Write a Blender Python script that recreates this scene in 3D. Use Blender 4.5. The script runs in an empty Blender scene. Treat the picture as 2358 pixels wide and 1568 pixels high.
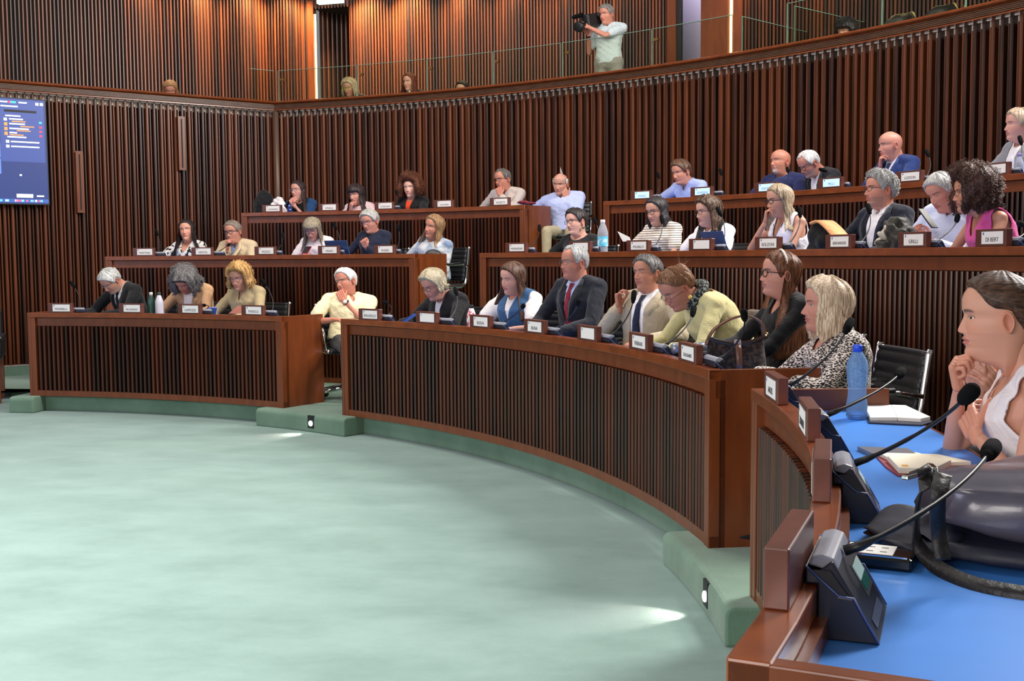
import bpy, bmesh, math, random
import numpy as np
from mathutils import Vector, Matrix
from mathutils.bvhtree import BVHTree
random.seed(7)
R = math.radians
C = bpy.context.scene.collection
SC = bpy.context.scene

# ------------------------------------------------------------------ camera, world, lights, exposure
# the chamber: floor z = 0, curved rows share one centre (CX, CY); the photographer stands at (0, 0)
FPX = 2588.0; PIT = 0.0753; ROLL = -0.008; CZ = 1.42
CX, CY = -5.573, 4.102
R1, R2, R3, R4 = 6.45, 8.14, 9.83, 12.53      # R4 is measured from the gallery's own centre
BENCH_C = (-5.573, 4.102); GAL_C = (-6.718, 3.571)
def centre(c):
    global CX, CY
    CX, CY = c
P1 = 0.147; LED = 0.78
P2 = P1 + 0.52; P3 = P2 + 0.515
Z1, Z2, Z3 = P1 + LED, P2 + LED, P3 + LED
ZG = 3.55          # top of the gallery rail
GF = 2.68          # gallery floor

cam_data = bpy.data.cameras.new('camera')
cam = bpy.data.objects.new('camera', cam_data); C.objects.link(cam)
cam_data.sensor_width = 36; cam_data.lens = FPX / 2358 * 36
cam_data.clip_start = 0.05; cam_data.clip_end = 100
_f = Vector((0, math.cos(PIT), -math.sin(PIT))); _u = Vector((0, math.sin(PIT), math.cos(PIT))); _x = Vector((1, 0, 0))
_r = _x * math.cos(ROLL) + _u * math.sin(ROLL); _up = -_x * math.sin(ROLL) + _u * math.cos(ROLL)
m = Matrix((_r, _up, -_f)).transposed().to_4x4(); m.translation = (0, 0, CZ)
cam.matrix_world = m
SC.camera = cam

SC.view_settings.view_transform = 'Standard'
SC.view_settings.look = 'None'
SC.view_settings.exposure = 0.0
SC.view_settings.gamma = 1
SC.view_settings.use_curve_mapping = False

w = bpy.data.worlds.new('world'); SC.world = w; w.use_nodes = True
w.node_tree.nodes['Background'].inputs[0].default_value = (1.0, 0.96, 0.93, 1)
w.node_tree.nodes['Background'].inputs[1].default_value = 0.22

def area(name, loc, target, size, sy, power, color):
    l = bpy.data.lights.new(name, 'AREA'); l.shape = 'RECTANGLE'; l.size = size; l.size_y = sy
    l.energy = power; l.color = color
    o = bpy.data.objects.new(name, l); C.objects.link(o); o.location = loc
    o.rotation_euler = (Vector(target) - Vector(loc)).to_track_quat('-Z', 'Y').to_euler()
    return o
# ceiling lights over the well of the chamber, in front of and above the benches; plus one added front fill
area('ceiling_light_field', (6.2, 7.6, 6.4), (-3.2, 4.2, 0), 2.6, 4.5, 1650, (1.0, 0.97, 0.93))
area('front_fill_light', (-4.5, -3.2, 2.7), (0.6, 9.0, 1.5), 6.0, 1.8, 400, (1.0, 0.95, 0.90))  # added low fill behind the camera, brightens faces and mostly spares the floor
area('ceiling_light_field', (-2.0, 8.4, 6.7), (-0.5, 12.0, 1.2), 6.0, 2.5, 400, (1.0, 0.93, 0.84))
cl = area('ceiling_light_field', (-5.0, 3.2, 6.6), (-5.0, 3.21, 0), 3.0, 3.0, 390, (1.0, 0.98, 0.95)); cl.data.spread = R(95)
# tall window on the left hand side of the hall, beyond the frame
area('window_daylight', (-9.5, 3.0, 3.4), (1.5, 8.5, 1.2), 3.5, 2.6, 200, (0.70, 0.72, 1.0))

# ------------------------------------------------------------------ materials
MATS = {}
def new_mat(name):
    mt = bpy.data.materials.new(name); mt.use_nodes = True
    nt = mt.node_tree; b = nt.nodes['Principled BSDF']
    MATS[name] = mt
    return mt, nt, b
def srgb(r, g, b):
    f = lambda c: (c / 255 / 12.92) if c <= 10 else ((c / 255 + 0.055) / 1.055) ** 2.4
    return (f(r), f(g), f(b), 1)
def plain(name, col, rough=0.6, metal=0.0, spec=0.5, noise=0.0, nscale=30, bump=0.0, coat=0.0, emit=None, estr=0):
    if name in MATS: return MATS[name]
    mt, nt, b = new_mat(name)
    b.inputs['Base Color'].default_value = col
    b.inputs['Roughness'].default_value = rough
    b.inputs['Metallic'].default_value = metal
    b.inputs['Specular IOR Level'].default_value = spec
    b.inputs['Coat Weight'].default_value = coat
    if noise or bump:
        tc = nt.nodes.new('ShaderNodeTexCoord'); n = nt.nodes.new('ShaderNodeTexNoise')
        n.inputs['Scale'].default_value = nscale; n.inputs['Detail'].default_value = 4
        nt.links.new(tc.outputs['Object'], n.inputs['Vector'])
        if noise:
            mx = nt.nodes.new('ShaderNodeMix'); mx.data_type = 'RGBA'
            mx.inputs['A'].default_value = tuple(c * (1 - noise) for c in col[:3]) + (1,)
            mx.inputs['B'].default_value = tuple(min(1, c * (1 + noise)) for c in col[:3]) + (1,)
            nt.links.new(n.outputs['Fac'], mx.inputs['Factor']); nt.links.new(mx.outputs['Result'], b.inputs['Base Color'])
        if bump:
            bp = nt.nodes.new('ShaderNodeBump'); bp.inputs['Strength'].default_value = bump; bp.inputs['Distance'].default_value = 0.01
            nt.links.new(n.outputs['Fac'], bp.inputs['Height']); nt.links.new(bp.outputs['Normal'], b.inputs['Normal'])
    if emit:
        b.inputs['Emission Color'].default_value = emit; b.inputs['Emission Strength'].default_value = estr
    return mt
def wood(name, dark, light, rough=0.35, grain=(14, 14, 1.2), island=0.5, coat=0.15):
    mt, nt, b = new_mat(name); N = nt.nodes; L = nt.links
    tc = N.new('ShaderNodeTexCoord'); mp = N.new('ShaderNodeMapping'); mp.inputs['Scale'].default_value = grain
    n = N.new('ShaderNodeTexNoise'); n.inputs['Scale'].default_value = 3; n.inputs['Detail'].default_value = 6; n.inputs['Roughness'].default_value = 0.6
    L.new(tc.outputs['Object'], mp.inputs['Vector']); L.new(mp.outputs['Vector'], n.inputs['Vector'])
    g = N.new('ShaderNodeNewGeometry')
    ad = N.new('ShaderNodeMath'); ad.operation = 'MULTIPLY_ADD'; ad.inputs[1].default_value = island; ad.inputs[2].default_value = -island / 2
    L.new(g.outputs['Random Per Island'], ad.inputs[0])
    ad2 = N.new('ShaderNodeMath'); ad2.operation = 'ADD'; L.new(ad.outputs[0], ad2.inputs[0]); L.new(n.outputs['Fac'], ad2.inputs[1])
    cr = N.new('ShaderNodeValToRGB'); cr.color_ramp.elements[0].position = 0.25; cr.color_ramp.elements[1].position = 0.78
    cr.color_ramp.elements[0].color = dark; cr.color_ramp.elements[1].color = light
    L.new(ad2.outputs[0], cr.inputs['Fac']); L.new(cr.outputs['Color'], b.inputs['Base Color'])
    b.inputs['Roughness'].default_value = rough; b.inputs['Coat Weight'].default_value = coat; b.inputs['Coat Roughness'].default_value = 0.25
    return mt
WOOD = wood('mahogany_panel', srgb(96, 44, 17), srgb(126, 62, 26), 0.34, (5, 5, 1.0), 0.12)
CAP = wood('mahogany_cap', srgb(106, 48, 18), srgb(144, 72, 30), 0.24, (3, 3, 6), 0.1, 0.5)
SLAT = wood('mahogany_slat', srgb(36, 15, 7), srgb(84, 38, 18), 0.30, (18, 18, 0.8), 0.6)
WSLAT = wood('wall_slat_wood', srgb(42, 19, 9), srgb(108, 54, 26), 0.36, (14, 14, 0.5), 0.55)
BACKING = plain('dark_backing_wood', srgb(26, 12, 7), 0.7)
def carpet(name, dark, light):
    mt, nt, b = new_mat(name); N = nt.nodes; L = nt.links
    tc = N.new('ShaderNodeTexCoord')
    n1 = N.new('ShaderNodeTexNoise'); n1.inputs['Scale'].default_value = 1.6; n1.inputs['Detail'].default_value = 8; n1.inputs['Roughness'].default_value = 0.65
    mp = N.new('ShaderNodeMapping'); mp.inputs['Scale'].default_value = (1, 1.7, 1); mp.inputs['Rotation'].default_value = (0, 0, 0.5)
    L.new(tc.outputs['Object'], mp.inputs['Vector']); L.new(mp.outputs['Vector'], n1.inputs['Vector'])
    n2 = N.new('ShaderNodeTexNoise'); n2.inputs['Scale'].default_value = 260; n2.inputs['Detail'].default_value = 2
    L.new(tc.outputs['Object'], n2.inputs['Vector'])
    cr = N.new('ShaderNodeValToRGB'); cr.color_ramp.elements[0].position = 0.34; cr.color_ramp.elements[1].position = 0.62
    cr.color_ramp.elements[0].color = dark; cr.color_ramp.elements[1].color = light
    L.new(n1.outputs['Fac'], cr.inputs['Fac'])
    mx = N.new('ShaderNodeMix'); mx.data_type = 'RGBA'; mx.blend_type = 'MULTIPLY'; mx.inputs['Factor'].default_value = 0.3
    L.new(cr.outputs['Color'], mx.inputs['A']); L.new(n2.outputs['Fac'], mx.inputs['B']); L.new(mx.outputs['Result'], b.inputs['Base Color'])
    bp = N.new('ShaderNodeBump'); bp.inputs['Strength'].default_value = 0.5; bp.inputs['Distance'].default_value = 0.004
    L.new(n2.outputs['Fac'], bp.inputs['Height']); L.new(bp.outputs['Normal'], b.inputs['Normal'])
    b.inputs['Roughness'].default_value = 0.95; b.inputs['Specular IOR Level'].default_value = 0.1
    b.inputs['Sheen Weight'].default_value = 0.25; b.inputs['Sheen Roughness'].default_value = 0.5
    return mt
CARPET = carpet('green_carpet', srgb(122, 152, 143), srgb(141, 170, 162))
CARPET2 = carpet('green_step_carpet', srgb(104, 134, 114), srgb(124, 154, 134))
BLACK = plain('black_plastic', srgb(22, 22, 25), 0.45)
RUBBER = plain('black_foam', srgb(14, 14, 16), 0.9, spec=0.1, noise=0.3, nscale=400, bump=0.3)
CHROME = plain('chrome', srgb(225, 225, 225), 0.08, 1.0)
LEATHER = plain('black_leather', srgb(24, 25, 29), 0.42, noise=0.2, nscale=60, bump=0.15)
NAVY = plain('dark_navy_plastic', srgb(28, 31, 46), 0.38)
BLUETOP = plain('blue_linoleum', srgb(72, 142, 232), 0.36, noise=0.05, nscale=8)
PAPER = plain('white_paper', srgb(246, 244, 240), 0.7)
CREAM = plain('warm_white_strip', srgb(244, 226, 208), 0.6)

# ------------------------------------------------------------------ mesh helpers
ORG = {}
def tag(o, label=None, cat=None, group=None, kind=None):
    if label: o['label'] = label
    if cat: o['category'] = cat
    if group: o['group'] = group
    if kind: o['kind'] = kind
    return o
def empty(name, loc=(0, 0, 0), rz=0, label=None, cat=None, group=None, rot=None):
    o = bpy.data.objects.new(name, None); C.objects.link(o); o.empty_display_size = 0.1
    o.location = loc; o.rotation_euler = rot or (0, 0, rz)
    ORG[o.name] = Vector(loc)
    return tag(o, label, cat, group)
def copy_tree(o, parent=None):
    c = o.copy(); C.objects.link(c); c.parent = parent
    for ch in list(o.children): copy_tree(ch, c)
    return c
class MB:
    def __init__(s): s.v = []; s.f = []; s.mi = []; s.sm = []
    def add(s, vs, fs, mi=0, smooth=False):
        n = len(s.v); s.v.extend([tuple(map(float, p)) for p in vs])
        for f in fs: s.f.append(tuple(n + i for i in f)); s.mi.append(mi); s.sm.append(smooth)
        return s
    def box(s, c, d, rz=0, mi=0, bev=0, M=None):
        x, y, z = d[0] / 2, d[1] / 2, d[2] / 2
        if bev > 0:
            vs = []; b = bev
            for sz in (-1, 1):
                for (ix, iy, iz) in ((1, 1, 0), (0, 0, 1)) if sz < 0 else ((1, 1, 0), (0, 0, 1)): pass
            bm = bmesh.new(); bmesh.ops.create_cube(bm, size=1)
            for v in bm.verts: v.co = Vector((v.co.x * d[0], v.co.y * d[1], v.co.z * d[2]))
            bmesh.ops.bevel(bm, geom=list(bm.edges), offset=b, segments=2, affect='EDGES', profile=0.5)
            bm.verts.index_update(); vs = [v.co.copy() for v in bm.verts]; fs = [[v.index for v in f.verts] for f in bm.faces]; bm.free()
        else:
            vs = [Vector((a * x, b_ * y, c_ * z)) for a in (-1, 1) for b_ in (-1, 1) for c_ in (-1, 1)]
            fs = [(0, 1, 3, 2), (4, 6, 7, 5), (0, 4, 5, 1), (2, 3, 7, 6), (0, 2, 6, 4), (1, 5, 7, 3)]
        if M is not None: vs = [M @ v for v in vs]
        else:
            r = Matrix.Rotation(rz, 3, 'Z'); vs = [r @ v + Vector(c) for v in vs]
        return s.add(vs, fs, mi)
    def arc(s, r0, r1, a0, a1, z0, z1, n=None, mi=0, smooth=False):
        # curved box round the chamber centre
        n = n or max(1, int(abs(a1 - a0) / 1.5) + 1); vs = []; fs = []
        for i in range(n + 1):
            a = R(a0 + (a1 - a0) * i / n); c, q = math.cos(a), math.sin(a)
            for (r, z) in ((r0, z0), (r1, z0), (r1, z1), (r0, z1)): vs.append((CX + r * c, CY + r * q, z))
        for i in range(n):
            for k in range(4): fs.append((4 * i + k, 4 * i + (k + 1) % 4, 4 * i + 4 + (k + 1) % 4, 4 * i + 4 + k))
        fs.append((3, 2, 1, 0)); fs.append((4 * n, 4 * n + 1, 4 * n + 2, 4 * n + 3))
        return s.add(vs, fs, mi, smooth)
    def prism(s, poly, z0, z1, mi=0):
        n = len(poly); vs = [(p[0], p[1], z0) for p in poly] + [(p[0], p[1], z1) for p in poly]
        fs = [tuple(range(n))[::-1], tuple(range(n, 2 * n))] + [(i, (i + 1) % n, n + (i + 1) % n, n + i) for i in range(n)]
        return s.add(vs, fs, mi)
    def tube(s, pts, rad, n=10, mi=0, caps=True, flat=1.0):
        pts = [Vector(p) for p in pts]; m_ = len(pts)
        if not hasattr(rad, '__len__'): rad = [rad] * m_
        vs = []; fs = []; up = None
        for i, p in enumerate(pts):
            t = (pts[min(i + 1, m_ - 1)] - pts[max(i - 1, 0)]).normalized()
            if up is None:
                up = Vector((0, 0, 1)) if abs(t.z) < 0.9 else Vector((0, 1, 0))
            up = (up - t * up.dot(t)).normalized(); b = t.cross(up)
            for k in range(n):
                a = 2 * math.pi * k / n; vs.append(p + (up * math.cos(a) * flat + b * math.sin(a)) * rad[i])
        for i in range(m_ - 1):
            for k in range(n): fs.append((i * n + k, i * n + (k + 1) % n, (i + 1) * n + (k + 1) % n, (i + 1) * n + k))
        if caps: fs.append(tuple(range(n))[::-1]); fs.append(tuple(range((m_ - 1) * n, m_ * n)))
        return s.add(vs, fs, mi, True)
    def lathe(s, prof, c=(0, 0, 0), n=24, mi=0, M=None, caps=True):
        vs = []; fs = []; m_ = len(prof)
        for (r, z) in prof:
            for k in range(n):
                a = 2 * math.pi * k / n; p = Vector((r * math.cos(a), r * math.sin(a), z))
                vs.append(M @ p if M is not None else p + Vector(c))
        for i in range(m_ - 1):
            for k in range(n): fs.append((i * n + k, i * n + (k + 1) % n, (i + 1) * n + (k + 1) % n, (i + 1) * n + k))
        if caps: fs.append(tuple(range(n))[::-1]); fs.append(tuple(range((m_ - 1) * n, m_ * n)))
        return s.add(vs, fs, mi, True)
    def ellipsoid(s, c, r, M=None, nu=16, nv=10, mi=0):
        vs = []; fs = []
        for j in range(nv + 1):
            th = math.pi * j / nv
            for i in range(nu):
                ph = 2 * math.pi * i / nu
                p = Vector((r[0] * math.sin(th) * math.cos(ph), r[1] * math.sin(th) * math.sin(ph), r[2] * math.cos(th)))
                if M is not None: p = M @ p
                vs.append(p + Vector(c))
        for j in range(nv):
            for i in range(nu): fs.append((j * nu + i, (j + 1) * nu + i, (j + 1) * nu + (i + 1) % nu, j * nu + (i + 1) % nu))
        return s.add(vs, fs, mi, True)
    def grid(s, rows, closed=False, mi=0, smooth=True):
        n = len(rows[0]); fs = []; vs = [p for r_ in rows for p in r_]
        for i in range(len(rows) - 1):
            for k in range(n if closed else n - 1): fs.append((i * n + k, i * n + (k + 1) % n, (i + 1) * n + (k + 1) % n, (i + 1) * n + k))
        return s.add(vs, fs, mi, smooth)
    def mesh(s, name, off=None):
        me = bpy.data.meshes.new(name)
        v = s.v if off is None else [(p[0] - off[0], p[1] - off[1], p[2] - off[2]) for p in s.v]
        me.from_pydata(v, [], s.f); me.validate(); 
        if len(me.polygons) == len(s.f):
            me.polygons.foreach_set('use_smooth', s.sm); me.polygons.foreach_set('material_index', s.mi)
        me.update(); return me
    def build(s, name, mat, parent=None, local=False, bevel=0, **t):
        off = None if (local or parent is None) else ORG.get(parent.name)
        me = s.mesh(name, off)
        bm = bmesh.new(); bm.from_mesh(me); bmesh.ops.recalc_face_normals(bm, faces=bm.faces); bm.to_mesh(me); bm.free()
        o = bpy.data.objects.new(name, me); C.objects.link(o)
        for mm in (mat if isinstance(mat, (list, tuple)) else [mat]): me.materials.append(mm)
        if parent is not None: o.parent = parent; 
        ORG[o.name] = ORG.get(parent.name, Vector((0, 0, 0))) if parent is not None else Vector((0, 0, 0))
        if local: ORG[o.name] = Vector((0, 0, 0))
        if bevel:
            md = o.modifiers.new('bevel', 'BEVEL'); md.width = bevel; md.segments = 2; md.limit_method = 'ANGLE'
        tag(o, t.get('label'), t.get('cat'), t.get('group'), t.get('kind'))
        return o
def pol(r, a, z=0.0): return Vector((CX + r * math.cos(R(a)), CY + r * math.sin(R(a)), z))
def struct(mb, name, mat, **k): return mb.build(name, mat, kind='structure', **k)
# a photo pixel (2358 x 1568) to the point of the place it shows: on a cylinder round the centre, or on a level plane
def ray(px, py):
    x = px - 1179; y = 784 - py; c, s = math.cos(ROLL), math.sin(ROLL)
    x, y = c * x - s * y, s * x + c * y
    return Vector((x, FPX * math.cos(PIT) + y * math.sin(PIT), -FPX * math.sin(PIT) + y * math.cos(PIT))).normalized()
def on_r(px, py, r):
    d = ray(px, py); a = d.x ** 2 + d.y ** 2; b = -2 * (d.x * CX + d.y * CY); c = CX ** 2 + CY ** 2 - r * r
    return d * ((-b + math.sqrt(b * b - 4 * a * c)) / (2 * a)) + Vector((0, 0, CZ))
def on_z(px, py, z):
    d = ray(px, py); return d * ((z - CZ) / d.z) + Vector((0, 0, CZ))
def ang(p): return math.degrees(math.atan2(p.y - CY, p.x - CX))
def rad(p): return math.hypot(p.x - CX, p.y - CY)
# ------------------------------------------------------------------ the room
def slat_poly(mb, p, tdir, ndir, w, d, z0, z1, mi=0, bev=0.25):
    # one vertical slat: p on the backing, tdir along the wall, ndir out of it
    b = w * bev
    prof = [(-w / 2, 0), (-w / 2, d - b), (-w / 2 + b, d), (w / 2 - b, d), (w / 2, d - b), (w / 2, 0)]
    pts = [(p.x + tdir.x * a + ndir.x * c, p.y + tdir.y * a + ndir.y * c) for a, c in prof]
    mb.prism(pts, z0, z1, mi)
def arc_slats(mb, r, a0, a1, z0, z1, pitch, w, d, alt=None, inward=True):
    n = max(1, int(abs(R(a1 - a0)) * r / pitch))
    for i in range(n):
        a = a0 + (a1 - a0) * (i + 0.5) / n; p = pol(r, a)
        nd = (Vector((CX, CY, 0)) - p); nd.z = 0; nd.normalize()
        if not inward: nd = -nd
        td = Vector((-nd.y, nd.x, 0))
        if alt and i % 2: slat_poly(mb, p, td, nd, alt[0], alt[1], z0, z1 - 0.062)
        else: slat_poly(mb, p, td, nd, w, d, z0, z1)
def line_slats(mb, A, B, nd, z0, z1, pitch, w, d, alt=None):
    L_ = (B - A).length; td = (B - A).normalized(); n = int(L_ / pitch)
    for i in range(n):
        p = A + td * (L_ * (i + 0.5) / n)
        if alt and i % 2: slat_poly(mb, p, td, nd, alt[0], alt[1], z0, z1 - 0.062)
        else: slat_poly(mb, p, td, nd, w, d, z0, z1)

# floor of the well and the tiers behind it
fl = MB(); fl.prism([(-14, -2), (8, -2), (8, 20), (-14, 20)], -0.1, 0.0)
struct(fl, 'floor', CARPET)
# tier platforms (each a stepped, carpeted ring segment)
A_END = 81.6
def rounded_step(name, r0, r1, a0, a1, z0, z1, mat, rr=0.03):
    mb = MB(); n = int(abs(a1 - a0) / 1.0) + 2; rows = []
    prof = [(r0, z0), (r0, z1 - rr)] + [(r0 + rr * (1 - math.cos(R(t))), z1 - rr + rr * math.sin(R(t))) for t in (22, 45, 67, 90)] + [(r1, z1), (r1, z0)]
    for i in range(n + 1):
        a = a0 + (a1 - a0) * i / n; rows.append([pol(r, a, z) for r, z in prof])
    mb.grid(rows, closed=True, smooth=False); k = len(prof)
    mb.f.append(tuple(range(k))[::-1]); mb.f.append(tuple(range(n * k, n * k + k))); mb.mi += [0, 0]; mb.sm += [False, False]
    return struct(mb, name, mat, bevel=0.012)
rounded_step('floor_front_tier', R1 + 0.09, R2 + 0.1, -40, A_END, 0.0, P1, CARPET2)
for k, (a0, a1) in enumerate(((48.0, 57.6), (-1.2, 9.0), (79.7, 81.9))):
    rounded_step('floor_step_%d' % (k + 1), R1 - 0.115, R1 + 0.3, a0, a1, 0.0, P1 + 0.002, CARPET2, 0.035)
mb = MB(); mb.arc(R2 + 0.06, R3 + 0.1, -40, 83, 0, P2); struct(mb, 'floor_middle_tier', CARPET2)
mb = MB(); mb.arc(R3 + 0.06, R3 + 2.1, -30, 79.0, 0, P3); struct(mb, 'floor_back_tier', CARPET2)
# stair treads in the aisle between the two blocks
for k in range(2):
    mb = MB(); mb.arc(R2 - 0.56 + 0.28 * k, R2 + 0.08, 49.6, 55.1, 0, P1 + 0.173 * (k + 1)); struct(mb, 'floor_step_%d' % (k + 4), CARPET2)
    mb = MB(); mb.arc(R3 - 0.56 + 0.28 * k, R3 + 0.08, 48.7, 54.2, P2 - 0.01, P2 + 0.17 * (k + 1)); struct(mb, 'floor_step_%d' % (k + 6), CARPET2)

# curved wall below the gallery
centre(GAL_C)
AC = ang(Vector((-3.238, 15.537, 0)))
CORN = pol(R4 + 0.02, AC)
WT = ZG - 0.135
mb = MB(); mb.arc(R4 + 0.09, R4 + 0.2, -25, AC + .05, 0, WT + 0.02, mi=1)
arc_slats(mb, R4 + 0.09, -25, AC - .25, P3, WT, 0.046, 0.034, 0.085, (0.021, 0.055))
struct(mb, 'wall_back', [WSLAT, BACKING])
# straight left wall
LD = Vector((-6.022, 13.472, 0)) - Vector((-3.238, 15.537, 0)); LD.z = 0; LD.normalize()
LN = Vector((-LD.y, LD.x, 0)); 
if LN.dot(Vector((0, 0, 0)) - CORN) < 0: LN = -LN
CORN0 = Vector((CORN.x, CORN.y, 0)); LEND = CORN0 + LD * 9.0
W0 = CORN0 - LN * 0.02 
mb = MB(); 
def slab(mb, A, B, nd, t, z0, z1, mi=0):
    mb.prism([(A.x, A.y), (B.x, B.y), (B.x + nd.x * t, B.y + nd.y * t), (A.x + nd.x * t, A.y + nd.y * t)], z0, z1, mi)
slab(mb, W0 - LN * 0.09, LEND - LN * 0.11, -LN, 0.1, 0, WT + 0.02, 1)
line_slats(mb, W0 - LN * 0.07, LEND - LN * 0.09, LN, 0.145, WT, 0.046, 0.034, 0.085, (0.021, 0.055))
struct(mb, 'wall_left', [WSLAT, BACKING])
mb = MB(); slab(mb, W0 - LN * 0.1, LEND - LN * 0.1, LN, 0.115, 0, 0.135, 0); slab(mb, W0 - LN * 0.1, LEND - LN * 0.1, LN, 0.12, 0.135, 0.147, 1)
struct(mb, 'baseboard_left', [CARPET2, plain('grey_edge_strip', srgb(168, 160, 160), 0.5)])
# low carpeted corridor platform at the left, with its riser
mb = MB()
pa = Vector((-9.5, 12.25, 0)); pb = Vector((-4.3, 11.55, 0))
mb.prism([(pa.x, pa.y), (pb.x, pb.y), (pol(R3, 82).x, pol(R3, 82).y), (LEND.x, LEND.y)], 0, 0.072)
struct(mb, 'floor_corridor', CARPET2, bevel=0.02)

# gallery: rail (cap, ribbed fascia), pale slat-top strip, floor, rear wall
def rail_profile():
    # (offset towards the hall, z) outer profile
    z = ZG
    pr = [(0.20, z - 0.005), (0.20, z), (-0.06, z), (-0.080, z - 0.006), (-0.090, z - 0.016), (-0.085, z - 0.030), (-0.055, z - 0.038), (-0.04, z - 0.046)]
    zz = z - 0.048
    for k in range(4):
        pr += [(-0.045, zz), (-0.045, zz - 0.009), (-0.03, zz - 0.010), (-0.03, zz - 0.014)]; zz -= 0.0155
    pr += [(-0.045, zz), (-0.06, zz - 0.006), (-0.06, zz - 0.019), (0.02, zz - 0.022), (0.20, zz - 0.022)]
    return pr
RP = rail_profile(); RM = [0] * len(RP)
RIBS = wood('bronze_rib_wood', srgb(70, 42, 24), srgb(108, 68, 40), 0.4, (3, 3, 8), 0.05)
def rail_mesh(mb, frames):
    rows = [[Vector((p.x - n_.x * o_, p.y - n_.y * o_, z)) for (o_, z) in RP] for p, n_ in frames]
    k = len(RP); base = len(mb.v); fs = []; vs = [p for r_ in rows for p in r_]
    mb.add(vs, [], 0)
    for i in range(len(rows) - 1):
        for j in range(k):
            jj = (j + 1) % k; f = (base + i * k + j, base + i * k + jj, base + (i + 1) * k + jj, base + (i + 1) * k + j)
            mb.f.append(f); mb.mi.append(1 if 8 <= j <= 23 else 0); mb.sm.append(False)
    mb.f.append(tuple(base + q for q in range(k))); mb.mi.append(0); mb.sm.append(False)
    mb.f.append(tuple(base + (len(rows) - 1) * k + q for q in range(k))); mb.mi.append(0); mb.sm.append(False)
CORNM = (LN + (Vector((CX, CY, 0)) - CORN0).normalized()).normalized()
frames = []
for i in range(70):
    a = -25 + (AC + 25) * i / 69; p = pol(R4, a); nn = (Vector((CX, CY, 0)) - p).normalized()
    if i == 69: nn = CORNM * (1 / max(0.6, CORNM.dot(nn)))
    frames.append((p, nn))
mb = MB(); rail_mesh(mb, frames); struct(mb, 'trim_gallery_rail_back', [CAP, RIBS])
mb = MB(); rail_mesh(mb, [(CORN0, CORNM * (1 / CORNM.dot(LN))), (LEND, LN)]); struct(mb, 'trim_gallery_rail_left', [CAP, RIBS])
# pale strip behind the slat tops
mb = MB(); mb.arc(R4 + 0.025, R4 + 0.033, -25, AC - .1, WT - 0.008, WT + 0.006); mb.arc(R4 + 0.07, R4 + 0.092, -25, AC - .1, WT - 0.075, WT + 0.006); struct(mb, 'trim_strip_back', CREAM)
mb = MB(); slab(mb, W0 - LN * 0.0, LEND - LN * 0.01, LN, 0.008, WT - 0.008, WT + 0.006); slab(mb, W0 - LN * 0.07, LEND - LN * 0.085, LN, 0.02, WT - 0.075, WT + 0.006); struct(mb, 'trim_strip_left', CREAM)
# metal corner post
mb = MB(); cp = CORN0 + CORNM * 0.05; mb.lathe([(0.035, P3), (0.035, WT)], (cp.x, cp.y, 0), 12); struct(mb, 'trim_corner_post', plain('brown_metal_post', srgb(112, 88, 74), 0.45, 0.3))
# gallery floor and parapet inner side
GR = R4 + 1.95
mb = MB(); mb.arc(R4 + 0.1, GR + 0.2, -25, AC + .3, GF - 0.12, GF); struct(mb, 'floor_gallery_back', CARPET2)
mb = MB(); slab(mb, CORN0 - LN * 0.15, LEND - LN * 0.15, -LN, 2.2, GF - 0.12, GF); struct(mb, 'floor_gallery_left', CARPET2)
mb = MB(); mb.arc(R4 + 0.12, R4 + 0.19, -25, AC, GF, ZG - 0.01); struct(mb, 'wall_parapet_back', WOOD)
mb = MB(); slab(mb, CORN0 - LN * 0.12, LEND - LN * 0.12, -LN, 0.07, GF, ZG - 0.01); struct(mb, 'wall_parapet_left', WOOD)
# ------------------------------------------------------------------ gallery rear wall, doorway, glazing
ZT = 6.0
def GA(px, py=150, r=None): return ang(on_r(px, py, r or GR))
LW0 = CORN0 - LN * 1.59
# upper corner: where the curved rear wall meets the straight one
UC = on_r(699, 150, GR); UC.z = 0; AU = ang(UC); A1, A2_ = GA(722, 150), GA(808, 100); B1, B2_ = GA(1556), GA(1690); UL = UC + LD * 9.5
mb = MB(); slab(mb, UC, UL, -LN, 0.1, GF, ZT, 1); line_slats(mb, UC, UL, LN, GF, ZT, 0.050, 0.028, 0.04)
struct(mb, 'wall_gallery_left', [WSLAT, BACKING])
mb = MB()
DT = on_r(808, 12, GR).z
for a0, a1, z0 in ((A1, AU, GF), (B1, A2_, GF), (-10, B2_, GF), (A2_, A1, DT), (B1, B2_, 5.6)):
    if z0 == GF: mb.arc(GR, GR + 0.1, a0, a1, z0, ZT, mi=1); arc_slats(mb, GR, a0, a1, z0, ZT, 0.050, 0.028, 0.04)
    else: mb.arc(GR - 0.03, GR + 0.1, min(a0, a1), max(a0, a1), z0, ZT, mi=0)
arc_slats(mb, GR - 0.03, A2_, A1, DT - 0.03, ZT, 0.050, 0.028, 0.03)
struct(mb, 'wall_gallery_back', [WSLAT, BACKING])
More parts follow.
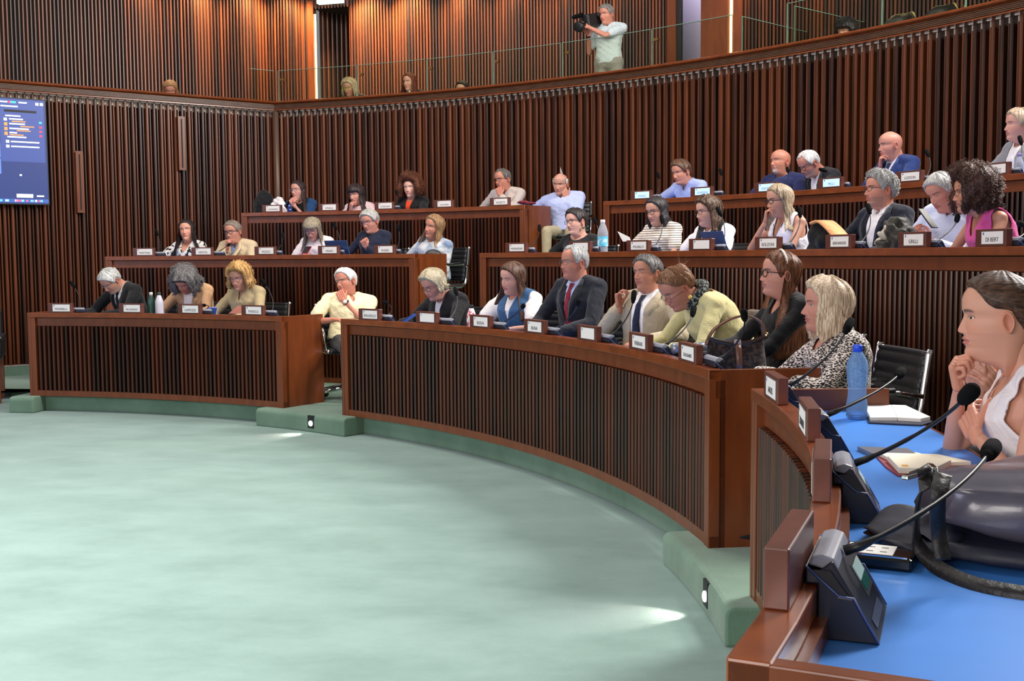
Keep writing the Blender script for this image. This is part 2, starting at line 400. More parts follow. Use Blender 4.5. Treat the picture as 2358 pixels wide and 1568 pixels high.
# doorway recess
mb = MB()
dA = pol(GR, A1); dB = pol(GR, A2_); back = (dB - dA); dn = (pol(GR + 1, A1) - pol(GR, A1)).normalized()
A2 = dA + dn * 0.25; B2 = dB + dn * 1.3
slab(mb, A2 - Vector((0, 0, 0)), B2 + (B2 - A2) * 0.3, dn, 0.08, GF, ZT, 1)
line_slats(mb, A2, B2 + (B2 - A2) * 0.3, -Vector((-(B2 - A2).y, (B2 - A2).x, 0)).normalized() if True else dn, GF, DT, 0.085, 0.04, 0.05)
struct(mb, 'wall_doorway_recess', [WSLAT, BACKING])
mb = MB(); mb.prism([(dA.x, dA.y), (dB.x, dB.y), (B2.x, B2.y), (A2.x, A2.y)], DT, DT + 0.08); struct(mb, 'ceiling_doorway_recess', BACKING)
mb = MB(); mb.arc(GR - 0.06, GR + 0.05, A1 - .15, A1 + .25, GF, DT + 0.1); mb.arc(GR - 0.01, GR + 0.3, A2_ - .05, A2_ + .07, GF, DT); struct(mb, 'door_1', WOOD)
LAMP = plain('warm_lamp', (1, 0.8, 0.5, 1), 0.5, emit=(1, 0.72, 0.36, 1), estr=3.0)
# second opening with a bright white room behind
WHITEWALL = plain('lilac_white_wall', srgb(214, 204, 232), 0.6)
mb = MB(); mb.arc(GR + 0.9, GR + 1.0, B2_ - 2, B1 + 3, GF, ZT); struct(mb, 'wall_side_room', WHITEWALL)
mb = MB(); mb.arc(GR - 0.05, GR + 0.02, GA(1560), GA(1540), GF, ZT, mi=0); mb.arc(GR - 0.03, GR + 0.01, GA(1571), GA(1559), GF, ZT, mi=1)
mb.arc(GR - 0.02, GR + 0.5, GA(1677), GA(1615), GF, ZT, mi=0); mb.arc(GR - 0.04, GR + 0.1, GA(1712), GA(1691), GF, ZT, mi=0)
struct(mb, 'door_2', [WOOD, BLACK])
mb = MB(); mb.arc(GR + 0.02, GR + 0.06, GA(1692), GA(1676), GF, ZT); struct(mb, 'wall_light_slot', plain('slot_back', srgb(240, 225, 200), 0.6))
o = MB(); pp = on_r(1684, 60, GR - .015); o.lathe([(0.017, GF + 0.1), (0.017, ZT - 0.1)], (pp.x, pp.y, 0), 8)
o.build('light_tube', LAMP, label='warm glowing vertical light strip in the gallery wall right of the white opening', cat='light')
area('side_room_light', pol(GR + 0.55, GA(1590), 5.7), pol(GR + 0.95, GA(1595), 3.6), 0.8, 0.3, 22, (0.9, 0.88, 1.0))
o = MB(); a_ = on_r(728, 150, GR - .02); o.lathe([(0.014, GF + 0.1), (0.014, DT - 0.1)], (a_.x, a_.y, 0), 8)
o.build('light_tube', LAMP, label='warm glowing light strip on the left jamb of the dark gallery doorway', cat='light')
# small label and writing on the far white panel: poster
# ceiling soffit of the gallery and the wash lights
mb = MB(); mb.arc(R4 + 0.5, GR + 0.2, -10, AU + 2, ZT, ZT + 0.1); struct(mb, 'ceiling_gallery', plain('dark_soffit', srgb(60, 50, 44), 0.8))
def wash(a, e, z=5.75, off=0.32, lim=None):
    l = bpy.data.lights.new('wall_washer', 'SPOT'); l.energy = e; l.color = (1.0, 0.74, 0.40); l.spot_size = R(100); l.spot_blend = 1.0; l.shadow_soft_size = 0.06
    o_ = bpy.data.objects.new('wall_washer', l); C.objects.link(o_); o_.location = pol(GR - off, a, z)
    o_.rotation_euler = (pol(GR - 0.02, a, z - 1.6) - o_.location).to_track_quat('-Z', 'Y').to_euler()
for px, e in ((850, 620), (950, 520), (1070, 280), (1190, 170), (1320, 130), (1450, 110), (1760, 150), (1950, 90)): wash(GA(px, 60), e, z=5.5, off=0.36)
for d_, e in ((0.25, 520), (0.95, 520), (1.7, 360), (2.5, 150)):
    l = bpy.data.lights.new('wall_washer', 'SPOT'); l.energy = e; l.color = (1.0, 0.74, 0.40); l.spot_size = R(100); l.spot_blend = 1.0; l.shadow_soft_size = 0.06
    o_ = bpy.data.objects.new('wall_washer', l); C.objects.link(o_); o_.location = UC + LD * d_ + LN * 0.34 + Vector((0, 0, 5.55))
    o_.rotation_euler = (UC + LD * d_ + LN * 0.02 + Vector((0, 0, 3.95)) - o_.location).to_track_quat('-Z', 'Y').to_euler()
# exit sign above the doorway
es = on_r(757, 3, GR - .16); er = empty('exit_sign', es, R(ang(es) - 90), 'white illuminated exit sign with a green running figure above the dark gallery doorway', 'sign')
b = MB(); b.box((0, 0.06, 0.08), (0.42, 0.1, 0.2), bev=0.008); b.build('sign_case', plain('sign_white', (0.9, 0.95, 0.93, 1), 0.4, emit=(0.85, 1, 0.95, 1), estr=1.1), er, local=True)
b = MB(); b.box((0.0, 0.007, 0.08), (0.12, 0.006, 0.1)); b.box((-0.09, 0.007, 0.08), (0.03, 0.006, 0.1)); b.box((0.1, 0.007, 0.08), (0.07, 0.006, 0.03))
b.build('pictogram', plain('sign_green', srgb(20, 170, 110), 0.5), er, local=True)
# glass balustrade panels clamped on the rail
mt, nt, b_ = new_mat('smoked_glass'); b_.inputs['Base Color'].default_value = (0.82, 0.86, 0.74, 1); b_.inputs['Roughness'].default_value = 0.02
b_.inputs['Transmission Weight'].default_value = 1.0; b_.inputs['IOR'].default_value = 1.02; b_.inputs['Coat Weight'].default_value = 0.2; b_.inputs['Coat Roughness'].default_value = 0.02
GLASS = mt
EDGE = plain('green_glass_edge', srgb(120, 150, 130), 0.2)
ga = [GA(px, 180, R4 + .05) for px in (640, 822, 982, 1135, 1295, 1500, 1690)]
place = ['beside the gallery corner', 'in front of the woman with green glasses', 'beside the woman with dark red hair', 'left of the camera operator', 'behind the camera operator', 'in front of the white gallery opening']
for i in range(6):
    p0 = pol(R4 + 0.05, ga[i]); p1 = pol(R4 + 0.05, ga[i + 1] + 0.12)
    g = empty('glass_panel', (p0 + p1) / 2 + Vector((0, 0, ZG)), 0, 'clear glass balustrade panel on the gallery rail ' + place[i], 'glass panel', 'glass panels on the gallery rail')
    q = MB(); q.arc(R4 + 0.05, R4 + 0.062, ga[i + 1] + 0.12, ga[i], ZG, ZG + 0.42); q.build('pane', GLASS, g)
    q = MB(); q.arc(R4 + 0.048, R4 + 0.064, ga[i + 1] + 0.12, ga[i], ZG + 0.42, ZG + 0.426); q.arc(R4 + 0.048, R4 + 0.064, ga[i] - 0.04, ga[i], ZG, ZG + 0.42); q.build('edge', EDGE, g)
    q = MB(); c_ = pol(R4 + 0.06, ga[i] - 0.3, ZG + 0.3); q.box((c_.x, c_.y, c_.z), (0.05, 0.04, 0.03), R(ga[i] - 90)); q.build('clamp', plain('brass', srgb(150, 110, 60), 0.3, 0.8), g)
def side_glass(a, lab, r1=1.5):
    g = empty('glass_panel', pol(R4 + 0.7, a, ZG), 0, lab, 'glass panel', 'glass panels on the gallery rail')
    q = MB(); q.arc(R4 + 0.21, R4 + r1, a, a + 0.06, GF + 0.02, ZG + 0.42, n=1); q.build('pane', GLASS, g)
    q = MB(); q.arc(R4 + 0.21, R4 + r1, a, a + 0.06, ZG + 0.42, ZG + 0.427, n=1); q.arc(R4 + 0.21, R4 + 0.22, a, a + 0.06, GF + .02, ZG + 0.42, n=1); q.build('edge', EDGE, g)
side_glass(GA(1692, 80, R4 + .07), 'clear glass side panel running back from the gallery rail right of the light strip')
side_glass(GA(1812, 10, R4 + .07), 'clear glass side panel running back from the rail left of the gallery chairs')
for i, (a0, a1) in enumerate(tuple((GA(a_, 10, R4 + .05), GA(b_, 0, R4 + .05)) for a_, b_ in ((1812, 2028), (2030, 2220), (2222, 2420)))):
    g = empty('glass_panel', pol(R4 + 0.05, a0, ZG), 0, 'clear glass balustrade panel on the gallery rail, ' + ['above the curly hair of the hidden person', 'in front of the gallery chairs', 'at the top right corner'][i], 'glass panel', 'glass panels on the gallery rail')
    q = MB(); q.arc(R4 + 0.05, R4 + 0.062, a1, a0, ZG, ZG + 0.42); q.build('pane', GLASS, g)
    q = MB(); q.arc(R4 + 0.048, R4 + 0.064, a0 - 0.04, a0, ZG, ZG + 0.42); q.arc(R4 + 0.048, R4 + 0.064, a1, a0, ZG + 0.42, ZG + 0.426); q.build('edge', EDGE, g)
g = empty('glass_panel', CORN0 + Vector((0, 0, ZG)), 0, 'clear glass balustrade panel left of the gallery corner on the straight rail', 'glass panel', 'glass panels on the gallery rail')
q = MB(); slab(q, CORN0 - LN * 0.05, CORN0 - LN * 0.05 + LD * 0.35, LN, 0.012, ZG, ZG + 0.42); q.build('pane', GLASS, g)
q = MB(); slab(q, CORN0 - LN * 0.05, CORN0 - LN * 0.05 + LD * 0.35, LN, 0.014, ZG + 0.42, ZG + 0.426); q.build('edge', EDGE, g)
# chairs on the upper right of the gallery: curved shells with a pale rim
SHELL = plain('dark_chair_shell', srgb(34, 32, 30), 0.5); RIM = plain('pale_chair_rim', srgb(186, 166, 104), 0.4)
glabs = ['curved back of a dark gallery chair right of the hidden curly haired person', 'dark gallery chair back with a pale rim, second from the curly haired person', 'dark gallery chair back in the upper row behind the glass', 'dark gallery chair back furthest right along the rail', 'dark upper row gallery chair furthest right behind the glass']
for i, (px, py, r_, w_) in enumerate(((2010, 62, R4 + 0.62, 0.42), (2095, 38, R4 + 0.62, 0.42), (2075, 24, R4 + 1.35, 0.42), (2210, 22, R4 + 0.62, 0.42), (2170, 4, R4 + 1.35, 0.42))):
    p = on_r(px, py, r_); a = ang(p)
    g = empty('gallery_chair', Vector((p.x, p.y, p.z - 0.45)), R(a + 90), glabs[i], 'chair', 'chairs in the upper right of the gallery')
    rows = []; top = []
    for j in range(9):
        t = j / 8; row = []
        for k in range(17):
            u = (k / 16 - 0.5) * 2; hw = w_ / 2
            zz = 0.42 * t; x = hw * u * (1 if t < 0.7 else 1)
            zcap = 0.42 * (1 - max(0, abs(u) - 0.45) ** 2 * 1.6)
            row.append((x, -0.13 * (1 - u * u) - 0.05 * t + 0.1, min(zz, zcap)))
            if j == 8: top.append(row[-1])
        rows.append(row)
    q = MB(); q.grid(rows); o = q.build('seat_shell', SHELL, g, local=True); md = o.modifiers.new('s', 'SOLIDIFY'); md.thickness = 0.025
    q = MB(); q.tube(top, 0.011, 8); q.build('rim', RIM, g, local=True)
    q = MB(); q.box((0, 0.2, 0.0), (w_ * 0.85, 0.42, 0.07), bev=0.02); q.build('seat', SHELL, g, local=True)
    q = MB(); q.tube([(0, 0.15, 0), (0, 0.15, -0.43)], 0.03); q.build('pedestal', BLACK, g, local=True)

mb = MB(); mb.arc(R4 + 0.2, R4 + 0.52, 0, AC - 2, ZG - 0.20, ZG - 0.17); struct(mb, 'trim_gallery_shelf', WOOD)
centre(BENCH_C)
# ------------------------------------------------------------------ the curved benches
WT_D = 0.08     # worktop sits this far below the ledge
def desk(label, r, a0, a1, zb, zt, depth=0.5, parent_z=None, pitch=0.046):
    da = lambda m_: math.degrees(m_ / r)
    am = (a0 + a1) / 2
    g = empty('curved_bench', pol(r + 0.25, am, zb), 0, label, 'bench', 'curved wooden benches in three tiers')
    q = MB(); q.arc(r, r + 0.058, a0, a1, zt - 0.046, zt); q.build('ledge', CAP, g, bevel=0.004)
    q = MB(); q.arc(r + 0.05, r + 0.056, a0, a1, zb, zt - 0.05, mi=1); q.arc(r + 0.056, r + 0.075, a0, a1, zb, zt - 0.046, mi=0)   # backing
    q.arc(r + 0.032, r + 0.055, a0, a1, zt - 0.125, zt - 0.052, mi=0)                        # band under the ledge
    q.arc(r + 0.008, r + 0.06, a0, a1, zb + 0.0, zb + 0.052, mi=0)                           # bottom rail
    q.build('front_frame', [WOOD, BACKING], g)
    q = MB(); arc_slats(q, r + 0.055, a0 + da(0.09), a1 - da(0.09), zb + 0.052, zt - 0.128, pitch, 0.022, 0.05); q.build('slatted_front', SLAT, g)
    for s, aa in ((1, a0), (-1, a1)):
        q = MB(); q.arc(r + 0.001, r + depth, aa, aa + s * da(0.03), zb, zt - 0.002, n=1); 
        q.arc(r + 0.003, r + 0.06, aa + s * da(0.03), aa + s * da(0.075), zb, zt - 0.046, n=1)
        q.build('end_panel', WOOD, g, bevel=0.003)
    q = MB(); q.arc(r + 0.058, r + depth, a0 + da(0.03), a1 - da(0.03), zt - WT_D - 0.03, zt - WT_D, mi=0)
    q.arc(r + depth, r + depth + 0.012, a0 + da(0.03), a1 - da(0.03), zt - WT_D - 0.03, zt - WT_D, mi=1)
    q.build('worktop', [BLUETOP, CAP], g)
    return g
D1L = desk('front tier bench on the left, dark slatted front with plain end panel at the aisle', R1, 55.7, 80.6, P1, Z1)
D1M = desk('long front tier bench in the middle, between the two carpeted floor steps', R1, 6.1, 49.4, P1, Z1)
D1N = desk('nearest bench at the lower right with a bright blue worktop', R1, -25.3, 0.05, P1, Z1)
D2L = desk('middle tier bench on the left, behind the left front bench', R2, 55.2, 81.6, P1, Z2)
D2R = desk('long middle tier bench on the right, running out of the frame', R2, -14, 49.55, P1, Z2)
D3L = desk('back tier bench on the left, below the gallery corner', R3, 54.4, 76.4, P2, Z3)
D3R = desk('back tier bench on the right, highest of the benches', R3, 2, 48.55, P2, Z3)

# ------------------------------------------------------------------ name blocks on the ledges
CARDM = plain('name_card', srgb(238, 232, 232), 0.6); INK = plain('ink', srgb(60, 58, 62), 0.6); SCRN = None
BLK = wood('name_block_wood', srgb(76, 36, 28), srgb(108, 56, 42), 0.35, (4, 4, 4), 0.2, 0.3)
CREST = plain('crest_blue', srgb(60, 110, 170), 0.5)
ALU = plain('brushed_frame', srgb(150, 140, 135), 0.35, 0.7)
_font_cache = {}
def text_mesh(body, size):
    c = bpy.data.curves.new('t', 'FONT'); c.body = body; c.size = size; c.align_x = 'CENTER'; c.align_y = 'CENTER'; c.extrude = 0.0006
    o = bpy.data.objects.new('t', c); C.objects.link(o); dg = bpy.context.evaluated_depsgraph_get(); dg.update()
    me = bpy.data.meshes.new_from_object(o.evaluated_get(dg)); bpy.data.objects.remove(o); bpy.data.curves.remove(c); return me
def name_block(px, py, row, text, label, screen=False, yaw=0):
    r = (R1, R2, R3)[row]; zt = (Z1, Z2, Z3)[row]
    a = {1790: -2.97, 1866: -9.4, 1888: -16.0, 1808: -22.35}.get(px) or ang(on_r(px, py, r + 0.02))
    # block-local frame: x along the ledge (image right), y into the bench (away from centre), z up
    g = empty('name_block', pol(r + 0.020, a, zt), R(a - 90 + yaw), label, 'name plate', 'name blocks on the bench ledges')
    W, H_, D_ = 0.255, 0.088, 0.036
    q = MB(); q.box((0, 0, H_ / 2), (W, D_, H_), bev=0.003); q.build('block', BLK, g, local=True)
    cx = 0.018; cw, ch = 0.176, 0.062
    q = MB(); q.box((cx, -D_ / 2 - 0.0008, H_ / 2), (cw + 0.006, 0.003, ch + 0.006)); q.build('card_frame', ALU, g, local=True)
    q = MB(); q.box((cx, -D_ / 2 - 0.002, H_ / 2), (cw, 0.002, ch))
    card = q.build('card', SCREENC if screen else CARDM, g, local=True)
    q = MB(); q.box((cx - cw / 2 + 0.016, -D_ / 2 - 0.0032, H_ / 2 + ch / 2 - 0.010), (0.009, 0.001, 0.012)); q.build('crest', CREST, card, local=True)
    if text:
        key = text; sz = 0.030 if len(text) < 8 else 0.030 * 7.5 / len(text)
        me = text_mesh(text, sz); me.materials.clear(); me.materials.append(PALEINK if screen else INK)
        t = bpy.data.objects.new('lettering', me); C.objects.link(t); t.parent = card
        t.location = (cx, -D_ / 2 - 0.0034, H_ / 2 - 0.010); t.rotation_euler = (math.pi / 2, 0, 0)
    return g
SCREENC = plain('pale_blue_display', srgb(196, 226, 248), 0.3, emit=(0.55, 0.8, 1.0, 1), estr=0.45)
PALEINK = plain('pale_ink', srgb(120, 160, 205), 0.5)
NB = [
 (627, 487, 2, 'COMPAZINI', 'small dark name block in front of the pile of jackets on the back left bench'),
 (757, 482, 2, 'CINALLI', 'name block between the clasped hands woman and the woman in pale pink'),
 (886, 479, 2, 'COSOLINI', 'name block left of the curly haired woman in black and orange'),
 (1022, 471, 2, 'CALLIGARIS', 'name block right of the curly haired woman in black and orange'),
 (1152, 465, 2, 'MOSETTI', 'name block in front of the man in the pale grey sweater'),
 (1478, 448, 2, 'FASAN', 'first name block on the back right bench, its card lit pale blue', 1),
 (1617, 440, 2, 'GHERSINI', 'pale blue lit name block below the dark haired man in a light blue shirt', 1),
 (1765, 430, 2, 'MARTINI', 'pale blue lit name block below the bald man with a goatee', 1),
 (1914, 419, 2, 'PELLI', 'pale blue lit name block below the white haired man in a dark jacket', 1),
 (2096, 403, 2, 'LIZZIORI', 'name block below the bald man in the blue suit'),
 (2293, 384, 2, 'MORET', 'name block partly hidden above the curly haired woman in pink'),
 (332, 586, 1, 'MARTINES', 'leftmost name block of the middle left bench, in front of nobody'),
 (467, 584, 1, 'NESTOL', 'name block right of the black haired woman in a white patterned top'),
 (612, 581, 1, 'POZZO', 'name block right of the man in the beige jacket with his hand on his face'),
 (758, 577, 1, 'FASAN', 'name block in front of the open laptop of the woman in a white t-shirt'),
 (887, 576, 1, 'RUSSO', 'name block below the grey haired woman in navy'),
 (1190, 570, 1, 'MORANDINI', 'leftmost name block of the middle right bench'),
 (1337, 566, 1, 'MIANI', 'name block behind the head of the man in a dark suit and red tie'),
 (1471, 565, 1, 'POLESELLO', 'name block in front of the woman in a striped top'),
 (1616, 562, 1, '', 'blank name block below the young woman in a black vest'),
 (1770, 558, 1, 'BOLZONI', 'name block below the long haired woman in a white sleeveless top'),
 (1935, 555, 1, 'BERNARDIS', 'name block in front of the folded black and orange coat'),
 (2106, 551, 1, 'GRILLI', 'name block left of the man looking at his phone'),
 (2288, 546, 1, 'DI BERT', 'name block in front of the curly haired woman in pink'),
 (140, 712, 0, 'MONSELLI', 'leftmost name block of the front left bench'),
 (303, 712, 0, 'PELLEGRINO', 'name block in front of the bent grey haired man in a black suit'),
 (438, 713, 0, 'CAPOZZI', 'name block in front of the grey curly haired woman in a tan blazer'),
 (584, 715, 0, 'FASIOLO', 'name block right of the blonde curly haired woman in a khaki shirt'),
 (853, 724, 0, 'SPAGNOLO', 'leftmost name block of the front middle bench'),
 (985, 730, 0, '', 'blank name block in front of the fair haired woman in a black jacket'),
 (1109, 739, 0, 'BUDAI', 'name block beside the pink and white bottle'),
 (1234, 751, 0, 'BUNA', 'name block between the woman in denim and the man in a dark suit'),
 (1357, 766, 0, '', 'blank name block below the man in a dark suit and red tie'),
 (1476, 785, 0, 'FERRARI', 'name block in front of the stooping woman in yellow'),
 (1590, 808, 0, 'CALLIGARIS', 'name block nearest the right end of the front middle bench'),
 (1790, 896, 0, 'ANZIL', 'furthest name block on the nearest bench'),
 (1866, 970, 0, 'ZANNIER', 'second name block from the far end of the nearest bench'),
 (1888, 1085, 0, 'ROSOLEN', 'third name block along the nearest bench, seen almost end-on'),
 (1808, 1300, 0, 'SCOCCIMARRO', 'large closest name block on the nearest bench, pale top edge catching light'),
]
for t in NB: name_block(t[0], t[1], t[2], t[3], t[4], screen=len(t) > 5)
# ------------------------------------------------------------------ office chairs
def make_chair():
    g = empty('office_chair')
    q = MB(); q.box((0, 0.02, 0.45), (0.46, 0.46, 0.05), bev=0.02); q.build('seat', LEATHER, g, local=True)
    rows = []                                           # ribbed leather back, slightly curved
    for j in range(31):
        t = j / 30; z = 0.5 + 0.34 * t; row = []
        for k in range(13):
            u = (k / 12 - 0.5) * 2
            row.append((0.215 * u, -0.2 - 0.07 * t - 0.012 * (1 - u * u) + 0.004 * math.cos(t * 2 * math.pi * 7), z))
        rows.append(row)
    q = MB(); q.grid(rows); o = q.build('backrest', LEATHER, g, local=True); md = o.modifiers.new('s', 'SOLIDIFY'); md.thickness = 0.028; md.offset = 0
    for s in (-1, 1):
        x = 0.232 * s
        q = MB(); q.tube([(x, 0.22, 0.45), (x, 0.1, 0.44), (x, -0.13, 0.44), (x, -0.2, 0.47), (x, -0.23, 0.55), (x, -0.27, 0.83), (x, -0.275, 0.85)], 0.013, 8, flat=1.4)
        q.build('side_frame', CHROME, g, local=True)
        q = MB(); q.tube([(x, 0.14, 0.45), (x * 1.12, 0.16, 0.6), (x * 1.14, 0.12, 0.66), (x * 1.14, -0.1, 0.67), (x * 1.08, -0.23, 0.65)], 0.011, 8)
        arm = q.build('armrest', CHROME, g, local=True)
        q = MB(); q.tube([(x * 1.14, 0.13, 0.672), (x * 1.14, -0.09, 0.682)], 0.02, 8, flat=0.6); q.build('arm_pad', BLACK, arm, local=True)
    q = MB(); q.tube([(0, 0, 0.43), (0, 0, 0.3)], 0.022, 10); q.tube([(0, 0, 0.3), (0, 0, 0.1)], 0.032, 10); q.build('gas_post', CHROME, g, local=True)
    q = MB()
    for k in range(5):
        a = k * 2 * math.pi / 5 + 0.3; c, s_ = math.cos(a), math.sin(a)
        q.tube([(0, 0, 0.12), (0.15 * c, 0.15 * s_, 0.1), (0.29 * c, 0.29 * s_, 0.075)], [0.026, 0.02, 0.014], 8)
    b = q.build('star_base', CHROME, g, local=True)
    for k in range(5):
        a = k * 2 * math.pi / 5 + 0.3; c, s_ = math.cos(a), math.sin(a)
        q = MB(); M_ = Matrix.Translation((0.29 * c, 0.29 * s_, 0.03)) @ Matrix.Rotation(a, 4, 'Z') @ Matrix.Rotation(math.pi / 2, 4, 'X')
        q.lathe([(0.028, -0.02), (0.03, -0.012), (0.03, 0.012), (0.028, 0.02)], M=M_, n=12); q.build('castor', BLACK, b, local=True)
    return g
_chair0 = None; _chair_i = 0
def chair(p, zf, face, label):
    # face: world angle (deg) the sitter looks along
    global _chair0, _chair_i
    if _chair0 is None: _chair0 = make_chair(); c = _chair0
    else: c = copy_tree(_chair0)
    c.location = (p.x, p.y, zf); c.rotation_euler = (0, 0, R(face - 90))
    tag(c, label, 'chair', 'black office chairs behind the benches'); return c
# ------------------------------------------------------------------ people: numpy head, remeshed body, garments, hair
def interp(z, tab):
    xs = [t[0] for t in tab]; ys = [t[1] for t in tab]
    if id(tab) in _SM: gx, gy = _SM[id(tab)]; return np.interp(z, gx, gy)
    return np.interp(z, xs, ys)
_SM = {}
def smooth_tab(tab, sig):
    xs = np.array([t[0] for t in tab]); ys = np.array([t[1] for t in tab]); gx = np.linspace(xs[0], xs[-1], 560); d = gx[1] - gx[0]
    k = np.arange(-60, 61); w_ = np.exp(-(k * d / sig) ** 2); w_ /= w_.sum(); raw = np.interp(gx, xs, ys); s0 = (raw[1] - raw[0]); s1 = raw[-1] - raw[-2]
    ext = np.concatenate([raw[0] + s0 * np.arange(-60, 0), raw, raw[-1] + s1 * np.arange(1, 61)]); out = np.convolve(ext, w_, 'valid')
    top = np.clip((gx - .112) / .008, 0, 1); _SM[id(tab)] = (gx, out * (1 - top) + raw * top)
YF = [(-.150, -.026), (-.128, .006), (-.117, .036), (-.110, .064), (-.101, .081), (-.092, .087), (-.082, .0875), (-.072, .083), (-.064, .086), (-.055, .0875), (-.046, .090), (-.036, .088), (-.01, .088), (.010, .0855), (.020, .086), (.032, .0925), (.042, .094), (.060, .094), (.078, .089), (.094, .078), (.107, .062), (.117, .042), (.123, .022), (.126, 0)]
YB = [(-.150, -.044), (-.128, -.058), (-.10, -.064), (-.07, -.068), (-.04, -.080), (-.01, -.094), (.03, -.103), (.06, -.099), (.085, -.084), (.104, -.060), (.116, -.037), (.123, -.018), (.126, 0)]
WW = [(-.150, .026), (-.122, .046), (-.114, .050), (-.104, .052), (-.09, .056), (-.075, .060), (-.055, .0645), (-.03, .069), (0, .0735), (.03, .0765), (.055, .0765), (.075, .0715), (.092, .061), (.105, .047), (.116, .031), (.123, .016), (.126, 0)]
smooth_tab(YF, .0035); smooth_tab(YB, .012); smooth_tab(WW, .010)
def head_surface(z, t, fem=0.0, jaw=1.0):
    # z height, t angle (0 = right ear side, pi/2 = face, -pi/2 = back); arrays allowed
    yf = interp(z, YF); yb = interp(z, YB); w_ = interp(z, WW)
    low = np.clip((-z - 0.03) / 0.07, 0, 1)
    w_ = w_ * (1 - 0.07 * fem * low) * (1 + (jaw - 1) * low)
    yc = -0.012 - 0.0 * low
    c, s = np.cos(t), np.sin(t)
    e = np.where(s > 0, 0.88 + 0.30 * low, 0.92)
    x = w_ * np.sign(c) * np.abs(c) ** e
    y = np.where(s > 0, yc + (yf - yc) * np.abs(s) ** 0.94, yc - (yc - yb) * np.abs(s) ** 0.95)
    # the jaw narrows towards the chin
    fr = np.clip(s, 0, 1)
    x = x * (1 - 0.30 * low * fr ** 0.8)
    return x, y
ZT_ = None
def make_head(skin, lips, brow, eye=(40, 28, 20), fem=0.0, nose=1.0, beard=None, closed=False, res=1.0, brow_w=1.0, age=0.0, smile=0.0, jaw=1.0, scalp=None):
    zl = list(np.arange(-.150, -.112, .008 / res)) + list(np.arange(-.112, .045, .0026 / res)) + list(np.arange(.045, .115, .006 / res)) + [.1155, .119, .1215, .1235, .125, .1258]
    nf = int(64 * res); nb = int(22 * res)
    # the front is sampled evenly in x
    u = np.linspace(-1, 1, nf); tf = np.pi / 2 - np.arcsin(np.clip(u, -1, 1)) * 0.999; tf = np.pi / 2 + (u) * np.pi / 2 * (0.55 + 0.45 * u * u)
    tb = np.linspace(np.pi * 1.5 - np.pi / 2, np.pi * 1.5 + np.pi / 2, nb + 2)[1:-1]
    T = np.concatenate([tf, tb]); Z, TT = np.meshgrid(np.array(zl), T, indexing='ij')
    X, Y = head_surface(Z, TT, fem, jaw)
    fr = np.clip(np.sin(TT), 0, 1) ** 0.5 * (np.sin(TT) > 0)
    ax = np.abs(X); g = lambda d, s: np.exp(-(d / s) ** 2)
    n_tab = [(-.0375, 0), (-.034, .007), (-.0305, .0185), (-.0255, .0215), (-.020, .0200), (-.010, .0150), (.0, .0108), (.010, .007), (.020, .004), (.032, .0), (.05, 0)]
    s_tab = [(-.04, .0115), (-.03, .0115), (-.022, .0095), (-.01, .0085), (.01, .0075), (.03, .009)]
    Y0 = Y.copy()
    Y = Y + fr * nose * interp(Z, n_tab) * np.exp(-(X / interp(Z, s_tab)) ** 2)
    Y = Y + fr * .0085 * g(ax - .0125, .0055) * g(Z + .029, .0065) * nose
    Y = Y - fr * .0105 * g(ax - .031, .0155) * g(Z - .0125, .0095)
    Y = Y + fr * .0068 * g(ax - .031, .0108) * g(Z - .0115, .0068)
    Y = Y + fr * (.0042 - .002 * fem) * g(ax - .026, .018) * g(Z - .031, .0055)
    Y = Y + fr * .0035 * g(ax - .040, .016) * g(Z + .018, .016)
    Y = Y + fr * np.exp(-(X / .023) ** 4) * (.0045 * g(Z + .0475, .0046) + .0055 * g(Z + .0595, .0055) - .0034 * g(Z + .0535, .0018))
    Y = Y - fr * age * .003 * g(ax - (.024 + (-.03 - Z) * .25), .0035) * ((Z < -.02) & (Z > -.065))
    X = X - np.sign(X) * fr * .004 * g(ax - .058, .02) * g(Z - .012, .014)
    # colours
    sk = np.array(skin, float); col = np.ones(Z.shape + (3,)) * sk
    front = (np.sin(TT) > 0.1)
    def blend(mask, c, k=1.0):
        mk = (mask * k)[..., None]; col[:] = col * (1 - mk) + np.array(c, float) * mk
    blend(np.clip(g(ax - .040, .02) * g(Z + .02, .018) + g(X, .012) * g(Z + .026, .01), 0, 1) * front, sk * np.array([1.0, .78, .74]), .55)
    liph = .0075
    lipm = front * np.clip(1.3 - (ax / .0245) ** 2 - ((Z + .0535) / (.0115)) ** 2, 0, 1); lipm = np.clip(lipm * 3, 0, 1)
    if beard is not None:
        bm_ = front * (np.clip(( -Z - .038 - .55 * np.clip(.052 - ax, 0, 1) * 0) / .006, 0, 1)) * np.clip((ax * .9 + (-Z - .03) * 1.2 - .004) / .01, 0, 1)
        goat = beard[1] if len(beard) > 1 else 0
        if goat: bm_ = bm_ * np.clip((.034 - ax) / .008, 0, 1)
        blend(np.clip(bm_, 0, 1) * (lipm < .4) * (Z > -.112) * (1 if goat else .55), beard[0], .85 if goat else .75)
    blend(lipm, lips, .85)
    blend(front * g(Z + .0535, .0011) * (ax < .023), sk * .35, .8)
    ex = ax - .031; ez = Z - .0115
    if not closed:
        eyem = np.clip((1 - (ex / .0125) ** 2 - (ez / .0036) ** 2) * 3, 0, 1) * front
        blend(eyem, (.72, .66, .62)); iris = np.clip((1 - (ex / .0064) ** 2 - (ez / .0064) ** 2) * 3, 0, 1) * eyem
        blend(iris, srgb(*eye)[:3])
        blend(front * g(np.sqrt((ex / .0130) ** 2 + (ez / .0055) ** 2) - 1.05, .17) * (ez > -.0008), srgb(48, 30, 24)[:3], .85)
    else:
        blend(front * g(ez + .0035 - 3.0 * ex ** 2 * 10, .0016) * (np.abs(ex) < .0125), srgb(60, 36, 30)[:3], .8)
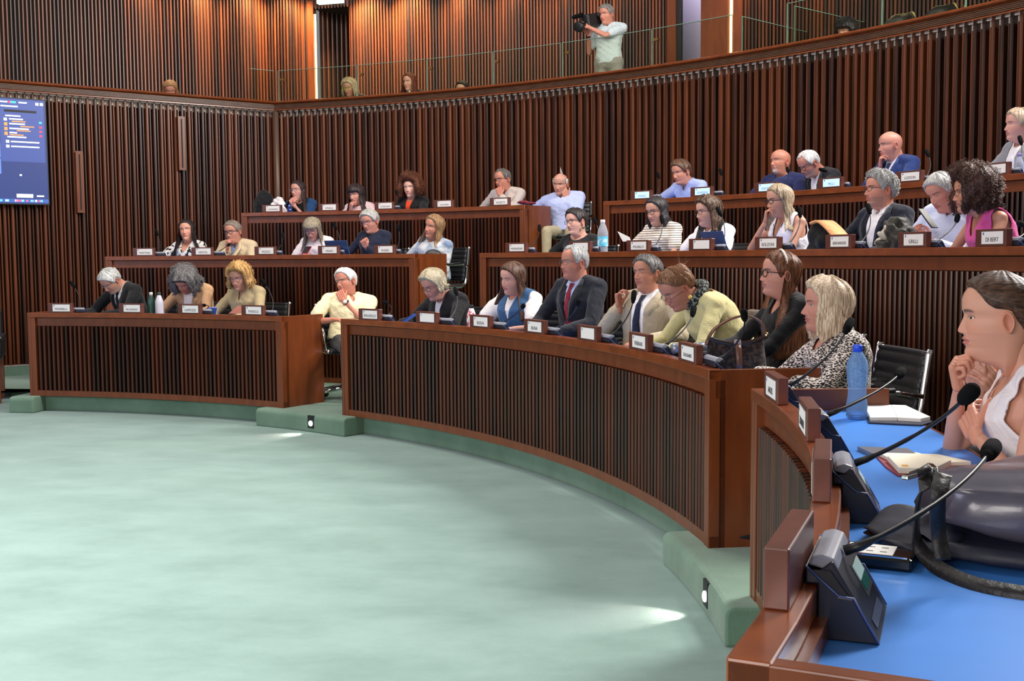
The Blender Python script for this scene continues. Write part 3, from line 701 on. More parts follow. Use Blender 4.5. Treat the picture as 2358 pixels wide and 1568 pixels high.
    bz = Z - (.0278 + .004 * (1 - ((ax - .033) / .02) ** 2))
    blend(front * np.clip(g(bz, .0030 * brow_w) * (ax > .012) * np.clip((.052 - ax) / .008, 0, 1) * 1.3, 0, 1), brow, .85)
    if fem > .5: blend(front * g(ez - .006, .003) * (np.abs(ex) < .014), sk * .62, .35)
    if scalp is not None:
        hl = hairline(np.degrees(np.abs(((TT - np.pi / 2 + np.pi) % (2 * np.pi)) - np.pi)), scalp[1]); blend(np.clip((Z - hl) / .006, 0, 1), scalp[0], .8)
    n = len(T); verts = np.stack([X, Y, Z], -1).reshape(-1, 3); cols = col.reshape(-1, 3)
    faces = []
    for i in range(len(zl) - 1):
        b = i * n
        for k in range(n): faces.append((b + k, b + (k + 1) % n, b + n + (k + 1) % n, b + n + k))
    faces.append(tuple((len(zl) - 1) * n + k for k in range(n)))
    verts = list(map(tuple, verts)); cols = list(map(tuple, cols))
    # ears
    for s in (-1, 1):
        base = len(verts); nu, nv = 14, 8; ec = np.array([s * .0745, -.012, .000])
        for j in range(nv):
            for i in range(nu):
                a = 2 * np.pi * i / nu; rr = [1.0, 1.0, .98, .86, .70, .5, .3, .1][j]; h = [-.004, .008, .0125, .0125, .0095, .0075, .0065, .006][j]
                y = -math.sin(a) * .016 * rr * 1.0; z = math.cos(a) * .030 * rr
                if z < 0: y *= (1 + z * 14)
                verts.append((ec[0] + s * (h + .20 * max(0, -(y)) ) , ec[1] + y - z * -.12, ec[2] + z))
                cols.append(tuple(sk * (np.array([1, .8, .76]) if j < 4 else np.array([.88, .66, .60]))))
        for j in range(nv - 1):
            for i in range(nu): faces.append((base + j * nu + i, base + j * nu + (i + 1) % nu, base + (j + 1) * nu + (i + 1) % nu, base + (j + 1) * nu + i))
        faces.append(tuple(base + (nv - 1) * nu + i for i in range(nu)))
    return np.array(verts), faces, np.array(cols)

HL = {  # hairline height by azimuth (0 = face, 180 = back)
 'full': [(0, .090), (25, .088), (40, .074), (55, .050), (66, .005), (74, -.012), (80, .006), (90, .030), (100, .022), (112, -.012), (130, -.045), (180, -.062)],
 'short': [(0, .088), (25, .086), (42, .072), (56, .050), (66, .012), (76, -.002), (82, .018), (92, .034), (104, .02), (116, -.012), (135, -.036), (180, -.048)],
 'recede': [(0, .100), (14, .100), (30, .112), (45, .098), (56, .056), (66, .015), (76, .0), (82, .018), (92, .034), (104, .02), (116, -.012), (135, -.036), (180, -.05)],
 'bald': [(0, .2), (60, .2), (66, .03), (76, .01), (82, .02), (92, .034), (104, .02), (116, -.012), (135, -.036), (180, -.05)],
 'tied': [(0, .094), (22, .094), (38, .088), (52, .074), (64, .050), (74, .038), (84, .036), (94, .033), (104, .006), (122, -.022), (180, -.040)],
 'fringe': [(0, .040), (25, .040), (42, .042), (55, .035), (66, .005), (74, -.012), (85, .0), (100, .0), (112, -.02), (130, -.045), (180, -.062)],
}
def hairline(az, kind): return interp(np.asarray(az), HL[kind])
def make_hair(kind='short', vol=.012, length=None, open_az=70, curl=0.0, front=.0, strands=0, seed=0, flare=0.0, top=1.0, asym=0.0, bun=False, crown=None, ears=False, srad=.0022, clump=.0):
    # returns verts, faces in head space. length: lowest z of hanging hair
    rng = np.random.RandomState(seed); n = 72; az = np.linspace(-180, 180, n, endpoint=False)
    rows = []; aa = np.abs(az); hl = hairline(aa, kind)
    part_s = 18
    if kind == 'bald': ztop = np.where(aa > 62, .062 + .02 * np.clip((aa - 90) / 90, 0, 1), .0)
    T = np.pi / 2 - np.radians(az)
    def surf(z, th):
        x, y = head_surface(z, T); k = 1 + th / .09
        return x, y
    levels = []
    ns = 18
    for j in range(ns + 1):
        s = j / ns
        if kind == 'bald': z = hl + (ztop - hl) * s
        else: z = hl + (.1245 - hl) * (1 - (1 - s) ** 1.5)
        z = np.minimum(z, .1245) if kind != 'bald' else z
        th = vol * np.clip(s / .12, 0.08, 1) ** .6 if length is None else np.full(n, vol) * np.where(aa > open_az, 1, np.clip(s / .15, .1, 1))
        if kind == 'bald': th = th * np.clip((1 - s) / .3, .1, 1) * (aa > 60)
        th = th * (1 + (top - 1) * np.clip((z - .05) / .06, 0, 1)) + front * np.clip((z - .05) / .05, 0, 1) * np.clip(1 - aa / 60, 0, 1)
        levels.append((z, th, s))
    V = []
    if length is not None:
        nl = 14
        for j in range(nl):
            s = 1 - j / nl
            z0 = hl; hang = aa > open_az
            zz = hl + (length + .015 * np.sin(az * .21 + seed) + asym * np.sign(az) - hl) * s * hang
            zref = np.maximum(hl, -.02)
            x, y = head_surface(np.where(hang, np.maximum(zz, -.03), hl), T)
            tipth = (1 - .55 * s ** 4)
            out = vol * tipth + (.018 + flare * s) * np.clip(s * 2.0, 0, 1) * hang
            r = np.hypot(x, y + .01) + 1e-6; k = 1 + np.where(hang, out, vol * .1) / r
            xx = x * k; yy = (y + .01) * k - .01
            # hair falling past the neck drops inward behind
            push = np.clip((-.125 - zz) * .62, 0, .085) * hang; dl = np.hypot(xx, yy + .01) + 1e-6; xx = xx + push * xx / dl * 1.0; yy = yy + push * np.where(yy > -.03, .9, -.75)
            wob = (curl * .6 + .0018) * np.sin(np.radians(az) * 17 + zz * (60 if curl > .003 else 9) + seed) * hang
            kk = 1 + wob / r
            V.append(np.stack([xx * kk, (yy + .01) * kk - .01, zz], -1))
    for z, th, s in levels:
        x, y = head_surface(z, T); x1, y1 = head_surface(np.minimum(z + .004, .1255), T)
        # outward direction from the skull centre
        d = np.stack([x, y + .01, z - .03], -1); d /= np.linalg.norm(d, axis=1)[:, None] + 1e-9
        gro = .0011 * np.sin(np.radians(az) * 21 + 2.5 * np.sin(z * 34 + seed)) + .0006 * np.sin(np.radians(az) * 9 + z * 60) + curl * (np.sin(az * .23 + z * 75 + seed) * np.cos(az * .11 - z * 90) * .6 + rng.rand(n) * .4)
        P = np.stack([x, y, z], -1) + d * (th + gro * np.clip(s / .15, 0, 1) * (1 if kind != 'bald' else .3))[:, None]
        V.append(P)
    V = np.array(V); nr = len(V); verts = V.reshape(-1, 3); faces = []
    for i in range(nr - 1):
        for k in range(n):
            if kind == 'bald' and aa[k] < 61: continue
            faces.append((i * n + k, i * n + (k + 1) % n, (i + 1) * n + (k + 1) % n, (i + 1) * n + k))
    if kind != 'bald': faces.append(tuple((nr - 1) * n + k for k in range(n)))
    verts = list(map(tuple, verts))
    if length is not None:   # close the inner side so the hanging hair has thickness
        base = len(verts); nin = 15; zi = []
        for i in range(nin):
            P = V[i].copy(); c = np.array([0, -.01]); dd = P[:, :2] - c; r = np.linalg.norm(dd, axis=1); P[:, :2] = c + dd * ((r - np.where(aa > open_az, .017, .004)) / (r + 1e-9))[:, None]
            verts += list(map(tuple, P))
        for i in range(nin - 1):
            for k in range(n): faces.append((base + i * n + k, base + (i + 1) * n + k, base + (i + 1) * n + (k + 1) % n, base + i * n + (k + 1) % n))
        for k in range(n): faces.append((k, base + k, base + (k + 1) % n, (k + 1) % n))
    # strands
    for q in range(strands):
        k = rng.randint(n)
        if kind == 'bald' and aa[k] < 64: continue
        i0 = rng.randint(0, max(1, nr - 6)) if length is None else (0 if rng.rand() < .5 else rng.randint(0, nr - 6))
        i1 = min(nr - 1, i0 + rng.randint(4, 14)); pts = []
        off = (rng.rand() - .2) * .004 + curl * (rng.rand() * 1.2); ph = rng.rand() * 6.3; kj = k + rng.randn() * .4; fr_ = .6 + rng.rand() * .6
        steps = max(5, (i1 - i0) * (2 if curl > .004 else 1)); 
        for st in range(steps):
            f = i0 + (i1 - i0) * st / (steps - 1); ii = int(f); ff = f - ii; ii2 = min(ii + 1, nr - 1)
            p = V[ii, k % n] * (1 - ff) + V[ii2, k % n] * ff
            d = p - np.array([0, -.01, min(max(p[2], -.03), .04)]); d /= np.linalg.norm(d) + 1e-9
            tg = np.array([-d[1], d[0], 0])
            c_ = curl * 1.2 if curl > .004 else .0015
            pts.append(p + d * (off + c_ * math.cos(ph + st * fr_ * 2.2) * (1 if curl > .004 else .4)) + tg * c_ * math.sin(ph + st * fr_ * 2.2))
        base = len(verts); m_ = len(pts); rr = srad * (.6 + .8 * rng.rand())
        for st, p in enumerate(pts):
            d = p - np.array([0, -.01, min(max(p[2], -.03), .04)]); d /= np.linalg.norm(d) + 1e-9; tg = np.array([-d[1], d[0], 0])
            r_ = rr * (1 if 0 < st < m_ - 1 else .3)
            for a in (0, 2.09, 4.19): verts.append(tuple(p + d * r_ * math.cos(a) + tg * r_ * math.sin(a)))
        for st in range(m_ - 1):
            for a in range(3): faces.append((base + st * 3 + a, base + st * 3 + (a + 1) % 3, base + st * 3 + 3 + (a + 1) % 3, base + st * 3 + 3 + a))
    if bun:
        base = len(verts); c = np.array(bun[:3]); rb = bun[3]
        for j in range(9):
            th = math.pi * j / 8
            for i in range(14):
                a = 2 * math.pi * i / 14; r_ = rb * (1 + .12 * math.sin(3 * a + 4 * th))
                verts.append(tuple(c + np.array([math.sin(th) * math.cos(a), math.sin(th) * math.sin(a), math.cos(th)]) * r_))
        for j in range(8):
            for i in range(14): faces.append((base + j * 14 + i, base + (j + 1) * 14 + i, base + (j + 1) * 14 + (i + 1) % 14, base + j * 14 + (i + 1) % 14))
        for q in range(26):
            a = rng.rand() * 6.28; e = rng.rand() * 1.2; d = np.array([math.cos(a) * math.cos(e), math.sin(a) * math.cos(e) - .3, math.sin(e)]); base = len(verts)
            L_ = rb * (1.3 + rng.rand()); bend = rng.randn(3) * .4
            for st in range(5):
                p = c + d * L_ * st / 4 + bend * rb * (st / 4) ** 2; r_ = .0028 * (1 - st / 5)
                for b_ in (0, 2.09, 4.19): verts.append(tuple(p + np.array([math.cos(b_), 0, math.sin(b_)]) * r_))
            for st in range(4):
                for b_ in range(3): faces.append((base + st * 3 + b_, base + st * 3 + (b_ + 1) % 3, base + st * 3 + 3 + (b_ + 1) % 3, base + st * 3 + 3 + b_))
    return np.array(verts), faces

def remesh(vf, voxel, smooth=4, keep=None):
    # vf: list of closed (verts, faces); union them into one continuous surface
    me = bpy.data.meshes.new('tmp'); vs = []; fs = []
    for v, f in vf:
        n = len(vs); vs += [tuple(p) for p in v]; fs += [tuple(n + i for i in q) for q in f]
    me.from_pydata(vs, [], fs); me.update()
    o = bpy.data.objects.new('tmp', me); C.objects.link(o)
    md = o.modifiers.new('r', 'REMESH'); md.mode = 'VOXEL'; md.voxel_size = voxel; md.adaptivity = 0
    if smooth: ms = o.modifiers.new('s', 'SMOOTH'); ms.factor = 0.6; ms.iterations = smooth
    dg = bpy.context.evaluated_depsgraph_get(); dg.update(); e = o.evaluated_get(dg); m2 = e.to_mesh()
    n = len(m2.vertices); co = np.empty(n * 3, np.float32); m2.vertices.foreach_get('co', co); co = co.reshape(-1, 3).astype(float)
    faces = [tuple(p.vertices) for p in m2.polygons]
    e.to_mesh_clear(); bpy.data.objects.remove(o); bpy.data.meshes.remove(me)
    return co, faces
def capsule(p0, r0, p1, r1, n=14, flat=1.0, ref=None):
    p0 = np.array(p0, float); p1 = np.array(p1, float); d = p1 - p0; L_ = np.linalg.norm(d) + 1e-9; d = d / L_
    ref = np.array(ref if ref is not None else ((0, 0, 1) if abs(d[2]) < .9 else (0, 1, 0)), float)
    u = ref - d * ref.dot(d); u /= np.linalg.norm(u); w_ = np.cross(d, u)
    vs = []; fs = []; rings = []
    for t in (-90, -60, -30): rings.append((p0 + d * r0 * math.sin(R(t)), r0 * math.cos(R(t))))
    for k in range(5): s = k / 4; rings.append((p0 + d * L_ * s, r0 + (r1 - r0) * s))
    for t in (30, 60, 90): rings.append((p1 + d * r1 * math.sin(R(t)), r1 * math.cos(R(t))))
    for c, r_ in rings:
        r_ = max(r_, 1e-4)
        for k in range(n):
            a = 2 * math.pi * k / n; vs.append(c + (u * math.cos(a) * flat + w_ * math.sin(a)) * r_)
    m_ = len(rings)
    for i in range(m_ - 1):
        for k in range(n): fs.append((i * n + k, (i + 1) * n + k, (i + 1) * n + (k + 1) % n, i * n + (k + 1) % n))
    fs.append(tuple(range(n))); fs.append(tuple(range((m_ - 1) * n, m_ * n))[::-1])
    return vs, fs
def loft(rings, n=20):
    # rings: (centre, axis_x, axis_y, rx, ry)
    vs = []; fs = []
    for c, ux, uy, rx, ry in rings:
        for k in range(n):
            a = 2 * math.pi * k / n; ca, sa = math.cos(a), math.sin(a)
            vs.append(c + ux * rx * math.copysign(abs(ca) ** .85, ca) + uy * ry * math.copysign(abs(sa) ** .9, sa))
    m_ = len(rings)
    for i in range(m_ - 1):
        for k in range(n): fs.append((i * n + k, i * n + (k + 1) % n, (i + 1) * n + (k + 1) % n, (i + 1) * n + k))
    fs.append(tuple(range(n))[::-1]); fs.append(tuple(range((m_ - 1) * n, m_ * n)))
    return vs, fs
_hands = {}
def hand(pose, side, vox=.0045):
    # wrist at origin, fingers +y, back of the hand +z, thumb on +x for side = 1
    key = (pose, side, vox)
    if key in _hands: return _hands[key]
    curls = {'flat': (6, 8, 8), 'relaxed': (24, 32, 22), 'curl': (48, 62, 40), 'fist': (78, 92, 60), 'hold': (40, 50, 30), 'point': None, 'open': (12, 20, 15)}
    parts = []
    parts.append(capsule((0, -.03, 0), .026, (0, .005, 0), .026, flat=.75, ref=(0, 0, 1)))
    for x0, x1 in ((-.024, -.030), (-.008, -.010), (.008, .010), (.022, .029)):
        parts.append(capsule((x0, .012, 0), .0150, (x1, .084, .002), .0125))
    for k, (x, L_, r_) in enumerate(((-.030, .072, .0078), (-.0105, .088, .0086), (.0105, .094, .0090), (.031, .084, .0088))):
        c = curls[pose] if pose != 'point' else ((60, 80, 50) if k < 3 else (8, 12, 8))
        jit = (k - 1.5) * (5 if pose not in ('flat',) else 2); p = np.array([x, .084 - (.006 if k == 0 else 0), .002]); a = 0; spread = -(x) * 1.6
        for seg, (fr_, ca) in enumerate(zip((.46, .31, .23), c)):
            a += ca - jit * (seg == 0); d = np.array([math.sin(x * 2.5) * (1 if pose in ('flat', 'open') else .3), math.cos(R(a)), -math.sin(R(a))]); d /= np.linalg.norm(d)
            q = p + d * L_ * fr_; parts.append(capsule(p, r_ * (1 - .06 * seg), q, r_ * (.95 - .08 * seg), 10)); p = q
    th = {'flat': (.9, .5, 0), 'open': (.9, .5, -.1), 'relaxed': (.6, .75, -.35), 'curl': (.35, .8, -.6), 'fist': (.05, .8, -.65), 'hold': (.45, .8, -.6), 'point': (.1, .8, -.6)}[pose]
    d = np.array(th); d /= np.linalg.norm(d); p = np.array([.020, .020, -.004]); q = p + np.array([.024, .026, -.008])
    parts.append(capsule(p, .0150, q, .0120)); d2 = d.copy(); q2 = q + d2 * .034; parts.append(capsule(q, .0112, q2, .0098)); d3 = d2 + np.array([-.5, .3, 0]) * (pose in ('fist', 'hold', 'curl')); d3 /= np.linalg.norm(d3)
    parts.append(capsule(q2, .0098, q2 + d3 * .026, .0078))
    v, f = remesh(parts, vox, 2)
    if side < 0: v = v * np.array([-1, 1, 1]); f = [t[::-1] for t in f]
    _hands[key] = (v, f); return v, f

def skin_mat(key, rough=.5):
    k = 'skin'
    if k in MATS: return MATS[k]
    mt, nt, b = new_mat(k); at = nt.nodes.new('ShaderNodeAttribute'); at.attribute_name = 'tint'
    nt.links.new(at.outputs['Color'], b.inputs['Base Color']); b.inputs['Roughness'].default_value = .5
    b.inputs['Subsurface Weight'].default_value = .12; b.inputs['Subsurface Radius'].default_value = (.012, .005, .003); b.inputs['Subsurface Scale'].default_value = .6
    n = nt.nodes.new('ShaderNodeTexNoise'); n.inputs['Scale'].default_value = 220; bp = nt.nodes.new('ShaderNodeBump'); bp.inputs['Strength'].default_value = .12; bp.inputs['Distance'].default_value = .002
    tc = nt.nodes.new('ShaderNodeTexCoord'); nt.links.new(tc.outputs['Object'], n.inputs['Vector']); nt.links.new(n.outputs['Fac'], bp.inputs['Height']); nt.links.new(bp.outputs['Normal'], b.inputs['Normal'])
    return mt
def hair_mat(rgb, rgb2=None, axis=(170, 170, 16)):
    k = 'hair_%d_%d_%d_%d' % (rgb + (axis[0],))
    if k in MATS: return MATS[k]
    mt, nt, b = new_mat(k); N = nt.nodes; L = nt.links; c1 = srgb(*rgb); c2 = srgb(*(rgb2 or tuple(min(255, int(c * 1.45 + 8)) for c in rgb)))
    tc = N.new('ShaderNodeTexCoord'); mp = N.new('ShaderNodeMapping'); mp.inputs['Scale'].default_value = axis
    n = N.new('ShaderNodeTexNoise'); n.inputs['Scale'].default_value = 1; n.inputs['Detail'].default_value = 5; L.new(tc.outputs['Object'], mp.inputs['Vector']); L.new(mp.outputs['Vector'], n.inputs['Vector'])
    cr = N.new('ShaderNodeValToRGB'); cr.color_ramp.elements[0].position = .35; cr.color_ramp.elements[1].position = .68; cr.color_ramp.elements[0].color = tuple(c * .78 for c in c1[:3]) + (1,); cr.color_ramp.elements[1].color = c2
    L.new(n.outputs['Fac'], cr.inputs['Fac']); L.new(cr.outputs['Color'], b.inputs['Base Color'])
    bp = N.new('ShaderNodeBump'); bp.inputs['Strength'].default_value = .45; bp.inputs['Distance'].default_value = .005; L.new(n.outputs['Fac'], bp.inputs['Height']); L.new(bp.outputs['Normal'], b.inputs['Normal'])
    b.inputs['Roughness'].default_value = .48; b.inputs['Specular IOR Level'].default_value = .4
    return mt
def cloth(rgb, rough=.85, sheen=.15, name=None):
    k = name or 'cloth_%d_%d_%d' % rgb
    if k in MATS: return MATS[k]
    mt, nt, b = new_mat(k); N = nt.nodes; L = nt.links; c = srgb(*rgb); b.inputs['Base Color'].default_value = c; b.inputs['Roughness'].default_value = rough; b.inputs['Sheen Weight'].default_value = sheen
    b.inputs['Specular IOR Level'].default_value = .25
    tc = N.new('ShaderNodeTexCoord'); n = N.new('ShaderNodeTexNoise'); n.inputs['Scale'].default_value = 14; n.inputs['Detail'].default_value = 5; n.inputs['Distortion'].default_value = 1.2
    L.new(tc.outputs['Object'], n.inputs['Vector']); bp = N.new('ShaderNodeBump'); bp.inputs['Strength'].default_value = .55; bp.inputs['Distance'].default_value = .02
    L.new(n.outputs['Fac'], bp.inputs['Height']); L.new(bp.outputs['Normal'], b.inputs['Normal'])
    return mt
def pattern(name, kind, c1, c2, scale=1.0, lo=.5, soft=.03, c3=None):
    if name in MATS: return MATS[name]
    mt = cloth((128, 128, 128), name=name); nt = mt.node_tree; N = nt.nodes; L = nt.links; b = N['Principled BSDF']
    tc = N.new('ShaderNodeTexCoord')
    if kind == 'stripe':
        t = N.new('ShaderNodeTexWave'); t.bands_direction = 'Z'; t.inputs['Scale'].default_value = scale; t.inputs['Distortion'].default_value = .6
    elif kind == 'check':
        t = N.new('ShaderNodeTexBrick'); t.inputs['Scale'].default_value = scale; t.inputs['Mortar Size'].default_value = .012; t.inputs['Color1'].default_value = (1, 1, 1, 1); t.inputs['Color2'].default_value = (1, 1, 1, 1); t.inputs['Mortar'].default_value = (0, 0, 0, 1)
    else:
        t = N.new('ShaderNodeTexNoise'); t.inputs['Scale'].default_value = scale; t.inputs['Detail'].default_value = 3
    if kind == 'weave':
        mp = N.new('ShaderNodeMapping'); mp.inputs['Scale'].default_value = (1, 1, 2.4); L.new(tc.outputs['Object'], mp.inputs['Vector']); N.remove(t); t = N.new('ShaderNodeTexVoronoi'); t.inputs['Scale'].default_value = scale; L.new(mp.outputs['Vector'], t.inputs['Vector'])
        src = t.outputs['Distance']
    else:
        L.new(tc.outputs['Object'], t.inputs['Vector']); src = t.outputs['Fac'] if 'Fac' in t.outputs else t.outputs['Color']
        if kind == 'stripe': src = t.outputs['Fac']
    cr = N.new('ShaderNodeValToRGB'); cr.color_ramp.elements[0].position = lo; cr.color_ramp.elements[1].position = lo + soft; cr.color_ramp.elements[0].color = srgb(*c1); cr.color_ramp.elements[1].color = srgb(*c2)
    if c3: e = cr.color_ramp.elements.new(min(1, lo + soft + .12)); e.color = srgb(*c3)
    L.new(src, cr.inputs['Fac']); L.new(cr.outputs['Color'], b.inputs['Base Color']); return mt

def np_obj(name, verts, faces, mat, parent, off, smooth=True, cols=None, **t):
    me = bpy.data.meshes.new(name); me.from_pydata([tuple(v - off) for v in verts], [], faces); me.update()
    if smooth: me.polygons.foreach_set('use_smooth', [True] * len(me.polygons))
    if cols is not None:
        ca = me.color_attributes.new('tint', 'FLOAT_COLOR', 'POINT'); arr = np.ones((len(verts), 4), np.float32); arr[:, :3] = cols; ca.data.foreach_set('color', arr.ravel())
    o = bpy.data.objects.new(name, me); C.objects.link(o)
    for mm in (mat if isinstance(mat, (list, tuple)) else [mat]): me.materials.append(mm)
    o.parent = parent; ORG[o.name] = ORG.get(parent.name, Vector((0, 0, 0))) if parent else Vector((0, 0, 0)); return tag(o, t.get('label'))
def rotm(yaw_deg):   # columns: right, forward, up for a body facing world angle yaw
    a = R(yaw_deg); f = np.array([math.cos(a), math.sin(a), 0]); r_ = np.array([math.sin(a), -math.cos(a), 0]); return np.stack([r_, f, np.array([0, 0, 1.0])], 1)
def rx(d): c, s = math.cos(R(d)), math.sin(R(d)); return np.array([[1, 0, 0], [0, c, -s], [0, s, c]])
def ry(d): c, s = math.cos(R(d)), math.sin(R(d)); return np.array([[c, 0, s], [0, 1, 0], [-s, 0, c]])
def rz_(d): c, s = math.cos(R(d)), math.sin(R(d)); return np.array([[c, -s, 0], [s, c, 0], [0, 0, 1]])

def person(label, px, py, r=None, head=(40, 0, 0), body=None, lean=8, side=0, zf=None, arms=(None, None), outfit='tee', colors=None,
           skin=(222, 172, 148), lips=(178, 98, 90), brow=(70, 50, 38), hair=None, hair_c=(60, 40, 28), fem=0, glasses=None, closed=False, beard=None,
           nose=1.0, res=1.0, vox=.0105, standing=False, hscale=1.0, seat=True, chair_label=None, neck_len=.092, jaw=1.0, age=0.3, broad=1.0, extras=None, trousers=(30, 30, 36), P=None, seat_shift=0, turn_chair=None, hair_c2=None, brow_w=1.0, scalp=None, torso_pull=0, tie=None, low=True, hair_axis=(170, 170, 16)):
    """px, py: photo pixel of the centre of the head (level with the eyes); r: its distance from the room centre;
    head = (turn to image left from facing the lens, look down, tilt to the image right)"""
    P = on_r(px, py, r) if P is None else P
    camang = math.degrees(math.atan2(-P.y, -P.x)); hy = camang - head[0]
    by = (math.degrees(math.atan2(CY - P.y, CX - P.x)) if body is None else camang - body)
    P = np.array(P)
    Hm = rotm(hy) @ rx(-head[1]) @ ry(head[2])
    Bm = rotm(by); Tm = Bm @ rx(-lean) @ ry(side)
    # P is the eye-level centre of the head; the head origin lies 12 mm lower
    hc = P - Hm @ np.array([0, .0, .012]) * hscale
    base = hc + Hm @ np.array([0, -.042, -.075]) * hscale
    nb = base + Tm @ np.array([0, -.012 - .03 * (head[1] > 15), -neck_len + .065])         # base of the neck (C7 level)
    TL = .49
    hip = nb - Tm @ np.array([0, 0, TL])
    if not standing and zf is not None:
        want = zf + .54; dz = hip[2] - want
        k = np.clip((nb[2] - want) / (nb[2] - hip[2]), .84, 1.16); TL *= k; hip = nb - Tm @ np.array([0, 0, TL])
    ux, uy, uz = Tm[:, 0], Tm[:, 1], Tm[:, 2]
    root = empty('person', (hip[0], hip[1], zf if zf is not None else hip[2]), 0, label, 'person'); off = np.array(root.location)
    b = broad; sw = .176 * b * (1 - .13 * fem)
    S = {s: nb + ux * s * sw - uz * .058 + uy * .0 for s in (-1, 1)}     # s = +1: the person's right
    sk = np.array(srgb(*skin)[:3]) * np.array([.84, .80, .78])
    k_ = TL / .49
    def torso(inf, top=True, stretch=1.0):
        lv = [(0.0, .165, .115, .0), (.08, .160, .112, .0), (.18, .145 - .012 * fem, .108, .005), (.28, .155 - .008 * fem, .118, .008), (.36, .168 - .012 * fem, .118 + .008 * fem, .006), (.42, .165 - .01 * fem, .100, -.004), (.46, .118, .074, -.010), (.485, .074, .058, -.012), (.505, .060, .054, -.008)]
        rings = []
        for z, rx_, ry_, yo in lv:
            z = z * k_; bb = b if z < .45 * k_ else 1 + (b - 1) * .4
            rings.append((hip + uz * z + uy * yo, ux, uy, rx_ * bb + inf, ry_ * (1 + (b - 1) * 1.2) + inf))
        return loft(rings, 24)
    def shoulders(inf):
        out = []
        for s in (-1, 1):
            out.append(capsule(nb + ux * s * .05 - uz * .026, .046 + inf, S[s], .051 + inf))
        return out
    # arms
    AR = {}
    for s, a in ((-1, arms[0]), (1, arms[1])):          # arms[0]: their left arm, arms[1]: their right arm
        a = dict(a or {'t': 'lap'}); t = a['t']; sh = S[s]
        if t == 'lap': tgt = hip + Bm @ np.array([s * .10, .30, .06]); fd = Bm @ np.array([-s * .3, 1, -.2]); pose = 'relaxed'; bk = np.array([0, 0, 1.]); pole = Bm @ np.array([s * .5, -.6, -.4])
        elif t == 'desk':
            z = a.get('z', .0); q = nb + Bm @ np.array([s * a.get('x', .14), a.get('y', .36), 0]); tgt = np.array([q[0], q[1], a['h'] + .03]); fd = Bm @ np.array([-s * a.get('in', .6), 1, -.05]); pose = a.get('pose', 'relaxed'); bk = np.array([0, 0, 1.]); pole = Bm @ np.array([s * .8, -.4, -.5])
        elif t in ('chin', 'mouth', 'cheek', 'temple', 'nose', 'near'):
            pos = {'chin': (s * .028, .062, -.205), 'mouth': (s * .035, .105, -.165), 'cheek': (s * .085, .030, -.135), 'temple': (s * .10, .02, -.10), 'nose': (s * .03, .13, -.12), 'near': (s * .02, .16, -.19)}[t]
            pos = np.array(a.get('pos', pos)); tgt = hc + Hm @ (pos * hscale)
            fd = Hm @ np.array(a.get('fd', (-s * .35, .05, 1.0))); bk = Hm @ np.array(a.get('bk', (s * .55, .8, 0))); pose = a.get('pose', 'curl'); pole = Bm @ np.array(a.get('pole', (s * .55, .35, -1.0)))
        elif t == 'world': tgt = np.array(a['p']); fd = np.array(a['fd'], float); bk = np.array(a['bk'], float); pose = a.get('pose', 'relaxed'); pole = np.array(a.get('pole', Bm @ np.array([s * .6, .2, -1])), float)
        elif t == 'down': tgt = sh + Bm @ np.array([s * .06, .05, -.52]); fd = np.array([0, 0, -1.]); bk = Bm @ np.array([s, 0, 0]); pose = 'relaxed'; pole = Bm @ np.array([s * .3, -1, 0])
        l1, l2 = .285 * k_ ** .5, .25; d = tgt - sh; D = np.linalg.norm(d)
        if D > (l1 + l2) * .995:
            if t in ('desk', 'lap'): tgt = sh + d / D * (l1 + l2) * .99
            else:
                e_ = D / ((l1 + l2) * .99); l1 *= e_; l2 *= e_
            d = tgt - sh; D = np.linalg.norm(d)
        D = max(D, .12); dn_ = d / np.linalg.norm(d); ca = np.clip((l1 ** 2 + D ** 2 - l2 ** 2) / (2 * l1 * D), -1, 1); sa = math.sqrt(1 - ca * ca)
        pv = pole - dn_ * pole.dot(dn_); pv /= np.linalg.norm(pv) + 1e-9; el = sh + dn_ * l1 * ca + pv * l1 * sa
        fd = fd / np.linalg.norm(fd); bk = bk - fd * bk.dot(fd); bk /= np.linalg.norm(bk) + 1e-9
        AR[s] = (sh, el, tgt, fd, bk, pose)
    def armparts(inf, upto='wrist', sleeve=0.0):
        out = []; inf = inf - .006 * fem
        for s in (-1, 1):
            sh, el, wr, fd, bk, pose = AR[s]
            out.append(capsule(sh - uz * .012, .048 * b ** .5 + inf, sh + (el - sh) * .5, .043 * (1 + (b - 1) * .5) + inf))
            if upto == 'short': e2 = sh + (el - sh) * .68; out.append(capsule(sh + (el - sh) * .3, .047 + inf + sleeve, e2, .046 + inf + sleeve)); continue
            if upto == 'cap': continue
            out.append(capsule(sh + (el - sh) * .5, .043 + inf, el, .038 + inf))
            w2 = wr if upto == 'wrist' else (el + (wr - el) * (.82 if upto == 'cuff' else .35))
            out.append(capsule(el, .038 + inf, el + (w2 - el) * .5, .035 + inf + sleeve)); out.append(capsule(el + (w2 - el) * .5, .035 + inf + sleeve, w2, (.026 if upto == 'wrist' else .031) + inf + sleeve))
        return out
    # ---- body: torso, neck, arms as one surface, joined with head and hands
    neck = [capsule(nb - uz * .02, .056 - .009 * fem, base + Hm @ np.array([0, -.004, .04]), .0505 - .0075 * fem)]
    bv, bf = remesh([torso(-.012)] + shoulders(-.010) + armparts(-.004) + neck, vox, 3)
    V = [bv]; F = [bf]; CL = [np.ones((len(bv), 3)) * sk]; n = len(bv)
    hv, hf, hcx = make_head(sk, srgb(*lips)[:3], srgb(*brow)[:3], fem=fem, nose=nose, closed=closed, res=res, beard=beard, age=age, jaw=jaw, brow_w=brow_w, scalp=scalp)
    V.append((hv * hscale) @ Hm.T + hc); F.append([tuple(i + n for i in f) for f in hf]); CL.append(hcx); n += len(hv)
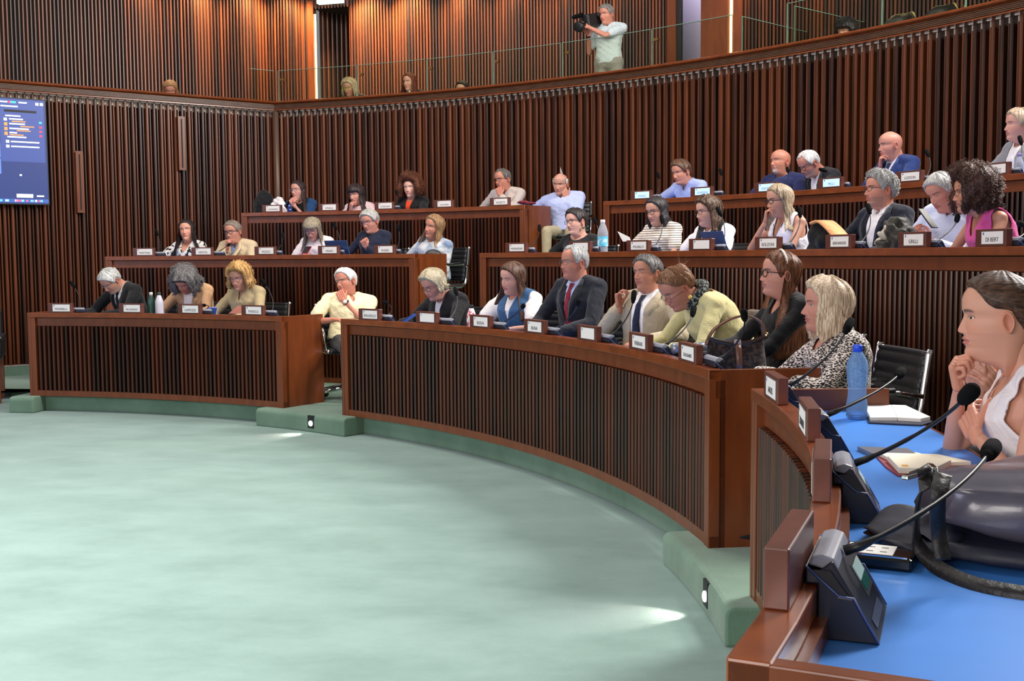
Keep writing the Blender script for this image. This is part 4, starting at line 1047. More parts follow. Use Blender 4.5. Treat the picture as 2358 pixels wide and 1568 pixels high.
    for s in (-1, 1):
        sh, el, wr, fd, bk, pose = AR[s]
        h_, f_ = hand(pose, -s, .0045 if vox > .008 else .003); xa = np.cross(fd, bk); M_ = np.stack([xa, fd, bk], 1) * (.95 - .07 * fem)
        V.append(h_ @ M_.T + wr); F.append([tuple(i + n for i in f) for f in f_]); CL.append(np.ones((len(h_), 3)) * sk * np.array([1.0, .9, .88])); n += len(h_)
    np_obj('body', np.concatenate(V), sum(F, []), skin_mat('s'), root, off, cols=np.concatenate(CL))
    # ---- trousers / lower body
    ctr = cloth(trousers)
    if low:
        if standing: legs = [capsule(hip + ux * s * .085, .095, hip + ux * s * .10 - np.array([0, 0, .45]), .06) for s in (-1, 1)] + [capsule(hip + ux * s * .10 - np.array([0, 0, .45]), .06, hip + ux * s * .11 - np.array([0, 0, .86]), .05) for s in (-1, 1)]
        else:
            legs = []
            for s in (-1, 1):
                kn = hip + Bm @ np.array([s * .13, .42, 0]); kn[2] = (zf or 0) + .50; ft = kn + Bm @ np.array([0, .02, -.42]); hp = hip + ux * s * .09 - uz * .02
                legs += [capsule(hp, .088, kn, .060), capsule(kn, .060, ft, .045)]
        tv, tf = remesh([capsule(hip - ux * .07 + uz * .02, .12, hip + ux * .07 + uz * .02, .12)] + legs, .014, 3)
        np_obj('trousers', tv, tf, ctr, root, off)
        sv = []; 
        q = MB()
        for s in (-1, 1):
            ft = (hip + Bm @ np.array([s * .13, .44, 0])) if not standing else hip + ux * s * .11
            z0 = zf or 0; M_ = Matrix(((Bm[0, 0], Bm[0, 1], 0, ft[0]), (Bm[1, 0], Bm[1, 1], 0, ft[1]), (0, 0, 1, z0 + .045), (0, 0, 0, 1)))
            q.ellipsoid((0, 0, 0), (.045, .135, .045), M=M_ @ Matrix.Translation((0, .05, 0)))
        q.build('shoes', LEATHER, root)
    # ---- garments
    loc = lambda v: (v - nb) @ Tm        # torso space: x right, y forward, z up from the neck base
    co = colors or {}
    made = {}
    def garment(name, inf, arms_kind, mat, cut=None, sleeve=0.0, vx=None, wr=.0, lab=None):
        v, f = remesh([torso(inf)] + shoulders(inf) + (armparts(inf, arms_kind, sleeve) if arms_kind else []), vx or vox, 3)
        if wr:
            nz = np.sin(v[:, 0] * 55 + v[:, 2] * 38) * np.cos(v[:, 1] * 61 - v[:, 2] * 47 + v[:, 0] * 20) + .6 * np.sin(v[:, 2] * 95 + v[:, 0] * 70)
            d = v - (hip + nb) / 2; d /= np.linalg.norm(d, axis=1)[:, None]; v = v + d * (nz * wr)[:, None]
        l = loc(v); fn = np.array([v[list(t)].mean(0) for t in f]); fl_ = loc(fn)
        neckr = np.hypot(fl_[:, 0], fl_[:, 1] + .0)
        keep = ~((fl_[:, 2] > -.012) & (neckr < .056 + inf * .6))
        if cut is not None: keep &= ~cut(fl_)
        f2 = [t for t, k2 in zip(f, keep) if k2]
        ec = {}
        for t in f2:
            for a_, b_ in zip(t, t[1:] + t[:1]): e_ = (a_, b_) if a_ < b_ else (b_, a_); ec[e_] = ec.get(e_, 0) + 1
        nbr = {}
        for (a_, b_), c_ in ec.items():
            if c_ == 1: nbr.setdefault(a_, []).append(b_); nbr.setdefault(b_, []).append(a_)
        idx = [i for i, l_ in nbr.items() if len(l_) == 2]
        if idx:
            ia = np.array(idx); n1 = np.array([nbr[i][0] for i in idx]); n2 = np.array([nbr[i][1] for i in idx])
            for _ in range(10): v[ia] = v[ia] * .4 + (v[n1] + v[n2]) * .3
        o = np_obj(name, v, f2, mat, root, off, label=lab); md = o.modifiers.new('thick', 'SOLIDIFY'); md.thickness = .006; md.offset = -1
        made[name] = (v, f2); return o
    def vcut(w0, depth, y0=.0):   # V opening: half width w0 at the neck closing at depth below it
        return lambda l: (l[:, 1] > y0) & (np.abs(l[:, 0]) < w0 * (1 + (l[:, 2] - .0) / depth)) & (l[:, 2] > -depth)
    def scoop(w0, depth):
        return lambda l: (l[:, 2] > -depth * (1 - (l[:, 0] / w0) ** 2) * (l[:, 1] > 0) - .03 * (l[:, 1] <= 0)) & (np.abs(l[:, 0]) < w0) & (l[:, 1] > -.09)
    def strip(name, path, widths, mat, th=.006, target=None, side_off=.003, parent_=None, lab=None):
        # a band laid on the chest: path of torso-space (x, z), projected from the front
        v, f = made[target]; bt = BVHTree.FromPolygons([tuple(p) for p in v], f); rows = []
        for (x, z), w_ in zip(path, widths):
            row = []
            for e in (-1, -.33, .33, 1):
                if isinstance(w_, tuple): dx, dz = w_[0] * e, w_[1] * e
                else: dx, dz = w_ * e, 0
                o_ = nb + Tm @ np.array([x + dx, .5, z + dz]); h_ = bt.ray_cast(Vector(o_), Vector(-Tm[:, 1]), 1.0)
                p = np.array(h_[0]) if h_[0] is not None else nb + Tm @ np.array([x + dx, .07, z + dz])
                row.append(p + Tm[:, 1] * (side_off + th))
            rows.append(row)
        vs = np.array(rows).reshape(-1, 3); nn = 4; fs = [(i * nn + k, i * nn + k + 1, (i + 1) * nn + k + 1, (i + 1) * nn + k) for i in range(len(rows) - 1) for k in range(nn - 1)]
        o = np_obj(name, vs, fs, mat, parent_ or root, off, label=lab); md = o.modifiers.new('thick', 'SOLIDIFY'); md.thickness = th; md.offset = 0; return o
    def collar(mat, h_=.034, r0=.066, open_=.35, wings=True, name='collar'):
        rows = []; n_ = 25
        for (rr, zz) in ((r0, -.026), (r0 - .004, -.026 + h_), (r0 + .004, -.026 + h_ + .003), (r0 + .017, -.03)):
            row = []
            for k in range(n_):
                a = math.pi / 2 + open_ * .5 + (2 * math.pi - open_) * k / (n_ - 1); fwd = max(0, math.sin(a))
                row.append(nb + Tm @ np.array([rr * math.cos(a), rr * math.sin(a) * .95 - .004, zz - .020 * fwd]))
            rows.append(row)
        q = MB(); q.grid(rows)
        if wings:
            for s in (-1, 1):
                q.add([nb + Tm @ np.array(p) for p in ((s * .012, .062, -.012), (s * .055, .052, .000), (s * .062, .082, -.042), (s * .028, .092, -.062))], [(0, 1, 2, 3)])
        o = q.build(name, mat, root); md = o.modifiers.new('t', 'SOLIDIFY'); md.thickness = .004; return o
    def dotie(mat, target='shirt', w=1.0, L_=.40):
        strip('tie', [(0, -.030), (0, -.055), (0, -.075), (0, -.10), (0, -.2), (0, -.3), (0, -L_)], [.020 * w, .016 * w, .012 * w, .020 * w, .026 * w, .033 * w, .040 * w], mat, target=target, side_off=.004)
    def lapels(mat, target, w0, depth):
        for s in (-1, 1):
            strip('lapel', [(s * (w0 + .018), .0), (s * (w0 * .85 + .026), -.05), (s * (w0 * .72 + .036), -.10), (s * (w0 * .5 + .028), -.16), (s * (w0 * .1 + .012), -depth * .98)], [.022, .030, .040, .028, .006], mat, th=.005, target=target, side_off=.004)
    O = outfit
    if O in ('suit', 'blazer'):
        cs = cloth(co.get('shirt', (240, 240, 240))); cj = co.get('jm') or cloth(co.get('jacket', (28, 30, 40)))
        garment('shirt', .004, 'cuff', cs, vcut(.04, .06) if not tie and O == 'blazer' else None)
        dp = co.get('depth', .30); w0 = co.get('vw', .060)
        garment('jacket', .013, 'cuff', cj, lambda l: (l[:, 1] > 0) & (np.abs(l[:, 0]) < np.maximum(w0 * (1 + l[:, 2] / dp), co.get('gap', 0))) & (l[:, 2] > -dp * (1 if not co.get('gap') else 9)), sleeve=.006, wr=.0014)
        if co.get('lapel', True): lapels(cj, 'jacket', w0, dp)
        if co.get('collar', True): collar(cs)
        if tie: dotie(cloth(tie))
    elif O == 'shirt':
        cs = co.get('m') or cloth(co.get('shirt', (170, 190, 225))); garment('shirt', .010, co.get('sleeve', 'cuff'), cs, vcut(.034, co.get('v', .08)), sleeve=.006, wr=.0018); collar(cs, open_=co.get('open', .9))
        for k in range(3): 
            if co.get('buttons'): strip('button', [(0.0, -.13 - .09 * k), (0.0, -.14 - .09 * k)], [.005, .005], plain('dark_button', srgb(40, 40, 44)), target='shirt')
    elif O == 'tee':
        cs = co.get('m') or cloth(co.get('shirt', (235, 232, 232))); garment('top', .008, co.get('sleeve', 'short'), cs, scoop(co.get('nw', .075), co.get('nd', .035)), sleeve=co.get('loose', .008), wr=.0016)
    elif O == 'sleeveless':
        cs = co.get('m') or cloth(co.get('shirt', (235, 232, 232)))
        def cut(l):
            base_ = (vcut(co.get('vw', .06), co.get('v', .15))(l) if co.get('v') else scoop(co.get('nw', .08), co.get('nd', .05))(l))
            return base_ | (np.abs(l[:, 0]) > co.get('arm', .135) + np.clip(-l[:, 2] - .10, 0, 1) * .35)
        garment('top', .007, None, cs, cut, wr=.002)
    elif O == 'open':         # open cardigan or jacket over a top
        cs = co.get('m') or cloth(co.get('shirt', (235, 232, 232))); garment('top', .004, None, cs, scoop(.07, co.get('nd', .05)))
        cj = co.get('jm') or cloth(co.get('jacket', (20, 20, 22))); gp = co.get('gap', .045)
        garment('jacket', .014, co.get('sleeve', 'cuff'), cj, lambda l: (l[:, 1] > 0) & (np.abs(l[:, 0]) < gp + np.clip(l[:, 2] + .10, 0, 1) * .25), sleeve=.008, wr=.0018)
        if co.get('lapel'): lapels(cj, 'jacket', gp + .01, .30)
        if co.get('collar'): collar(cj)
    # ---- hair
    if hair:
        hh = dict(hair); v, f = make_hair(**hh); v = (v * hscale) @ Hm.T + hc; np_obj('hair', v, f, hair_mat(hair_c, hair_c2, hair_axis), root, off)
    if glasses:
        gl = dict(glasses); gm = plain('glasses_%d_%d_%d' % gl.get('c', (20, 20, 24)), srgb(*gl.get('c', (20, 20, 24))), .3, gl.get('metal', 0)); w_, h_ = gl.get('w', .0225), gl.get('h', .0155); t_ = gl.get('t', .0017); zo = gl.get('z', .009); up_ = gl.get('up', 0)
        q = MB(); tr = lambda p: hc + Hm @ (np.array(p) * hscale)
        if up_:
            tr = lambda p: hc + Hm @ ((np.array([p[0] * 1.0, p[1] - .006, p[2] + .062])) * hscale)
        for s in (-1, 1):
            ring = [(s * .032 + w_ * math.cos(a) * (1 if abs(math.cos(a)) < .8 else 1), .0985 - abs(s * .032 + w_ * math.cos(a)) ** 2 * 3.2, zo + h_ * math.copysign(abs(math.sin(a)) ** .8, math.sin(a))) for a in np.linspace(0, 2 * math.pi, 21)]
            q.tube([tr(p) for p in ring], t_, 6, caps=False)
            if up_: q.tube([tr((s * (.032 + w_), .088, zo + .006)), tr((s * .072, .06, zo + .004)), tr((s * .077, .02, zo - .004))], t_, 6); continue
            q.tube([tr((s * (.032 + w_), .090, zo + .006)), tr((s * .071, .078, zo + .008)), tr((s * .0775, .03, zo + .006)), tr((s * .079, -.006, zo + .002)), tr((s * .078, -.02, zo - .012))], t_ * .9, 6)
        q.tube([tr((-.032 + w_, .0985, zo + .003)), tr((0, .104, zo + .006)), tr((.032 - w_, .0985, zo + .003))], t_, 6)
        q.build('glasses', gm, root)
    ctx = dict(root=root, Hm=Hm, hc=hc, nb=nb, Tm=Tm, Bm=Bm, off=off, AR=AR, S=S, hip=hip, strip=strip, collar=collar, made=made, hy=hy, by=by, garment=garment, scoop=scoop, vcut=vcut, hs=hscale)
    if extras: extras(ctx)
    if seat and not standing:
        hp = hip - Bm @ np.array([0, .02 + seat_shift, 0]); chair(Vector((hp[0], hp[1], 0)), zf, (by if turn_chair is None else turn_chair), chair_label or 'black office chair of the ' + ' '.join(label.split(',')[0].split()[:11]))
    return ctx
# ------------------------------------------------------------------ the people, row by row
H1, H2, H3 = Z1 - WT_D, Z2 - WT_D, Z3 - WT_D
def dk(h, **k): return dict(t='desk', h=h, **k)
def both(h, **k): return (dk(h, **k), dk(h, **k))
NECK = 'neck'
def wristwatch(s, col, r_=.031, dial=None):
    def f(c):
        sh, el, wr, fd, bk, pose = c['AR'][s]; d = (el - wr) / np.linalg.norm(el - wr); p = wr + d * .03
        q = MB(); q.tube([p - d * .009, p + d * .009], r_, 16); q.build('wrist_strap', plain('strap_%d' % col[0], srgb(*col), .5), c['root'])
        if dial:
            a = p + bk * (r_ - .001); q = MB(); q.tube([a, a + bk * .006], .017, 16); q.build('watch_face', plain('watch_dial', srgb(*dial), .3), c['root'])
    return f
def earring(s, col, r_=.008, dz=-.05):
    def f(c):
        p = c['hc'] + c['Hm'] @ (np.array([s * .083, -.008, dz]) * c['hs']); q = MB(); q.ellipsoid(p, (r_, r_ * .8, r_)); q.build('earring', plain('ear_%d_%d' % (col[0], col[2]), srgb(*col), .35), c['root'])
    return f
def scarf(mat, r_=.078, h_=.05, t_=.026):
    def f(c):
        q = MB(); pts = []
        for k in range(25):
            a = 2 * math.pi * k / 24; pts.append(c['nb'] + c['Tm'] @ np.array([r_ * math.cos(a), r_ * math.sin(a) * 1.0 + .008, .018 - .022 * math.sin(a) + .006 * math.sin(5 * a)]))
        q.tube(pts, [t_ * (1 + .15 * math.sin(3.3 * k)) for k in range(25)], 10, caps=False, flat=1.2); q.build('scarf', mat, c['root'])
    return f
def many(*fs): return lambda c: [f(c) for f in fs]
def lanyard(mat, L_=.32, w_=.06):
    def f(c):
        for s in (-1, 1): c['strip']('lanyard', [(s * (w_ + .01), .0), (s * w_, -.06), (s * w_ * .6, -L_ * .6), (s * .006, -L_)], [.004] * 4, mat, th=.003, target=[k for k in c['made']][-1])
    return f
WHITEH = (205, 203, 200); GREYH = (150, 148, 146)

# front tier, left bench
person('man with grey hair bending over the left front bench, black suit, white shirt, black tie', 254, 646, R1 + .56, (50, 42, 0), lean=24, body=55, zf=P1, outfit='suit', colors={'jacket': (20, 21, 24), 'vw': .07}, tie=(22, 22, 26), arms=both(H1), hair=dict(kind='short', vol=.016, curl=.003, strands=60), hair_c=(158, 158, 156), glasses={'metal': 1, 'c': (190, 190, 190), 't': .0012}, skin=(206, 150, 128), beard=(srgb(150, 140, 134)[:3],), age=1, brow=(120, 112, 106))
person('woman with bushy dark grey curls bowed over her desk, tan blazer, white top', 424, 646, R1 + .52, (28, 46, 0), lean=20, zf=P1, outfit='open', fem=1, colors={'shirt': (238, 226, 222), 'jacket': (196, 154, 116), 'gap': .05, 'lapel': True}, arms=both(H1), hair=dict(kind='full', vol=.045, length=-.10, open_az=48, curl=.010, strands=380, seed=3, front=.02), hair_c=(84, 80, 80), hair_c2=(150, 146, 146), skin=(196, 130, 112))
person('woman with wavy golden blonde hair, round glasses and large earring, khaki shirt', 550, 637, R1 + .56, (28, 16, 2), lean=8, zf=P1, outfit='shirt', fem=1, colors={'shirt': (176, 156, 118), 'v': .13, 'open': 1.1}, arms=both(H1), hair=dict(kind='full', vol=.034, length=-.09, open_az=62, curl=.007, strands=300, seed=5, front=.01), hair_c=(186, 128, 66), hair_c2=(236, 196, 130), skin=(206, 152, 128), glasses={'c': (120, 70, 120), 'h': .0175, 'w': .0215}, extras=earring(-1, (235, 215, 215), .017, -.062))
# seated in the aisle end of the middle bench
person('white haired man in a pale yellow polo shirt, hand over mouth, white watch', 796, 648, R1 + .78, (42, -2, 12), body=-14, lean=-7, side=-4, zf=P1, outfit='shirt', colors={'shirt': (240, 228, 186), 'sleeve': 'short', 'v': .10}, broad=1.12, arms=({'t': 'mouth', 'pose': 'curl', 'pole': (-.5, .3, -1)}, dk(H1, x=.2, y=.25)), hair=dict(kind='short', vol=.014, strands=60), hair_c=(214, 208, 206), hair_c2=(245, 243, 240), glasses={'metal': 1, 'c': (110, 100, 96), 't': .0011}, skin=(214, 142, 120), age=1, brow=(190, 180, 172), extras=wristwatch(-1, (40, 40, 44), .032, (240, 240, 240)), trousers=(22, 22, 26))
# front tier, middle bench
person('fair haired woman with dark framed glasses looking down, black jacket, white scarf', 998, 655, R1 + .56, (48, 24, 2), lean=22, body=50, zf=P1, outfit='open', fem=1, colors={'shirt': (228, 220, 222), 'jacket': (24, 23, 25), 'gap': .03, 'collar': 0}, arms=both(H1), hair=dict(kind='full', vol=.021, length=-.045, open_az=66, strands=160, seed=2, front=.008, top=1.3), hair_c=(150, 134, 108), hair_c2=(212, 200, 172), skin=(214, 154, 138), glasses={'c': (60, 44, 40), 'h': .016}, broad=1.08)
def denim(c):
    c['garment']('vest', .017, None, cloth((58, 94, 134)), lambda l: c['vcut'](.055, .22)(l) | (np.abs(l[:, 0]) > .150 + np.clip(-l[:, 2] - .12, 0, 1) * .3))
person('young woman with long straight brown hair, denim vest over white puff sleeves', 1180, 640, R1 + .66, (48, 10, -6), lean=6, body=42, zf=P1, outfit='tee', fem=1, colors={'shirt': (240, 234, 232), 'loose': .022, 'nd': .05}, arms=both(H1), hair=dict(kind='full', vol=.014, length=-.27, open_az=72, strands=160, seed=9), hair_c=(66, 42, 34), hair_c2=(118, 84, 66), skin=(228, 172, 156), extras=denim, broad=1.05)
person('older balding man with glasses in a dark suit, light blue shirt and red tie', 1322, 604, R1 + .72, (56, -2, 0), lean=3, body=46, zf=P1, outfit='suit', colors={'shirt': (186, 196, 232), 'jacket': (27, 29, 40), 'vw': .058}, tie=(134, 24, 46), arms=both(H1), hair=dict(kind='recede', vol=.010, strands=60), hair_c=(140, 140, 142), hair_c2=(196, 196, 196), skin=(208, 142, 122), glasses={'metal': 1, 'c': (130, 130, 140), 't': .0014}, age=1, nose=1.12, broad=1.06, brow=(120, 104, 96))
person('man in a beige blazer and dark tie dozing with one hand raised, dark grey hair', 1490, 630, R1 + .78, (44, -6, 6), lean=-6, body=38, zf=P1, outfit='suit', colors={'shirt': (240, 236, 238), 'jacket': (182, 166, 140), 'vw': .085, 'gap': .05}, tie=(26, 30, 56), arms=(dk(H1, x=.22), {'t': 'near', 'pos': (.135, .12, -.205), 'fd': (0, .1, 1), 'bk': (.9, .3, 0), 'pose': 'curl', 'pole': (.9, -.2, -.9)}), hair=dict(kind='short', vol=.014, curl=.002, strands=60), hair_c=(66, 62, 62), hair_c2=(122, 118, 116), skin=(206, 144, 120), closed=True, age=1, nose=1.1, broad=1.12)
person('stooping woman with tied up brown hair, olive yellow blouse and dark scarf', 1558, 664, R1 + .50, (62, 34, 0), lean=36, body=68, zf=P1, outfit='tee', fem=1, colors={'shirt': (206, 196, 142), 'sleeve': 'cuff', 'loose': .014}, arms=both(H1, y=.30), hair=dict(kind='tied', vol=.016, curl=.002, strands=200, seed=4, bun=(0, -.085, .088, .034)), hair_c=(100, 64, 44), hair_c2=(164, 116, 82), skin=(196, 134, 112), glasses={'metal': 1, 'c': (90, 90, 100), 't': .0012, 'z': -.004}, age=.8, broad=1.12, nose=1.1, extras=many(scarf(pattern('dark_scarf', 'noise', (30, 32, 32), (130, 136, 130), 60, .5, .08)), earring(-1, (226, 186, 90), .012, -.052)))
def headband(c):
    q = MB(); pts = [c['hc'] + c['Hm'] @ np.array([.086 * math.cos(t), -.012 + .02 * math.sin(t), .035 + .104 * math.sin(t)]) for t in np.linspace(.30, math.pi - .30, 30)]
    q.tube(pts, [.0055 + .0012 * (k % 2) for k in range(30)], 8); q.build('headband', plain('pearl_band', srgb(226, 218, 208), .25, noise=.3, nscale=150), c['root'])
person('woman with very long brown hair, white headband and dark framed glasses, black top', 1797, 630, R1 + .80, (72, -4, 0), lean=2, body=62, zf=P1, outfit='tee', fem=1, colors={'shirt': (20, 19, 21), 'sleeve': 'cuff', 'nd': .10, 'nw': .065}, arms=({'t': 'desk', 'h': H1, 'x': .02, 'y': .40, 'in': .3}, {'t': 'desk', 'h': H1 + .02, 'x': .06, 'y': .42, 'in': .5}), hair=dict(kind='full', vol=.012, length=-.42, open_az=88, strands=220, seed=6), hair_c=(74, 42, 28), hair_c2=(140, 88, 58), skin=(222, 158, 138), glasses={'c': (44, 32, 28), 't': .0026, 'h': .0185, 'w': .0235}, extras=headband, brow_w=1.2)
person('woman with a pale blonde bob, black and cream houndstooth blouse', 1903, 703, R1 + .60, (76, -2, 0), lean=4, body=66, zf=P1, outfit='tee', fem=1, colors={'m': pattern('houndstooth', 'weave', (24, 22, 24), (224, 210, 202), 84, .50, .05), 'sleeve': 'cuff', 'nd': .08}, arms=both(H1, x=.08), hair=dict(kind='full', vol=.021, length=-.135, open_az=58, strands=300, seed=8, front=.006), hair_c=(196, 164, 134), hair_c2=(242, 222, 198), skin=(214, 152, 134), nose=1.15, age=.7, broad=1.05)
# nearest bench
person('young woman in profile with dark brown hair tied back, white sleeveless top, fist under chin', 2299, 729, R1 + .54, (81, 1, 0), lean=12, body=78, zf=P1, outfit='sleeveless', fem=1, colors={'shirt': (240, 234, 236), 'nd': .085, 'nw': .075, 'arm': .12}, res=2.0, vox=.006,
       arms=({'t': 'world', 'p': (1.27, 3.06, .925), 'fd': (.05, .6, .35), 'bk': (-.8, -.4, .1), 'pose': 'relaxed', 'pole': (-.35, -.55, -1.0)}, {'t': 'chin', 'pos': (.006, .100, -.185), 'fd': (-.30, .18, .95), 'bk': (.35, .9, 0), 'pose': 'fist', 'pole': (.3, .45, -1)}),
       nose=.80, hair=dict(kind='tied', vol=.014, curl=.0003, strands=0, seed=11, bun=(0, -.118, .02, .036)), hair_axis=(18, 130, 150), hair_c=(48, 32, 24), hair_c2=(98, 68, 50), skin=(226, 168, 142), lips=(196, 110, 100), brow_w=1.3, brow=(62, 42, 32), neck_len=.125)
person('woman with wavy brown hair and a grey jacket, mostly hidden behind the nearest young woman', 2318, 770, R1 + .90, (60, 18, 0), lean=16, body=50, zf=P1, outfit='open', fem=1, colors={'shirt': (220, 214, 210), 'jacket': (118, 110, 102)}, arms=({'t': 'world', 'p': (1.58, 3.62, .96), 'fd': (-.5, -.2, .6), 'bk': (.3, -.9, 0)}, {'t': 'world', 'p': (1.52, 3.64, .97), 'fd': (-.2, -.2, .7), 'bk': (-.6, -.7, 0)}), hair=dict(kind='full', vol=.014, length=-.24, open_az=60, strands=120, curl=.004, seed=12), hair_c=(92, 62, 44))
# middle tier, left bench
person('woman with long black hair and a white top with black flecks', 430, 531, R2 + .60, (18, -6, 5), lean=0, zf=P2, outfit='tee', fem=1, colors={'m': pattern('flecked', 'noise', (26, 26, 28), (238, 232, 230), 26, .42, .04), 'loose': .02, 'nd': .12, 'nw': .06}, arms=both(H2), hair=dict(kind='full', vol=.015, length=-.26, open_az=56, strands=120, seed=14), hair_c=(24, 18, 20), hair_c2=(54, 44, 44), skin=(224, 164, 142))
person('man in a beige jacket, dark glasses, resting his nose on his knuckles', 536, 533, R2 + .52, (32, 6, 4), lean=20, zf=P2, outfit='blazer', colors={'shirt': (150, 164, 206), 'jacket': (204, 182, 148), 'vw': .04, 'lapel': True}, arms=(dk(H2, x=.05, y=.26), {'t': 'mouth', 'pose': 'curl'}), hair=dict(kind='short', vol=.012, strands=50), hair_c=(104, 88, 76), hair_c2=(160, 146, 134), skin=(208, 146, 124), glasses={'c': (24, 22, 28), 't': .0028}, age=.9)
person('woman with long grey blonde hair and fringe reading her red phone, white t-shirt', 719, 527, R2 + .56, (16, 24, 0), lean=8, zf=P2, outfit='tee', fem=1, colors={'shirt': (240, 226, 228), 'loose': .012}, arms=({'t': 'near', 'pos': (.0, .20, -.30), 'fd': (.3, .3, .8), 'bk': (-.7, .6, 0), 'pose': 'hold'}, {'t': 'near', 'pos': (.09, .20, -.30), 'fd': (-.2, .3, .8), 'bk': (.7, .6, 0), 'pose': 'hold'}), hair=dict(kind='fringe', vol=.018, length=-.20, open_az=60, strands=160, seed=15), hair_c=(120, 106, 88), hair_c2=(186, 172, 148), skin=(212, 152, 134), glasses={'c': (70, 50, 100), 't': .0022, 'h': .016}, age=.7)
person('woman with short silver hair and glasses, navy blue top, hand raised to her chest', 851, 509, R2 + .60, (34, 14, 4), lean=2, zf=P2, outfit='tee', fem=1, colors={'shirt': (26, 30, 52), 'sleeve': 'cuff', 'nw': .08}, arms=({'t': 'near', 'pos': (.02, .13, -.235), 'fd': (.1, .2, .9), 'bk': (-.3, .9, 0), 'pose': 'fist'}, dk(H2)), hair=dict(kind='short', vol=.016, strands=80, front=.006), hair_c=(150, 148, 144), hair_c2=(206, 204, 200), skin=(214, 150, 132), glasses={'c': (60, 70, 110), 't': .0018, 'h': .014}, age=1)
person('woman with long brown blonde hair at the bench end, pale blue tie-dyed shirt', 999, 522, R2 + .62, (44, -2, -14), lean=4, side=-8, body=42, zf=P2, outfit='tee', fem=1, colors={'m': pattern('tie_dye', 'noise', (122, 138, 168), (206, 208, 210), 11, .4, .25), 'sleeve': 'cuff', 'loose': .02}, arms=({'t': 'lap'}, dk(H2)), hair=dict(kind='full', vol=.017, length=-.17, open_az=66, strands=180, seed=16), hair_c=(116, 78, 52), hair_c2=(190, 152, 110), skin=(212, 146, 122), age=.9, broad=1.1)
# middle tier, right bench
person('woman with short black hair, round glasses and a wide necked black top', 1326, 511, R2 + .66, (48, 0, 6), lean=0, zf=P2, body=34, outfit='tee', fem=1, colors={'shirt': (20, 20, 22), 'nw': .105, 'nd': .055, 'loose': .005}, arms=both(H2), hair=dict(kind='short', vol=.016, curl=.003, strands=120, seed=17, front=.004), hair_c=(34, 28, 30), hair_c2=(70, 60, 60), skin=(230, 180, 162), glasses={'c': (70, 40, 36), 't': .002, 'h': .0175, 'w': .022}, extras=earring(-1, (96, 88, 70), .012, -.052), brow_w=1.2)
person('woman with sleek black hair and glasses, white top with thin dark stripes', 1512, 485, R2 + .62, (42, 10, 2), lean=4, zf=P2, outfit='tee', fem=1, colors={'m': pattern('thin_stripes', 'stripe', (236, 222, 206), (44, 40, 44), 16, .80, .05), 'nw': .07}, arms=both(H2), hair=dict(kind='full', vol=.013, length=-.13, open_az=68, strands=60, seed=18), hair_c=(24, 20, 22), hair_c2=(60, 54, 56), skin=(222, 168, 146), glasses={'c': (30, 26, 28), 't': .0022})
def vest(c): c['garment']('vest', .014, None, cloth((22, 22, 24)), lambda l: c['vcut'](.055, .20)(l) | (np.abs(l[:, 0]) > .130 + np.clip(-l[:, 2] - .12, 0, 1) * .3))
person('young woman with wavy brown hair, black vest over a white t-shirt, behind a laptop', 1630, 486, R2 + .62, (58, 6, 0), lean=4, zf=P2, body=45, outfit='tee', fem=1, colors={'shirt': (240, 236, 240), 'nd': .05}, arms=both(H2, x=.1), hair=dict(kind='full', vol=.018, length=-.16, open_az=70, curl=.006, strands=200, seed=19), hair_c=(60, 42, 34), hair_c2=(120, 92, 72), skin=(226, 174, 154), glasses={'c': (90, 50, 50), 't': .002, 'h': .0165}, extras=vest)
person('woman with long ash blonde hair and dark glasses, white sleeveless top, hand at nose', 1795, 461, R2 + .60, (58, 6, 0), lean=8, zf=P2, body=52, outfit='sleeveless', fem=1, colors={'shirt': (238, 232, 240), 'v': .20, 'vw': .07, 'arm': .13}, arms=(dk(H2, x=.0, y=.30), {'t': 'nose', 'pos': (.012, .130, -.135), 'pose': 'curl', 'fd': (-.1, -.2, 1)}), hair=dict(kind='full', vol=.013, length=-.22, open_az=76, strands=160, seed=20), hair_c=(126, 104, 84), hair_c2=(200, 178, 148), skin=(218, 162, 138), glasses={'c': (30, 26, 40), 't': .0024}, extras=lanyard(plain('dark_strap', srgb(40, 40, 50), .7), .30, .05))
person('man with wavy grey hair and thin glasses, navy blazer over an open white shirt', 2026, 437, R2 + .66, (60, -4, 2), lean=-2, zf=P2, body=45, outfit='blazer', colors={'shirt': (240, 236, 242), 'jacket': (24, 27, 42), 'vw': .07, 'depth': .42}, arms=both(H2), hair=dict(kind='short', vol=.020, curl=.005, strands=160, seed=21, front=.006), hair_c=(122, 120, 120), hair_c2=(196, 194, 192), skin=(216, 150, 128), glasses={'c': (50, 48, 54), 't': .0016}, beard=(srgb(120, 100, 92)[:3],), age=.7, nose=1.15)
person('grey haired man in a light blue shirt looking down at a smartphone', 2170, 442, R2 + .62, (44, 22, 8), lean=10, side=-6, zf=P2, body=40, outfit='shirt', colors={'shirt': (206, 214, 240), 'v': .06}, arms=({'t': 'near', 'pos': (.02, .22, -.24), 'fd': (.2, .35, .8), 'bk': (-.7, .6, 0), 'pose': 'hold'}, {'t': 'near', 'pos': (.115, .20, -.235), 'fd': (-.2, .4, .8), 'bk': (.7, .6, 0), 'pose': 'hold'}), hair=dict(kind='short', vol=.017, strands=80, seed=22), hair_c=(164, 162, 162), hair_c2=(214, 212, 210), skin=(220, 152, 134), age=.9, closed=True, broad=1.08)
